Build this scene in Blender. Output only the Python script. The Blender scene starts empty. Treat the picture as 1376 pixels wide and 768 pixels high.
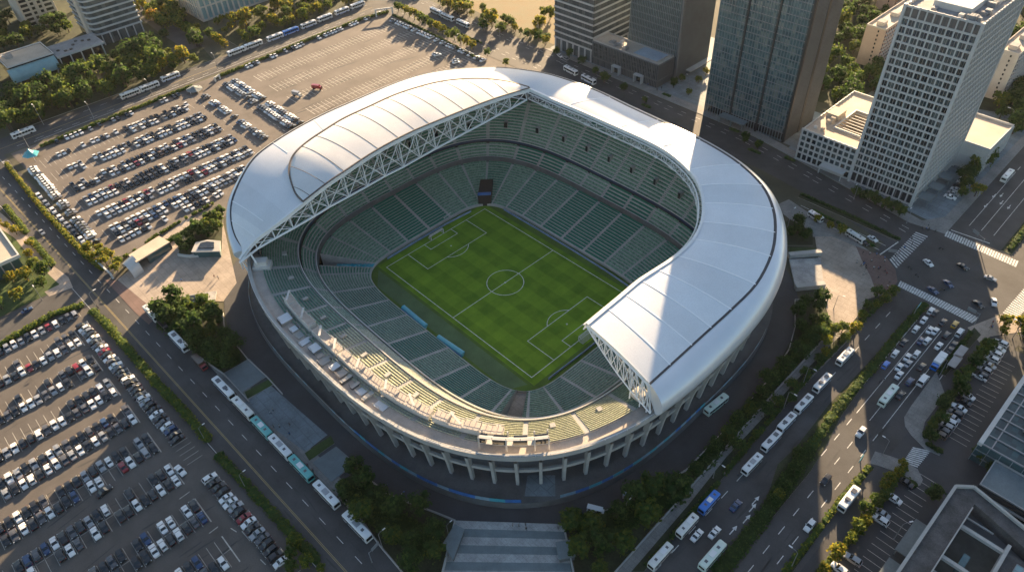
import bpy, math, random
from math import sin, cos, pi, radians, hypot, atan2, sqrt, floor
from mathutils import Vector, Matrix
C = bpy.context.scene.collection
SC = bpy.context.scene
# ------------------------------------------------------------------ camera
CX, CY, CZ = 200.92, -174.34, 241.17
HEAD, TILT, ROLL, FOC = 2.414865, 0.741722, -0.0568977, 975.784
_f = Vector((cos(HEAD)*cos(TILT), sin(HEAD)*cos(TILT), -sin(TILT)))
_r = _f.cross(Vector((0, 0, 1))).normalized(); _u = _r.cross(_f)
CR = cos(ROLL)*_r + sin(ROLL)*_u; CU = -sin(ROLL)*_r + cos(ROLL)*_u
cam = bpy.data.cameras.new('camera'); camo = bpy.data.objects.new('camera', cam); C.objects.link(camo)
M = Matrix((CR, CU, -_f)).transposed().to_4x4(); M.translation = Vector((CX, CY, CZ))
camo.matrix_world = M
cam.sensor_fit = 'HORIZONTAL'; cam.angle = 2*math.atan(688/FOC); cam.clip_start = 1; cam.clip_end = 6000
SC.camera = camo

def at(px, py, z=0.0):
    """survey: where the sight line through a point of the photograph meets the level z"""
    d = _f + (px-688)/FOC*CR - (py-384)/FOC*CU
    t = (z-CZ)/d.z
    return (CX+t*d.x, CY+t*d.y)
def ats(L, z=0.0): return [at(p[0], p[1], z) for p in L]

# ------------------------------------------------------------------ light
SUN_AZ, SUN_EL = radians(120), radians(12.6)
w = bpy.data.worlds.new('World'); SC.world = w; w.use_nodes = True
nt = w.node_tree; nt.nodes.clear()
sky = nt.nodes.new('ShaderNodeTexSky'); sky.sky_type = 'NISHITA'; sky.sun_disc = False
sky.sun_elevation = SUN_EL; sky.sun_rotation = pi/2-SUN_AZ; sky.altitude = 50
sky.air_density = 1.0; sky.dust_density = 1.5; sky.ozone_density = 1.2
bg = nt.nodes.new('ShaderNodeBackground'); bg.inputs[1].default_value = 0.05
out = nt.nodes.new('ShaderNodeOutputWorld')
nt.links.new(sky.outputs[0], bg.inputs[0]); nt.links.new(bg.outputs[0], out.inputs[0])
sl = bpy.data.lights.new('sun', 'SUN'); sl.energy = 5.0; sl.angle = radians(0.5); sl.color = (1.0, 0.72, 0.43)
so = bpy.data.objects.new('sun', sl); C.objects.link(so)
sd = Vector((cos(SUN_AZ)*cos(SUN_EL), sin(SUN_AZ)*cos(SUN_EL), sin(SUN_EL)))
so.rotation_euler = sd.to_track_quat('Z', 'Y').to_euler(); so.location = (-300, 520, 250)
SC.view_settings.view_transform = 'Standard'; SC.view_settings.look = 'None'
SC.view_settings.exposure = 2.5; SC.view_settings.gamma = 1.0; SC.view_settings.use_curve_mapping = False
SC.cycles.max_bounces = 5; SC.cycles.diffuse_bounces = 3; SC.cycles.glossy_bounces = 3
SC.cycles.transmission_bounces = 4; SC.cycles.transparent_max_bounces = 4
SC.cycles.sample_clamp_indirect = 6.0

# ------------------------------------------------------------------ materials
def mat(name, col, rough=0.8, metal=0.0, var=0.12, scale=0.3, spec=0.4, col2=None, fine=0.0, coat=0.0, trans=0.0, bump=0.0, joint=0.0):
    m = bpy.data.materials.new(name); m.use_nodes = True
    n = m.node_tree.nodes; l = m.node_tree.links
    b = n['Principled BSDF']
    b.inputs['Roughness'].default_value = rough; b.inputs['Metallic'].default_value = metal
    b.inputs['Specular IOR Level'].default_value = spec
    if coat: b.inputs['Coat Weight'].default_value = coat; b.inputs['Coat Roughness'].default_value = 0.08
    c1 = tuple(col)+(1,)
    if var or col2:
        tc = n.new('ShaderNodeTexCoord'); no = n.new('ShaderNodeTexNoise')
        no.inputs['Scale'].default_value = scale; no.inputs['Detail'].default_value = 6; no.inputs['Roughness'].default_value = 0.65
        l.new(tc.outputs['Object'], no.inputs['Vector'])
        rp = n.new('ShaderNodeValToRGB')
        a = tuple(max(0, c*(1-var)) for c in col)+(1,); z = (tuple(col2) if col2 else tuple(min(1, c*(1+var)) for c in col))+(1,)
        rp.color_ramp.elements[0].position = 0.32; rp.color_ramp.elements[1].position = 0.68
        rp.color_ramp.elements[0].color = a; rp.color_ramp.elements[1].color = z
        l.new(no.outputs['Fac'], rp.inputs['Fac'])
        src = rp.outputs['Color']
        if fine:
            n2 = n.new('ShaderNodeTexNoise'); n2.inputs['Scale'].default_value = 2.2; n2.inputs['Detail'].default_value = 3
            l.new(tc.outputs['Object'], n2.inputs['Vector'])
            mr = n.new('ShaderNodeMapRange'); mr.inputs['From Min'].default_value = 0.3; mr.inputs['From Max'].default_value = 0.7
            mr.inputs['To Min'].default_value = 1-fine; mr.inputs['To Max'].default_value = 1+fine
            l.new(n2.outputs['Fac'], mr.inputs['Value'])
            mx = n.new('ShaderNodeMix'); mx.data_type = 'RGBA'; mx.blend_type = 'MULTIPLY'; mx.inputs[0].default_value = 1
            l.new(src, mx.inputs[6]); l.new(mr.outputs[0], mx.inputs[7]); src = mx.outputs[2]
        if joint:
            bk = n.new('ShaderNodeTexBrick'); bk.inputs['Scale'].default_value = 1.0; bk.inputs['Brick Width'].default_value = joint*1.6; bk.inputs['Row Height'].default_value = joint
            bk.inputs['Mortar Size'].default_value = joint*.045; bk.inputs['Color1'].default_value = (1, 1, 1, 1); bk.inputs['Color2'].default_value = (.92, .92, .92, 1); bk.inputs['Mortar'].default_value = (.76, .76, .76, 1)
            l.new(tc.outputs['Object'], bk.inputs['Vector']); mj = n.new('ShaderNodeMix'); mj.data_type = 'RGBA'; mj.blend_type = 'MULTIPLY'; mj.inputs[0].default_value = 1
            l.new(src, mj.inputs[6]); l.new(bk.outputs['Color'], mj.inputs[7]); src = mj.outputs[2]
        l.new(src, b.inputs['Base Color'])
        if bump:
            bp = n.new('ShaderNodeBump'); bp.inputs['Strength'].default_value = bump; bp.inputs['Distance'].default_value = 0.3
            l.new(no.outputs['Fac'], bp.inputs['Height']); l.new(bp.outputs[0], b.inputs['Normal'])
    else:
        b.inputs['Base Color'].default_value = c1
    if trans:
        o = n['Material Output']; t = n.new('ShaderNodeBsdfTranslucent'); ms = n.new('ShaderNodeMixShader')
        ms.inputs[0].default_value = trans
        if var or col2: l.new(src, t.inputs['Color'])
        else: t.inputs['Color'].default_value = c1
        l.new(b.outputs[0], ms.inputs[1]); l.new(t.outputs[0], ms.inputs[2]); l.new(ms.outputs[0], o.inputs['Surface'])
    return m

def panel_glass(name, cols, sx, sy, sz, rough=0.12, metal=0.0, spec=0.9):
    """glass whose panes differ a little, one value per pane of sx x sy x sz metres"""
    m = bpy.data.materials.new(name); m.use_nodes = True
    n = m.node_tree.nodes; l = m.node_tree.links; b = n['Principled BSDF']
    tc = n.new('ShaderNodeTexCoord'); sn = n.new('ShaderNodeVectorMath'); sn.operation = 'SNAP'
    sn.inputs[1].default_value = (sx, sy, sz)
    ad = n.new('ShaderNodeVectorMath'); ad.operation = 'ADD'; ad.inputs[1].default_value = (0.31, 0.27, 0.13)
    wn = n.new('ShaderNodeTexWhiteNoise'); rp = n.new('ShaderNodeValToRGB')
    l.new(tc.outputs['Object'], ad.inputs[0]); l.new(ad.outputs[0], sn.inputs[0]); l.new(sn.outputs[0], wn.inputs['Vector']); l.new(wn.outputs['Value'], rp.inputs['Fac'])
    rp.color_ramp.elements[0].color = tuple(cols[0])+(1,); rp.color_ramp.elements[1].color = tuple(cols[-1])+(1,)
    for i, c in enumerate(cols[1:-1]):
        e = rp.color_ramp.elements.new((i+1)/(len(cols)-1)); e.color = tuple(c)+(1,)
    l.new(rp.outputs['Color'], b.inputs['Base Color'])
    mr = n.new('ShaderNodeMapRange'); mr.inputs['To Min'].default_value = rough*0.5; mr.inputs['To Max'].default_value = rough*1.6
    l.new(wn.outputs['Value'], mr.inputs['Value']); l.new(mr.outputs[0], b.inputs['Roughness'])
    b.inputs['Metallic'].default_value = metal; b.inputs['Specular IOR Level'].default_value = spec
    # every pane sits a hair out of true
    sb = n.new('ShaderNodeVectorMath'); sb.operation = 'SUBTRACT'; sb.inputs[1].default_value = (0.5, 0.5, 0.5)
    sc_ = n.new('ShaderNodeVectorMath'); sc_.operation = 'SCALE'; sc_.inputs['Scale'].default_value = 0.05
    ge = n.new('ShaderNodeNewGeometry'); a2 = n.new('ShaderNodeVectorMath'); a2.operation = 'ADD'
    nm = n.new('ShaderNodeVectorMath'); nm.operation = 'NORMALIZE'
    l.new(wn.outputs['Color'], sb.inputs[0]); l.new(sb.outputs[0], sc_.inputs[0])
    l.new(ge.outputs['Normal'], a2.inputs[0]); l.new(sc_.outputs[0], a2.inputs[1]); l.new(a2.outputs[0], nm.inputs[0]); l.new(nm.outputs[0], b.inputs['Normal'])
    return m

MT = {}
def defm(name, *a, **k): MT[name] = mat(name, *a, **k); return MT[name]
defm('earth', (0.07, 0.068, 0.045), 0.95, var=0.35, scale=0.03, fine=0.25)
defm('asphalt_road', (0.058, 0.057, 0.057), 0.85, var=0.32, scale=0.06, fine=0.10)
defm('asphalt_lot_shade', (0.092, 0.083, 0.076), 0.9, var=0.25, scale=0.05, fine=0.12)  # darkened copy of the lot asphalt: shade over the lower lot is painted in
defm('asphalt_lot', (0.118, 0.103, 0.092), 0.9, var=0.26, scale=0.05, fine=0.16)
defm('asphalt_dark', (0.052, 0.053, 0.056), 0.85, var=0.2, scale=0.08, fine=0.1)
defm('asphalt_patch', (0.050, 0.050, 0.051), 0.85, var=0.2, scale=0.2)
defm('paving', (0.23, 0.22, 0.205), 0.85, var=0.2, scale=0.15, fine=0.12, joint=2.0)
defm('paving_warm', (0.34, 0.285, 0.235), 0.85, var=0.22, scale=0.1, fine=0.12, joint=3.2)
defm('paving_red', (0.16, 0.105, 0.09), 0.85, var=0.2, scale=0.1, fine=0.1, joint=2.5)
defm('paving_blue', (0.17, 0.20, 0.215), 0.8, var=0.25, scale=0.12, fine=0.12, joint=4.0)
defm('slab_light', (0.36, 0.35, 0.335), 0.85, var=0.25, scale=0.2, fine=0.12, joint=1.6)
defm('slab_teal', (0.155, 0.18, 0.185), 0.8, var=0.15, scale=0.2, fine=0.08)
defm('kerb', (0.34, 0.33, 0.31), 0.85, var=0.1, scale=0.5)
defm('paint_white', (0.52, 0.52, 0.50), 0.7, var=0.35, scale=0.8)
defm('paint_lot', (0.42, 0.40, 0.36), 0.8, var=0.3, scale=0.4)
defm('paint_yellow', (0.36, 0.28, 0.12), 0.75, var=0.15, scale=0.5)
defm('grass', (0.042, 0.07, 0.018), 0.95, var=0.4, scale=0.12, fine=0.3)
defm('soil', (0.032, 0.040, 0.018), 0.95, var=0.4, scale=0.15, fine=0.3)
defm('dry_field', (0.28, 0.19, 0.09), 0.95, var=0.3, scale=0.05, fine=0.3, col2=(0.17, 0.15, 0.08))
defm('concrete', (0.36, 0.35, 0.33), 0.8, var=0.14, scale=0.15, fine=0.06)
defm('concrete_pale', (0.50, 0.485, 0.46), 0.75, var=0.10, scale=0.15, fine=0.05)
defm('podium_floor', (0.105, 0.104, 0.102), 0.85, var=0.25, scale=0.12, fine=0.1)
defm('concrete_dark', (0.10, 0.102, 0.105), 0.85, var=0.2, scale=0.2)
defm('terrace', (0.36, 0.365, 0.34), 0.85, var=0.15, scale=0.3, fine=0.1)
defm('rim_floor', (0.44, 0.38, 0.33), 0.85, var=0.15, scale=0.2, fine=0.08)
defm('roof_white', (0.64, 0.655, 0.675), 0.36, 0.0, var=0.06, scale=0.05, spec=0.22, fine=0.05)
defm('roof_white_b', (0.60, 0.615, 0.635), 0.40, 0.0, var=0.06, scale=0.05, spec=0.22, fine=0.05)
defm('roof_white_c', (0.67, 0.68, 0.69), 0.33, 0.0, var=0.06, scale=0.05, spec=0.22, fine=0.05)
defm('roof_right', (0.68, 0.705, 0.73), 0.38, 0.0, var=0.06, scale=0.05, spec=0.3, fine=0.05)  # lighter deck copies: the shaded right side is brightened through its colour
defm('roof_shade_lift_b', (0.63, 0.655, 0.68), 0.40, 0.0, var=0.06, scale=0.05, spec=0.3, fine=0.05)
defm('roof_panel_b', (0.58, 0.58, 0.575), 0.42, 0.0, var=0.06, scale=0.08, spec=0.22, fine=0.05)
defm('roof_panel', (0.62, 0.62, 0.615), 0.40, 0.0, var=0.04, scale=0.08, spec=0.22, fine=0.05)
defm('fascia_metal', (0.66, 0.69, 0.72), 0.30, 0.35, var=0.05, scale=0.06, spec=0.5)
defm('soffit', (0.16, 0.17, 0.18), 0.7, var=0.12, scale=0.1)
defm('gutter_dark', (0.03, 0.035, 0.045), 0.5, var=0.1)
defm('seam_light', (0.82, 0.83, 0.84), 0.4, var=0.03)
defm('seam_dark', (0.10, 0.085, 0.075), 0.6, var=0.1)
defm('steel_white', (0.70, 0.71, 0.71), 0.45, 0.0, var=0.05)
defm('steel_grey', (0.24, 0.25, 0.26), 0.5, 0.3, var=0.1)
defm('dark_metal', (0.035, 0.037, 0.04), 0.5, 0.3, var=0.1)
defm('trunk', (0.075, 0.052, 0.034), 0.95, var=0.3, scale=2)
defm('rubber', (0.02, 0.02, 0.02), 0.9, var=0.0)
defm('glass_dark', (0.018, 0.022, 0.027), 0.08, 0.0, var=0.0, spec=0.7)
defm('glass_teal', (0.05, 0.10, 0.11), 0.12, 0.0, var=0.2, scale=0.4, spec=0.8)
defm('tail_light', (0.35, 0.02, 0.015), 0.3, var=0.0)
defm('head_light', (0.75, 0.75, 0.72), 0.2, var=0.0)
defm('blue_sheet', (0.03, 0.13, 0.36), 0.5, var=0.25, scale=0.4)
defm('teal_sheet', (0.05, 0.30, 0.36), 0.45, var=0.15, scale=0.3)
defm('cyan_board', (0.12, 0.38, 0.46), 0.4, var=0.12, scale=0.3)
defm('board_blue', (0.20, 0.27, 0.42), 0.5, var=0.3, scale=0.25)
defm('net', (0.55, 0.56, 0.56), 0.8, var=0.0)
defm('skin', (0.45, 0.28, 0.20), 0.6, var=0.0)
defm('hair', (0.02, 0.015, 0.012), 0.6, var=0.0)

# ------------------------------------------------------------------ mesh builder
class MB:
    def __init__(s): s.v = []; s.f = []; s.k = []
    def poly(s, pts, k=0):
        i = len(s.v); s.v += [tuple(p) for p in pts]; s.f.append(tuple(range(i, i+len(pts)))); s.k.append(k)
    def prism(s, poly, z0, z1, k=0, kt=None, bottom=False):
        a = sum(poly[i][0]*poly[(i+1) % len(poly)][1]-poly[(i+1) % len(poly)][0]*poly[i][1] for i in range(len(poly)))
        if a < 0: poly = poly[::-1]
        n = len(poly); i = len(s.v)
        s.v += [(p[0], p[1], z0) for p in poly] + [(p[0], p[1], z1) for p in poly]
        for j in range(n):
            q = (j+1) % n; s.f.append((i+j, i+q, i+n+q, i+n+j)); s.k.append(k)
        s.f.append(tuple(range(i+n, i+2*n))); s.k.append(k if kt is None else kt)
        if bottom: s.f.append(tuple(range(i+n-1, i-1, -1))); s.k.append(k)
    def box(s, x0, y0, z0, x1, y1, z1, k=0, kt=None):
        s.prism([(x0, y0), (x1, y0), (x1, y1), (x0, y1)], z0, z1, k, kt, True)
    def obox(s, c, u, hl, hw, z0, z1, k=0, kt=None):
        n = (-u[1], u[0])
        s.prism([(c[0]+a*hl*u[0]+b*hw*n[0], c[1]+a*hl*u[1]+b*hw*n[1]) for a, b in ((-1, -1), (1, -1), (1, 1), (-1, 1))], z0, z1, k, kt, True)
    def bar(s, a, b, w, h=None, k=0):
        a = Vector(a); b = Vector(b); d = (b-a)
        if d.length < 1e-6: return
        d.normalize(); h = h or w
        r = d.cross(Vector((0, 0, 1)))
        if r.length < 1e-3: r = Vector((1, 0, 0))
        r.normalize(); u = r.cross(d)
        i = len(s.v)
        for p in (a, b):
            for sx, sy in ((-1, -1), (1, -1), (1, 1), (-1, 1)): s.v.append(tuple(p+r*sx*w/2+u*sy*h/2))
        for j in range(4):
            q = (j+1) % 4; s.f.append((i+j, i+q, i+4+q, i+4+j)); s.k.append(k)
        s.f.append((i+3, i+2, i+1, i)); s.f.append((i+4, i+5, i+6, i+7)); s.k += [k, k]
    def tube(s, pts, rad, n=6, k=0):
        i = len(s.v); L = len(pts)
        for j, p in enumerate(pts):
            p = Vector(p); d = (Vector(pts[min(j+1, L-1)])-Vector(pts[max(j-1, 0)])).normalized()
            r = d.cross(Vector((0.13, 0.05, 1)));
            if r.length < 1e-3: r = Vector((1, 0, 0))
            r.normalize(); u = r.cross(d); R = rad[j] if isinstance(rad, (list, tuple)) else rad
            for q in range(n): s.v.append(tuple(p+(r*cos(2*pi*q/n)+u*sin(2*pi*q/n))*R))
        for j in range(L-1):
            for q in range(n):
                t = (q+1) % n; s.f.append((i+j*n+q, i+j*n+t, i+(j+1)*n+t, i+(j+1)*n+q)); s.k.append(k)
        s.f.append(tuple(i+q for q in range(n-1, -1, -1))); s.f.append(tuple(i+(L-1)*n+q for q in range(n))); s.k += [k, k]
    def grid(s, rows, k=0, closed=False, kf=None):
        """rows: list of rows of points, all the same length"""
        i = len(s.v); n = len(rows[0])
        for r in rows: s.v += [tuple(p) for p in r]
        for a in range(len(rows)-1):
            for b in range(n if closed else n-1):
                c = (b+1) % n
                s.f.append((i+a*n+b, i+a*n+c, i+(a+1)*n+c, i+(a+1)*n+b)); s.k.append(kf(a, b) if kf else k)
    def build(s, name, mats, parent=None, origin=None, smooth=False):
        o_ = origin or (0, 0, 0)
        me = bpy.data.meshes.new(name)
        me.from_pydata([(x-o_[0], y-o_[1], z-o_[2]) for x, y, z in s.v], [], s.f)
        if not isinstance(mats, (list, tuple)): mats = [mats]
        for m in mats: me.materials.append(MT[m] if isinstance(m, str) else m)
        me.polygons.foreach_set('material_index', s.k)
        if smooth: me.polygons.foreach_set('use_smooth', [True]*len(s.f))
        me.update()
        ob = bpy.data.objects.new(name, me); C.objects.link(ob)
        if parent is not None: ob.parent = parent; ob.location = Vector(o_)-Vector(parent.location) if origin else (-parent.location[0], -parent.location[1], -parent.location[2])
        else: ob.location = o_
        return ob
def tag(o, label, cat, group=None, kind=None):
    o['label'] = label; o['category'] = cat
    if group: o['group'] = group
    if kind: o['kind'] = kind
    return o
def thing(name, label, cat, loc=(0, 0, 0), rz=0, group=None):
    o = bpy.data.objects.new(name, None); C.objects.link(o); o.location = loc; o.rotation_euler = (0, 0, rz)
    o.empty_display_size = 0.5
    return tag(o, label, cat, group)
def structure(o): o['kind'] = 'structure'; return o
def copy_thing(root, loc, rz, label, group=None, sc=None):
    r = root.copy(); C.objects.link(r); r.location = loc; r.rotation_euler = (0, 0, rz); r['label'] = label
    if sc: r.scale = (sc, sc, sc)
    if group: r['group'] = group
    for ch in list(root.children):
        c = ch.copy(); C.objects.link(c); c.parent = r
        for g in list(ch.children):
            d = g.copy(); C.objects.link(d); d.parent = c
    return r
def bcx(poly): return (sum(p[0] for p in poly)/len(poly), sum(p[1] for p in poly)/len(poly))
def inside(x, y, P):
    r = False; j = len(P)-1
    for i in range(len(P)):
        if (P[i][1] > y) != (P[j][1] > y) and x < (P[j][0]-P[i][0])*(y-P[i][1])/(P[j][1]-P[i][1])+P[i][0]: r = not r
        j = i
    return r
ORD = ['first', 'second', 'third', 'fourth', 'fifth', 'sixth', 'seventh', 'eighth', 'ninth', 'tenth', 'eleventh', 'twelfth', 'thirteenth', 'fourteenth', 'fifteenth', 'sixteenth', 'seventeenth', 'eighteenth', 'nineteenth', 'twentieth'] + ['twenty-'+w_ for w_ in ('first', 'second', 'third', 'fourth', 'fifth', 'sixth', 'seventh', 'eighth', 'ninth')] + ['thirtieth'] + ['thirty-'+w_ for w_ in ('first', 'second', 'third', 'fourth', 'fifth', 'sixth', 'seventh', 'eighth', 'ninth')] + ['fortieth'] + ['forty-'+w_ for w_ in ('first', 'second', 'third', 'fourth', 'fifth', 'sixth', 'seventh', 'eighth', 'ninth')]
def lerp(a, b, t): return a+(b-a)*t
def resample(L, step):
    out = [Vector(L[0])]; 
    for a, b in zip(L, L[1:]):
        a = Vector(a); b = Vector(b); n = max(1, int((b-a).length/step+0.5))
        for i in range(1, n+1): out.append(a.lerp(b, i/n))
    return out
# ================================================================== STADIUM
random.seed(7)
R0 = (1.1, -2.9, 60.7, 45.6, 6.0); R1 = (-1.6, 1.0, 87.6, 71.6, 3.6); R2 = (-2.9, 1.8, 94.0, 79.4, 3.4)
R3 = (-4, 2, 111, 99.7, 2.75); RIM = (-4, 2, 118, 106.5, 2.65); RIMI = (-4, 2, 116.6, 105.1, 2.65)
COLB = (-4, 2, 115.0, 102.5, 2.75); COLT = (-4, 2, 117.0, 105.2, 2.65); WALL = (-4, 2, 107.5, 95.5, 2.75)
POD = (-4, 2, 119.6, 108.6, 3.0); BASEW = (-4, 2, 110.5, 98.5, 2.75)
NS = 360
def sval(R, x, y): return (abs((x-R[0])/R[2])**R[4]+abs((y-R[1])/R[3])**R[4])
def spol(R, phi, add=0.0):
    c, s = cos(phi), sin(phi); r = ((abs(c)/R[2])**R[4]+(abs(s)/R[3])**R[4])**(-1/R[4])+add
    return (R[0]+r*c, R[1]+r*s)
# equal steps along R1, with outward normals
_fine = [spol(R1, 2*pi*i/7200) for i in range(7200)]
_L = [0]
for i in range(7200): _L.append(_L[-1]+hypot(_fine[(i+1) % 7200][0]-_fine[i][0], _fine[(i+1) % 7200][1]-_fine[i][1]))
PERIM = _L[-1]; STN = []; j = 0
for i in range(NS):
    while _L[j+1] < PERIM*i/NS: j += 1
    a, b, c = _fine[(j-8) % 7200], _fine[(j+8) % 7200], _fine[j % 7200]
    t = Vector((b[0]-a[0], b[1]-a[1])).normalized(); STN.append((Vector(c), Vector((t.y, -t.x))))
_cache = {}
def RP(R, i):
    i %= NS; key = (R, i)
    if key not in _cache:
        p, n = STN[i]; lo, hi = -60.0, 60.0
        for _ in range(40):
            m = (lo+hi)/2; q = p+n*m
            if sval(R, q.x, q.y) < 1: lo = m
            else: hi = m
        _cache[key] = tuple(p+n*lo)
    return _cache[key]
def nearest(R, xy): return min(range(NS), key=lambda i: hypot(RP(R, i)[0]-xy[0], RP(R, i)[1]-xy[1]))
iTIP = nearest(RIM, (-80, -96)); iCUT = nearest(RIM, (114, -34))
def cover(i):
    """0 on the open side, 1 under the roof"""
    i %= NS
    # open stretch runs from iTIP (lower left) forward to iCUT
    span = (iCUT-iTIP) % NS; d = (i-iTIP) % NS
    if d <= span: return 0.0
    e = min(d-span, NS-d); t = min(1.0, e/26.0); return t*t*(3-2*t)
stad = thing('stadium', 'large football stadium with a white horseshoe roof open on its near side', 'stadium', (0, 0, 0))
def sp(mb, name, m, par=None, smooth=False, origin=None): return mb.build(name, m, par or stad, origin, smooth)
iGATE = nearest(R0, at(702, 530)); iTOP = nearest(R0, at(652, 272)); iLEFT = nearest(R0, at(495, 358))
def in_gap(i, c, h): return abs((i-c+NS//2) % NS-NS//2) <= h
SEC = 10                                         # stations in a block of seats, one of them its stair
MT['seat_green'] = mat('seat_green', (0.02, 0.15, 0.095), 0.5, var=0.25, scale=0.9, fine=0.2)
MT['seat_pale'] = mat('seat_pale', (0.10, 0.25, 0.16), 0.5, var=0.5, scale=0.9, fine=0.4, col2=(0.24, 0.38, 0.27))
MT['seat_sunlit'] = mat('seat_sunlit', (0.36, 0.40, 0.26), 0.5, var=0.3, scale=1.3, fine=0.35, col2=(0.56, 0.56, 0.42))  # paler seat copy: sunlight on the open side is put into the colour
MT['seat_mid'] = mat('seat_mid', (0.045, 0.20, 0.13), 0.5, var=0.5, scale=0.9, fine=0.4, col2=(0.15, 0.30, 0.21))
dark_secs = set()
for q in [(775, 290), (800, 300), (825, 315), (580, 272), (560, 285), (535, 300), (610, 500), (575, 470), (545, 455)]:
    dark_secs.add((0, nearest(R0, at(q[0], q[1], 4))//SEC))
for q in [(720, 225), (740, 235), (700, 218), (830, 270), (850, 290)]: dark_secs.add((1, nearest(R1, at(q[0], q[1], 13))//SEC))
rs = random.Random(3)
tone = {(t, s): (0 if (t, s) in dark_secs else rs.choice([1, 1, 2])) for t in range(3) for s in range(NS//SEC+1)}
def tier(t, Ra, Rb, za, zb, rows, gaps, name, zb_roof=None, vom=()):
    conc = MB(); seats = MB()
    rib = {}
    for i in range(NS):
        z1 = lerp(zb, zb_roof, cover(i)) if zb_roof else zb
        a = Vector(RP(Ra, i)); b = Vector(RP(Rb, i)); pts = []
        for r in range(rows):
            p = a.lerp(b, r/rows); q = a.lerp(b, (r+1)/rows); z = lerp(za, z1, r/(rows-1))
            pts.append((p.x, p.y, z)); pts.append((q.x, q.y, z))
        rib[i] = pts
    for i in range(NS):
        if any(in_gap(i, c, h) and in_gap(i+1, c, h) for c, h in gaps): continue
        A, B = rib[i], rib[(i+1) % NS]
        conc.grid([A, B], 0)
        aisle = (i % SEC) == 0
        if aisle: continue
        for r in range(rows):
            if any(i % NS == c and r0 <= r <= r1 for c, r0, r1 in vom): continue
            p0, q0, p1, q1 = Vector(A[2*r]), Vector(A[2*r+1]), Vector(B[2*r]), Vector(B[2*r+1])
            s0, e0, s1, e1 = p0.lerp(q0, 0.42), p0.lerp(q0, 0.90), p1.lerp(q1, 0.42), p1.lerp(q1, 0.90)
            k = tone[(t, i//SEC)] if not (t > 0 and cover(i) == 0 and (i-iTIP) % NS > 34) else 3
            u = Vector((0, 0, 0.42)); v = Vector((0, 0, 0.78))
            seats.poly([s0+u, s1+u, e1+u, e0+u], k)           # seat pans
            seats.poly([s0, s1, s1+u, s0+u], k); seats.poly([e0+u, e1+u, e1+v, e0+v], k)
    # end walls of the gaps
    for c, h in gaps:
        for i in (c-h, c+h):
            pts = rib[i % NS]; P = [(pts[0][0], pts[0][1], 0)] + [(x, y, z+0.9) for x, y, z in pts] + [(pts[-1][0], pts[-1][1], 0)]
            for a, b in zip(P, P[1:]):
                if abs(a[0]-b[0])+abs(a[1]-b[1]) > 1e-4: conc.poly([(a[0], a[1], 0), (b[0], b[1], 0), b, a], 0)
    st = sp(conc, name, ['terrace'])
    so_ = seats.build('seats', [MT['seat_green'], MT['seat_pale'], MT['seat_mid'], MT['seat_sunlit']], stad); so_.parent = st; so_.location = (0, 0, 0)
    so_['kind'] = 'stuff'
    # stairs between the blocks of seats, each its own part
    for s in range(0, NS, SEC):
        if any(in_gap(s, c, h) and in_gap(s+1, c, h) for c, h in gaps): continue
        m = MB(); A, B = rib[s], rib[(s+1) % NS]
        for r in range(rows):
            p0, q0, p1, q1 = Vector(A[2*r]), Vector(A[2*r+1]), Vector(B[2*r]), Vector(B[2*r+1]); h = Vector((0, 0, 0.02))
            m.poly([p0+h, p1+h, q1+h, q0+h], 0)
            zt = (A[2*r+2][2]-A[2*r][2])/2 if r < rows-1 else 0
            if zt > 0:
                a0, a1 = p0.lerp(q0, 0.5), p1.lerp(q1, 0.5); g = Vector((0, 0, zt))
                m.poly([a0+g, a1+g, q1+g, q0+g], 0); m.poly([a0, a1, a1+g, a0+g], 0)
        x = m.build('stair', 'concrete', stad); x.parent = st; x.location = (0, 0, 0)
    return st, rib
gaps1 = [(iGATE, 3), (iLEFT, 3)]
t1, rib1 = tier(0, R0, R1, 1.5, 9.0, 17, gaps1, 'lower_stand')
vom3 = [(s*SEC+5, 4, 5) for s in range(NS//SEC)]
R1b = (-1.6, 1.0, 88.8, 72.8, 3.6)
t2, rib2 = tier(1, R1b, R2, 11.6, 15.5, 5, [], 'middle_stand', 16.2)
R2b = (-2.9, 1.8, 95.1, 80.5, 3.4)
t3, rib3 = tier(2, R2b, R3, 18.2, 22.3, 14, [], 'upper_stand', 35.0, vom=vom3)
def ringwall(name, m, prof, par=None, rng=None, kf=None, smooth=False):
    """prof: list of (ring, z or f(i)) from one edge to the other, swept round the bowl"""
    mb = MB(); idx = list(range(NS)) if rng is None else rng
    rows = [[(*RP(R, i), z(i) if callable(z) else z) for R, z in prof] for i in idx]
    if rng is None: rows.append(rows[0])
    mb.grid(rows, 0, kf=kf); return sp(mb, name, m, par, smooth)
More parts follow.
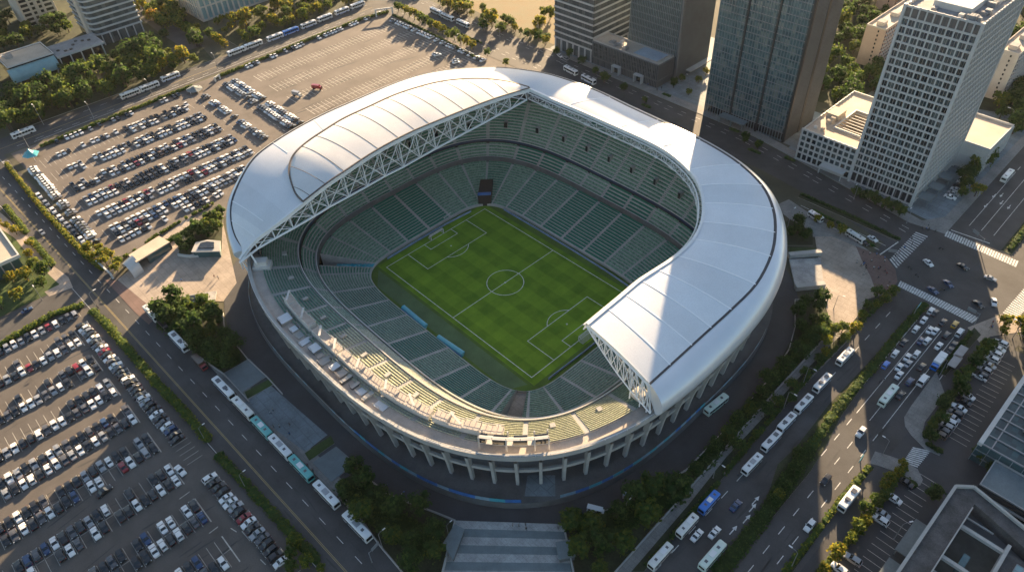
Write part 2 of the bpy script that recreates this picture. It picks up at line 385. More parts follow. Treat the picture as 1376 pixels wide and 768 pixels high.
# pitch wall, tier fronts with their pale parapets, dark box level between tiers
R0o = (1.1, -2.9, 60.5, 45.4, 6.0)
ringwall('pitch_wall', ['concrete', 'board_blue'], [(R0o, 0), (R0o, 1.35), (R0, 1.55)])
R1c = (-1.6, 1.0, 88.1, 72.1, 3.6); R1d = (-1.6, 1.0, 88.6, 72.6, 3.6)
def zz2(i): return 11.6
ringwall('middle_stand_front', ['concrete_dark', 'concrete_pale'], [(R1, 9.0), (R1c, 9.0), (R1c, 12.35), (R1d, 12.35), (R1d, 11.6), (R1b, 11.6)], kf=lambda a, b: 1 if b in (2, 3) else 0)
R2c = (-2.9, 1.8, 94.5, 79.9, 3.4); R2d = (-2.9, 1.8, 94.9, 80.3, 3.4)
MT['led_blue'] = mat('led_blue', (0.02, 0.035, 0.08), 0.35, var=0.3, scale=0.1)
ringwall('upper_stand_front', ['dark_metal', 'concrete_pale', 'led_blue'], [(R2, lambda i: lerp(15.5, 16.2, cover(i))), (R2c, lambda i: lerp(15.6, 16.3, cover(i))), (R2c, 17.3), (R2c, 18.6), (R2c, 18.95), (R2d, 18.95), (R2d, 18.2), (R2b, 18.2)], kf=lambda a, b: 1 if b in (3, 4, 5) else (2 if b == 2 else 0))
# entrance portals of the upper stand (those in view)
for c, r0, r1 in vom3:
    m = MB(); A = rib3[c % NS]; B = rib3[(c+1) % NS]
    p0, p1 = Vector(A[2*r0]), Vector(B[2*r0]); q0, q1 = Vector(A[2*r1+1]), Vector(B[2*r1+1]); ph = 1.0+1.3*cover(c); H = Vector((0, 0, ph+(q0.z-p0.z)))
    m.poly([p0+Vector((0, 0, .05)), p1+Vector((0, 0, .05)), p1+H*.96, p0+H*.96], 1)  # black sheet over the mouth: the dark inside is painted
    m.poly([p0+H, p1+H, q1+Vector((0, 0, ph)), q0+Vector((0, 0, ph))], 0)
    for p, q in ((p0, q0), (p1, q1)): m.poly([p, q, q+Vector((0, 0, ph)), p+H], 0)
    m.poly([q0, q1, q1+Vector((0, 0, ph)), q0+Vector((0, 0, ph))], 0)
    x = m.build('entrance_portal', ['concrete', 'rubber'], stad); x.parent = t3; x.location = (0, 0, 0)
# concourse behind the top row, rim slab and its outer face, roofed side: wall up to the roof
def ztop(i): return lerp(22.3, 35.0, cover(i))
open_rng = [(iTIP-6+k) % NS for k in range(((iCUT-iTIP) % NS)+13)]
R3i = (-4, 2, 111.15, 99.85, 2.75)
ringwall('rim_walkway', ['rim_floor', 'concrete'], [(R3, lambda i: ztop(i)), (R3i, lambda i: 22.1), (RIMI, 22.1), (RIMI, 24.1), (RIM, 24.1), (RIM, 21.6), (COLT, 20.6), (WALL, 20.6)], kf=lambda a, b: 1 if b >= 2 else 0)
roof_rng = [(iCUT+2+k) % NS for k in range(NS-((iCUT-iTIP) % NS)-3)]
RB = (-4, 2, 112.2, 100.9, 2.75)
ringwall('back_wall', 'concrete_dark', [(R3i, ztop), (R3i, lambda i: ztop(i)+2.0), (RB, lambda i: ztop(i)+2.2), (RB, 23)], rng=roof_rng)
# facade: recessed wall with glazing, floor edge, ring beam, columns
ringwall('facade_wall', ['concrete_dark', 'glass_dark', 'dark_metal'], [(BASEW, 3.5), (BASEW, 5.0), (BASEW, 8.6), (WALL, 9.2), (WALL, 12.2), (WALL, 18.0), (WALL, 20.6)], kf=lambda a, b: (0, 1, 0, 2, 1, 2)[b])  # near-black upper bands: shade of the void put into the colour
FLo = (-4, 2, 114.2, 101.6, 2.75)
ringwall('concourse_slab', ['concrete', 'concrete_pale'], [(WALL, 12.0), (FLo, 12.0), (FLo, 11.2), (WALL, 11.2)], kf=lambda a, b: 1 if b == 1 else 0)
CBm = (-4, 2, 116.0, 103.9, 2.7); CBi = (-4, 2, 115.0, 102.9, 2.7)
ringwall('ring_beam', 'concrete', [(CBi, 13.2), (CBm, 13.2), (CBm, 11.8), (CBi, 11.8), (CBi, 13.2)])
NCOL = 84
cl = [0]
for i in range(NS): cl.append(cl[-1]+hypot(RP(COLB, i+1)[0]-RP(COLB, i)[0], RP(COLB, i+1)[1]-RP(COLB, i)[1]))
for k in range(NCOL):
    d = cl[-1]*(k+0.37)/NCOL; i = max(j for j in range(NS) if cl[j] <= d); t = (d-cl[i])/(cl[i+1]-cl[i])
    b = Vector(RP(COLB, i)).lerp(Vector(RP(COLB, i+1)), t); c = Vector(RP(COLT, i)).lerp(Vector(RP(COLT, i+1)), t); n = STN[i][1]; tn = Vector((-n.y, n.x))
    m = MB()
    lv = [(b, 3.5, .8, .6), (b.lerp(c, .5), 12, .95, .58), (c, 20.7, 1.5, .55)]
    rows = [[(*(p+n*sx*dp+tn*sy*wd), z) for sx, sy in ((-1, -1), (1, -1), (1, 1), (-1, 1))] for p, z, dp, wd in lv]
    m.grid(rows, 0, closed=True); sp(m, 'column', 'concrete')
# podium the building stands on, with the steps and gate cut
def podpoly(add=0): return [RP((POD[0], POD[1], POD[2]+add, POD[3]+add, POD[4]), i) for i in range(0, NS, 2)]
m = MB(); P = podpoly(); Q = [RP(BASEW, i) for i in range(0, NS, 2)]
m.grid([[(*Q[k], 3.5), (*P[k], 3.5), (*P[k], 0.02)] for k in list(range(len(P)))+[0]], 0, kf=lambda a, b: b)
sp(m, 'podium', ['podium_floor', 'concrete_dark'])
# ------------------------------------------------------------------ roof
GUT = [(329, 336, 31), (317, 318, 34), (311, 296, 38), (312, 270, 43), (323, 242, 46), (341, 213, 49), (367, 192, 51), (403, 170, 52.5), (440, 151, 53.5), (480, 133.5, 54), (527, 113, 54), (565, 100.5, 53.5), (597, 94.5, 53), (630, 91.4, 52.5), (665, 90.6, 52), (697, 93, 51.5), (740, 100.5, 51), (796, 119.5, 50.5), (843, 142, 50), (885, 161.5, 49.5), (922, 178, 49.5), (960, 198, 49), (995, 221, 48.5), (1024, 249, 47.5), (1039, 280, 46), (1042, 312, 44.5), (1036, 344, 43), (1016, 382, 41), (983, 415.5, 39.5), (956, 440, 38.3), (930, 463.5, 37.6), (901, 490, 37.2), (873, 515.5, 37)]
INN = [(322, 349, 28.5), (333, 334, 32), (346, 320, 36), (365, 305.5, 40), (386, 290, 44), (407, 273, 47), (439, 248, 50.5), (464, 231, 52), (486, 216, 52.5), (511, 200.5, 53), (536, 187, 53), (562, 174.5, 53), (597, 160, 53), (628, 147.5, 52.5), (660, 135.5, 52), (686, 127, 51), (712, 119.7, 50), (745, 134.5, 50), (780, 149, 50), (830, 171, 50), (870, 189, 50), (900, 206, 49.5), (925, 228, 49), (939, 249, 48.5), (944.5, 273, 47), (942, 298, 46), (931, 321, 45), (909, 343, 44), (882, 361, 43.5), (860, 375.5, 43), (838, 394, 42.7), (815, 413, 42.4), (788.5, 435, 42)]
def spline(pts, n):
    out = []; K = len(pts)-1
    for s in range(K*n+1):
        k = min(s//n, K-1); t = s/n-k
        p = [pts[max(0, min(K, k+j))] for j in (-1, 0, 1, 2)]
        # the inner edge has a true corner at the apex
        out.append(tuple(0.5*((2*p[1][c])+(p[2][c]-p[0][c])*t+(2*p[0][c]-5*p[1][c]+4*p[2][c]-p[3][c])*t*t+(3*p[1][c]-p[0][c]-3*p[2][c]+p[3][c])*t**3) for c in range(3)))
    return out
SUB = 4
g3 = spline([(*at(a, b, z), z) for a, b, z in GUT], SUB)
APX = 16
i3a = spline([(*at(a, b, z), z) for a, b, z in INN[:APX+1]], SUB); i3b = spline([(*at(a, b, z), z) for a, b, z in INN[APX:]], SUB)
i3 = i3a+i3b[1:]
NRF = len(g3)
CEN = (-4, 2)
def lower_edge(p, k):
    phi = atan2(p[1]-2, p[0]+4); c = spol((-4, 2, 118.3, 106.8, 2.65), phi, 0.8)
    return Vector((c[0], c[1], 25.2))
def crown(t, amp): return amp*4*t*(1-t)
NA = 10
top = []; under = []
for k in range(NRF):
    g = Vector(g3[k]); q = Vector(i3[k]); row = []
    for j in range(NA+1):
        t = j/NA; p = g.lerp(q, t); p.z += crown(t, 1.3*min(1, (g-q).length/40)); row.append(tuple(p))
    top.append(row); under.append([(x, y, z-1.5) for x, y, z in row])
SEAMK = sorted(int(f*SUB) for f in [17.6, 19.2, 20.6, 22.0, 23.2, 24.2, 25.2, 26.2, 27, 28, 29, 30, 31, 1.6, 2.6, 3.4, 4.2, 5.0, 6.2, 7.5, 9, 10.5, 12, 13.5, 15])
m = MB(); m.grid(top, 0, kf=lambda a, b: (sum(1 for q in SEAMK if q <= a)*7//3) % 3 if a < 20*SUB else 3+sum(1 for q in SEAMK if q <= a) % 2); sp(m, 'roof_deck', ['roof_white', 'roof_white_b', 'roof_white_c', 'roof_right', 'roof_shade_lift_b'], smooth=True)
m = MB(); m.grid(under, 0); sp(m, 'roof_soffit', 'soffit', smooth=True)
# edge of the deck: gutter, inner lip, cut end
m = MB()
for k in range(NRF-1):
    a, b = Vector(g3[k]), Vector(g3[k+1]); na = (Vector((CEN[0], CEN[1], a.z))-a).normalized(); nb = (Vector((CEN[0], CEN[1], b.z))-b).normalized()
    m.poly([a-na*.55+Vector((0, 0, .10)), b-nb*.55+Vector((0, 0, .10)), b+nb*.75+Vector((0, 0, .12)), a+na*.75+Vector((0, 0, .12))], 0)
sp(m, 'gutter', 'gutter_dark')
m = MB()
for k in range(NRF-1):
    a, b = Vector(i3[k]), Vector(i3[k+1]); h = Vector((0, 0, 1)); 
    d = (b-a).normalized(); nn = Vector((d.y, -d.x, 0)).normalized()
    ca = Vector((5, -8, a.z)); nn = nn if nn.dot(ca-a) > 0 else -nn
    m.grid([[a-nn*.9+h*.35, a+nn*.35+h*.35, a+nn*.35-h*1.6, a-nn*.6-h*1.6], [b-nn*.9+h*.35, b+nn*.35+h*.35, b+nn*.35-h*1.6, b-nn*.6-h*1.6]], 0)
sp(m, 'roof_inner_lip', 'steel_white')
m = MB(); a, b = Vector(g3[-1]), Vector(i3[-1])
m.grid([[tuple(Vector(p)+Vector((0, 0, .25))) for p in top[-1]], [tuple(Vector(p)-Vector((0, 0, 0.4))) for p in under[-1]]], 0); sp(m, 'roof_end_trim', 'steel_white')
# fascia curling down from the gutter to the rim
m = MB(); NF = 9; fas = []
for k in range(NRF):
    g = Vector(g3[k]); e = lower_edge(g, k); dirr = Vector((g.x+4, g.y-2, 0)).normalized()
    e.z = min(e.z, g.z-4)
    c1 = g+dirr*6.0-Vector((0, 0, 0.3)); c2 = e+dirr*6.5+Vector((0, 0, (g.z-e.z)*.55)); row = []
    if k < 8 or k > NRF-6: pass
    for j in range(NF+1):
        t = j/NF; row.append(tuple(g*(1-t)**3+c1*3*t*(1-t)**2+c2*3*t*t*(1-t)+e*t**3))
    fas.append(row)
m.grid(fas, 0)
lin = [[tuple(Vector(p)+(Vector((CEN[0], CEN[1], p[2]))-Vector(p)).normalized()*0.8) for p in r] for r in fas]
for k in (0, -1): m.grid([fas[k], lin[k]], 0); m.poly([*lin[k], top[k][1], top[k][0]], 0)
sp(m, 'roof_fascia', 'fascia_metal', smooth=True)
m = MB(); m.grid([[tuple(Vector(p)+(Vector((CEN[0], CEN[1], p[2]))-Vector(p)).normalized()*0.8) for p in r] for r in fas], 0); sp(m, 'fascia_lining', 'steel_grey', smooth=True)
# raised barrel panel on the left with its seams
STEP = [(407, 272), (398, 262), (392, 247), (389, 232), (391, 218), (399, 205), (415, 191), (436, 177), (462, 161), (494, 146), (534, 128), (580, 114), (614, 108.6), (648, 107.5), (681, 111), (711, 119)]
def deck_at(px, py):
    """walk the sight line down to the deck: nearest of the deck's points in the picture"""
    z = 50.0; best = None
    for it in range(12):
        x, y = at(px, py, z); bz = None; bd = 1e9
        for r in top[:(APX+3)*SUB]:
            for p in r:
                d = (p[0]-x)**2+(p[1]-y)**2
                if d < bd: bd = d; bz = p[2]
        if abs(bz-z) < 0.05: break
        z = bz
    return Vector((*at(px, py, z), z))
stp = [deck_at(*q) for q in STEP]
stp3 = spline([tuple(p) for p in stp], 6); ns = len(stp3)
k0, k1 = 5*SUB, APX*SUB
PW = [(0, 5), (2, 5.4), (3.6, 6), (5.6, 7), (6.5, 8), (7.6, 9), (8.5, 10), (9.2, 10.9), (9.8, 11.6), (10.7, 12.9), (11.3, 13.5), (13, 14.8), (15, 16)]
def pwl(x):
    for (a, b), (c, d) in zip(PW, PW[1:]):
        if x <= c: return b+(d-b)*(x-a)/(c-a)
    return 16
PSEAM = [int(q*6) for q in (1.8, 3.6, 5.6, 6.5, 7.6, 8.5, 9.2, 9.8, 10.3, 10.8, 11.4, 12.2, 13.2)]
pan = []
for a in range(ns):
    s = a/6; f = SUB*pwl(s); k = min(int(f), k1-1); q = Vector(i3[k]).lerp(Vector(i3[k+1]), f-k); p = Vector(stp3[a]); row = [tuple(p-Vector((0, 0, .3)))]
    L = (q-p).length
    for j in range(9):
        t = j/8; x = p.lerp(q, t); x.z += 0.75+crown(t, min(2.4, L*.06))*(1-.25*t); row.append(tuple(x))
    pan.append(row)
m = MB(); m.grid(pan, 0, kf=lambda a, b: sum(1 for q in PSEAM if q <= a) % 2); sp(m, 'raised_roof_panel', ['roof_panel', 'roof_panel_b'], smooth=True)
m = MB()
for a in range(ns-1):
    p, q = Vector(pan[a][1]), Vector(pan[a+1][1]); m.bar(p+Vector((0, 0, .1)), q+Vector((0, 0, .1)), .8, .5)
for a in range(ns-1): m.bar(Vector(pan[a][-1])+Vector((0, 0, .1)), Vector(pan[a+1][-1])+Vector((0, 0, .1)), .5, .4)
sp(m, 'panel_edge_trim', 'seam_dark')
for a in PSEAM:
    m = MB()
    for j in range(1, 9): m.bar(Vector(pan[a][j])+Vector((0, 0, .02)), Vector(pan[a][j+1])+Vector((0, 0, .02)), .3, .1)
    sp(m, 'panel_seam', 'seam_dark')
for k in [3, 4.5, 6, 7.5] + list(range(9, 16, 1)):
    pass
for f in [17.6, 19.2, 20.6, 22.0, 23.2, 24.2, 25.2, 26.2, 27, 28, 29, 30, 31]:
    k = int(f*SUB); m = MB()
    for j in range(NA): m.bar(Vector(top[k][j])+Vector((0, 0, .03)), Vector(top[k][j+1])+Vector((0, 0, .03)), .5, .12)
    sp(m, 'roof_seam', 'seam_light')
for f, jm in [(2.2, 9), (3.2, 8), (6.2, 3), (7.5, 3), (9, 3), (10.5, 3), (12, 3), (13.5, 3), (15, 4)]:
    k = int(f*SUB); m = MB()
    for j in range(jm):
        m.bar(Vector(top[k][j])+Vector((0, 0, .02)), Vector(top[k][j+1])+Vector((0, 0, .02)), .4, .1)
    sp(m, 'roof_seam', 'seam_light' if f < 4.5 else 'roof_white_b')
# great truss under the left edge
BOT = [(322, 353), (346, 334), (370, 320), (394.5, 306.5), (423, 290), (442.5, 278), (469, 263.8), (494, 250), (517.5, 236.5), (542.5, 224), (564.5, 211.5), (586, 199.5), (607.6, 188), (627, 177.5), (649, 166), (668, 155.5), (686.6, 146), (708, 134)]
truss = bpy.data.objects.new('roof_truss', None); C.objects.link(truss); truss.parent = stad
topP = [Vector(i3a[k])-Vector((0, 0, 1.2)) for k in range(len(i3a))]
def at_x(px, py, xw):
    """survey: where the sight line meets the plane of the truss x = xw"""
    d = _f+(px-688)/FOC*CR-(py-384)/FOC*CU; t = (xw-CX)/d.x
    return Vector((xw, CY+t*d.y, CZ+t*d.z))
def near_top(y):
    for a, b in zip(topP, topP[1:]):
        if (a.y-y)*(b.y-y) <= 0 and abs(a.y-b.y) > 1e-6: return a.lerp(b, (y-a.y)/(b.y-a.y))
    return topP[-1] if y > 0 else topP[0]
botP = []
for q in BOT:
    p = at_x(q[0], q[1], -66)
    for _ in range(4): p = at_x(q[0], q[1], near_top(p.y).x+1.0)
    botP.append(p)
tc = MB(); bc = MB(); br = MB(); bk = MB()
bc.tube(botP, .55, 6); tc.tube(topP[2:], .5, 6)
back = Vector((-5.5, 0.8, 0.6))
topB = [p+back-Vector((0, 0, .6)) for p in topP]; botB = [p+back+Vector((0, 0, 1.2)) for p in botP]
tc.tube(topB[6:-2], .35, 5); bc.tube(botB[1:-1], .35, 5)
for k in range(len(botP)):
    T = near_top(botP[k].y)
    br.bar(botP[k], T, .42); 
    if 0 < k < len(botP)-1:
        br.bar(botP[k]+back*.98, T+back-Vector((0, 0, .6)), .3); br.bar(botP[k], botP[k]+back+Vector((0, 0, 1.2)), .3); br.bar(T, T+back, .3); br.bar(botP[k], T+back, .22)
    if k < len(botP)-1:
        T2 = near_top(botP[k+1].y)
        br.bar(botP[k], T2, .34); br.bar(T, botP[k+1], .34)
        if k > 0: br.bar(botP[k]+back, T2+back, .24); br.bar(T+back, botP[k+1], .22)
def sub(mb, name, m_, par):
    o = mb.build(name, m_, stad); o.parent = par; o.location = (0, 0, 0); return o
sub(tc, 'top_chord', 'steel_white', truss); sub(bc, 'bottom_chord', 'steel_white', truss); sub(br, 'bracing', 'steel_white', truss)
# lighter trusses under the far edge, right edge and cut end, with a lighting gantry
et = bpy.data.objects.new('edge_truss', None); C.objects.link(et); et.parent = stad
ch = MB(); br = MB()
E_ = [Vector(p) for p in i3b]
low = [p+Vector((0, 0, -5.2 if k < 40 else -4.0)) for k, p in enumerate(E_)]
midp = []
for k, p in enumerate(E_):
    d = (E_[min(k+1, len(E_)-1)]-E_[max(k-1, 0)]).normalized(); n = Vector((d.y, -d.x, 0)); n = n if n.dot(Vector((5, -8, p.z))-p) > 0 else -n
    midp.append((p, n))
lowi = [l+midp[k][1]*1.6 for k, l in enumerate(low)]; lowo = [l-midp[k][1]*3.5 for k, l in enumerate(low)]
ch.tube(lowi, .3, 5); ch.tube(lowo, .28, 5); ch.tube([p+midp[k][1]*1.6-Vector((0, 0, 1.6)) for k, p in enumerate(E_)], .3, 5)
for k in range(0, len(E_)-1):
    a = E_[k]+midp[k][1]*1.6-Vector((0, 0, 1.6)); b = E_[k+1]+midp[k+1][1]*1.6-Vector((0, 0, 1.6))
    br.bar(a, lowi[k], .22); br.bar(a if k % 2 else lowi[k], lowi[k+1] if k % 2 else b, .2); br.bar(lowi[k], lowo[k], .2); br.bar(lowi[k], lowo[k+1], .16); br.bar(a, lowo[k], .2)
sub(ch, 'chord', 'steel_white', et); sub(br, 'bracing', 'steel_white', et)
for k in range(3, 38, 3):
    p = lowi[k]; m = MB(); d = (lowi[k+1]-lowi[k]).normalized(); m.obox((p.x, p.y), (d.x, d.y), 1.6 if k % 2 else .8, .45, p.z-.3, p.z+.8, 0); sp(m, 'floodlight', 'steel_white')
# cut end lattice, from the tip of the roof to the rim
cut = bpy.data.objects.new('end_truss', None); C.objects.link(cut); cut.parent = stad
A = [Vector(p)-Vector((0, 0, 1.4)) for p in top[-1]]; tipb = Vector((*at(884, 548, 27), 27))
A = A[::-1]                                        # inner tip first
foot = Vector((A[-1].x+3.5, A[-1].y-2.5, 25.5))
Bq = [A[0].lerp(foot, t)+Vector((0, 0, -2.5*sin(pi*t))) for t in [j/10 for j in range(11)]]
ch = MB(); br = MB(); ch.tube(Bq, .4, 5); ch.tube(A, .45, 5)
Cq = [b+Vector((-1.0, 4.5, .8)) for b in Bq]; ch.tube(Cq, .3, 5)
for j in range(11):
    br.bar(A[j], Bq[j], .34); br.bar(Bq[j], Cq[j], .22); br.bar(A[j]+Vector((-.6, 3.5, 0)), Cq[j], .25)
    if j < 10: br.bar(A[j], Bq[j+1], .28); br.bar(Bq[j], A[j+1], .28); br.bar(Cq[j], A[j+1], .2)
sub(ch, 'chord', 'steel_white', cut); sub(br, 'bracing', 'steel_white', cut)
# bearings of the two roof ends on the rim
for (px, py, z, lx) in ((351, 352, 25, 4.0), (862, 528, 24.5, 3.6)):
    c = at(px, py, z); m = MB(); u = Vector((c[0], c[1])).normalized()
    m.obox(c, (u.x, u.y), lx, lx*.7, 21.5, z-1.0, 0); m.obox(c, (u.x, u.y), lx*.7, lx*.5, z-1.0, z+1.4, 0); sp(m, 'roof_bearing', 'concrete_pale')
for tx, ty in ((325, 350),):
    p = Vector(i3[0]); m = MB()
    for dx, dy in ((0, 0), (2.5, 1), (-1.5, 3)): m.bar((p.x+dx, p.y+dy, 22.9), (p.x+dx*.4, p.y+dy*.4, p.z-.5), .5)
    m.tube([(p.x+4, p.y+6, 23), (p.x+5.5, p.y+5, 27), (p.x+3.5, p.y+4.5, 32)], .45, 6)
    sp(m, 'end_strut', 'steel_white')
p = Vector(i3[-1]); g = Vector(g3[-1]); m = MB()
for t in (0.75, 0.9, 1.0):
    q = p.lerp(g, t); m.bar((q.x+1.0*t, q.y-1.5, 23), (q.x, q.y, q.z-1.5), .5)
sp(m, 'end_strut', 'steel_white')
# rail along the roof's outer edge, aerials dropped
# ------------------------------------------------------------------ press boxes and platforms on the open rim
RM = (-4, 2, 112.5, 101, 2.7)
def rim_span(i0, i1, Ra, Rb, z0, z1, name, mats, step=1, fr=True):
    m = MB(); idx = [(i0+k) % NS for k in range(((i1-i0) % NS)+1)]
    P = [RP(Ra, i) for i in idx]+[RP(Rb, i) for i in idx[::-1]]
    m.prism(P, z0, z1, 0); return sp(m, name, mats)
iP0 = nearest(RM, at(645, 592, 25)); iP1 = nearest(RM, at(740, 592, 25))
# media gantry in the middle of the near side
idx = [(iP0+k) for k in range(((iP1-iP0) % NS)+1)]
RMi = (-4, 2, 110.2, 98.7, 2.75); RMo = (-4, 2, 114.0, 102.5, 2.7)
m = MB()
for z, Rin in ((25.6, RMi), (28.6, (-4, 2, 112.6, 101.1, 2.72))):
    P = [RP(Rin, i) for i in idx]+[RP(RMo, i) for i in idx[::-1]]; m.prism(P, z, z+.3, 0, None, True)
for n_, i in enumerate(idx):
    if n_ % 4 == 0 or i == idx[-1]:
        for R in (RMi, RMo): q = RP(R, i); m.box(q[0]-.22, q[1]-.22, 22.1, q[0]+.22, q[1]+.22, 29.0, 0)
    if n_ % 2 == 0:
        q = RP(RMo, i); m.box(q[0]-.1, q[1]-.1, 28.9, q[0]+.1, q[1]+.1, 30.1, 0)
for a, b in zip(idx, idx[1:]):
    for z in (30.0, 29.5): m.bar((*RP(RMo, a), z), (*RP(RMo, b), z), .12)
med = sp(m, 'media_gantry', 'concrete_pale')
for s in range(4):
    n_ = len(idx); a = idx[int(n_*s/4)]; b = idx[int(n_*(s+.72)/4)]
    m = MB(); I = list(range(a, b+1)); RMg = (-4, 2, 111.4, 99.9, 2.72)
    m.prism([RP(RMg, i) for i in I]+[RP(RMo, i) for i in I[::-1]], 25.96, 28.4, 0); o = sub(m, 'press_booth', ['glass_dark'], med)
# boxes stepping along the left part of the open rim
iQ0 = nearest(RM, at(395, 410, 25)); iQ1 = nearest(RM, at(520, 545, 25)); k = iQ0; s = 0; r_ = random.Random(11)
while ((iQ1-k) % NS) < 180 and k < iQ1+NS and s < 26:
    ln = r_.choice([1, 2, 2, 3]); I = [(k+j) % NS for j in range(ln+1)]
    if ((iQ1-k) % NS) > 200 or ((iQ1-k) % NS) < ln: break
    h = r_.choice([.35, .6, 1.0, 1.5]); m = MB(); Ro = (-4, 2, 114.3, 102.8, 2.7) if s % 3 else (-4, 2, 115.4, 104, 2.66)
    m.prism([RP(RMi, i) for i in I]+[RP(Ro, i) for i in I[::-1]], 22.12, 22.12+h, 0, 1)
    for i in I[::2]:
        for R in (RMi, Ro): q = RP(R, i); m.bar((*q, 22.12+h), (*q, 23.6+h), .16, k=0)
    for a, b in zip(I[::2], I[2::2]): m.bar((*RP(RMi, a), 23.5+h), (*RP(RMi, b), 23.5+h), .14, k=0); m.bar((*RP(Ro, a), 23.5+h), (*RP(Ro, b), 23.5+h), .14, k=0)
    nn = [RP(RMi, I[1]), RP(RMi, I[-2])]
    sp(m, 'rim_platform', [r_.choice(['concrete', 'steel_grey', 'concrete_dark', 'rim_floor']), r_.choice(['rim_floor', 'concrete', 'roof_white_b'])]); k += ln+(1 if s % 3 else 2); s += 1
# camera platforms between the walkway and the seats on the left of the open rim
RT0 = (-4, 2, 105, 93.3, 2.8); RT1 = (-4, 2, 108.6, 97.1, 2.76); r_ = random.Random(5); k = iQ0-4; end = ((iQ1-iQ0) % NS)+iQ0+22; s = 0
while k < end:
    ln = r_.choice([2, 3, 3, 4]); I = [(k+j) % NS for j in range(ln+1)]; h = r_.uniform(1.2, 2.2) if s % 4 else 2.6
    m = MB(); m.prism([RP(RT0, i) for i in I]+[RP(RT1, i) for i in I[::-1]], 22.4, 23.2+h, 0, 1)
    for R in (RT0, RT1):
        for i in I: q = RP(R, i); m.bar((*q, 23.2+h), (*q, 24.3+h), .14, k=0)
        for a, b in zip(I, I[1:]): m.bar((*RP(R, a), 24.3+h), (*RP(R, b), 24.3+h), .13, k=0); m.bar((*RP(R, a), 23.8+h), (*RP(R, b), 23.8+h), .1, k=0)
    if s % 3 == 0:
        q0, q1 = RP(RT0, I[0]), RP(RT1, I[-1]); m.bar((*q0, 25.8+h), (*q1, 25.8+h), .9, .18, k=0); m.bar((*q0, 23.2+h), (*q0, 25.8+h), .16, k=0); m.bar((*q1, 23.2+h), (*q1, 25.8+h), .16, k=0)
    sp(m, 'camera_platform', ['concrete_pale', 'rim_floor']); k += ln+(1 if s % 5 == 4 else 0); s += 1
# rail on the rim
m = MB()
for k, i in enumerate(open_rng[:-1]):
    a = RP(RIM, i); b = RP(RIM, (i+1) % NS); m.bar((*a, 25.1), (*b, 25.1), .12)
    if k % 2 == 0: m.bar((*a, 24.1), (*a, 25.1), .1)
sp(m, 'rim_railing', 'steel_white')
# tunnel mouths
m = MB(); w_ = [rib1[(iGATE-3) % NS], rib1[(iGATE+3) % NS]]
m.poly([(w_[0][0][0], w_[0][0][1], .25), (w_[1][0][0], w_[1][0][1], .25), (w_[1][-1][0], w_[1][-1][1], 1.0), (w_[0][-1][0], w_[0][-1][1], 1.0)], 0)
m.poly([(w_[0][-1][0], w_[0][-1][1], 0), (w_[1][-1][0], w_[1][-1][1], 0), (w_[1][-1][0], w_[1][-1][1], 9), (w_[0][-1][0], w_[0][-1][1], 9)], 1)
sp(m, 'gate_ramp', ['paving_warm', 'dark_metal'])
a, b = Vector(RP(R0, iTOP-2)), Vector(RP(R0, iTOP+2)); n = STN[iTOP][1]; u = (b-a).normalized(); c = (a+b)/2; m = MB()
a, b = c-u*3.6, c+u*3.6
m.prism([tuple(a-n*.3), tuple(b-n*.3), tuple(b+n*15), tuple(a+n*15)], 0.05, 7.4, 0, 0); m.prism([tuple(a-n*.6), tuple(b-n*.6), tuple(b+n*1.2), tuple(a+n*1.2)], 7.42, 8.3, 1)  # solid black box: darkness of the opening put into its colour
sp(m, 'tunnel_mouth', ['rubber', 'blue_sheet'])
a, b = Vector(RP(R0, iLEFT-3)), Vector(RP(R0, iLEFT+3)); n = STN[iLEFT][1]; m = MB()
for k in range(9):
    z = 1.7+k*.35; m.prism([tuple(a+n*k*2.1), tuple(b+n*k*2.1), tuple(b+n*(k*2.1+1.75)), tuple(a+n*(k*2.1+1.75))], 0, z, 0)
sp(m, 'covered_tunnel', ['teal_sheet'])
# ------------------------------------------------------------------ pitch
def quadz(mb, x0, y0, x1, y1, z, k=0): mb.poly([(x0, y0, z), (x1, y0, z), (x1, y1, z), (x0, y1, z)], k)
pm = bpy.data.materials.new('pitch_turf'); pm.use_nodes = True; n = pm.node_tree.nodes; l = pm.node_tree.links; b = n['Principled BSDF']; b.inputs['Roughness'].default_value = .9; b.inputs['Specular IOR Level'].default_value = .15
tc = n.new('ShaderNodeTexCoord'); sx = n.new('ShaderNodeSeparateXYZ'); l.new(tc.outputs['Object'], sx.inputs[0])
def sq(src, per, off, soft=0.25):
    a = n.new('ShaderNodeMath'); a.operation = 'MULTIPLY_ADD'; a.inputs[1].default_value = 2*pi/per; a.inputs[2].default_value = off; l.new(src, a.inputs[0])
    s = n.new('ShaderNodeMath'); s.operation = 'SINE'; l.new(a.outputs[0], s.inputs[0])
    r = n.new('ShaderNodeMapRange'); r.interpolation_type = 'SMOOTHSTEP'; r.inputs['From Min'].default_value = -soft; r.inputs['From Max'].default_value = soft; l.new(s.outputs[0], r.inputs['Value']); return r.outputs[0]
s1 = sq(sx.outputs[0], 10.9, 0.4); s2 = sq(sx.outputs[1], 13.6, 1.0)
no = n.new('ShaderNodeTexNoise'); no.inputs['Scale'].default_value = .09; no.inputs['Detail'].default_value = 7; no.inputs['Roughness'].default_value = .7; l.new(tc.outputs['Object'], no.inputs['Vector'])
ad = n.new('ShaderNodeMath'); ad.operation = 'MULTIPLY_ADD'; ad.inputs[1].default_value = .13; l.new(s1, ad.inputs[0])
a2 = n.new('ShaderNodeMath'); a2.operation = 'MULTIPLY_ADD'; a2.inputs[1].default_value = .24; l.new(s2, a2.inputs[0]); 
n3 = n.new('ShaderNodeMath'); n3.operation = 'MULTIPLY_ADD'; n3.inputs[1].default_value = 1.2; n3.inputs[2].default_value = -.36; l.new(no.outputs['Fac'], n3.inputs[0])
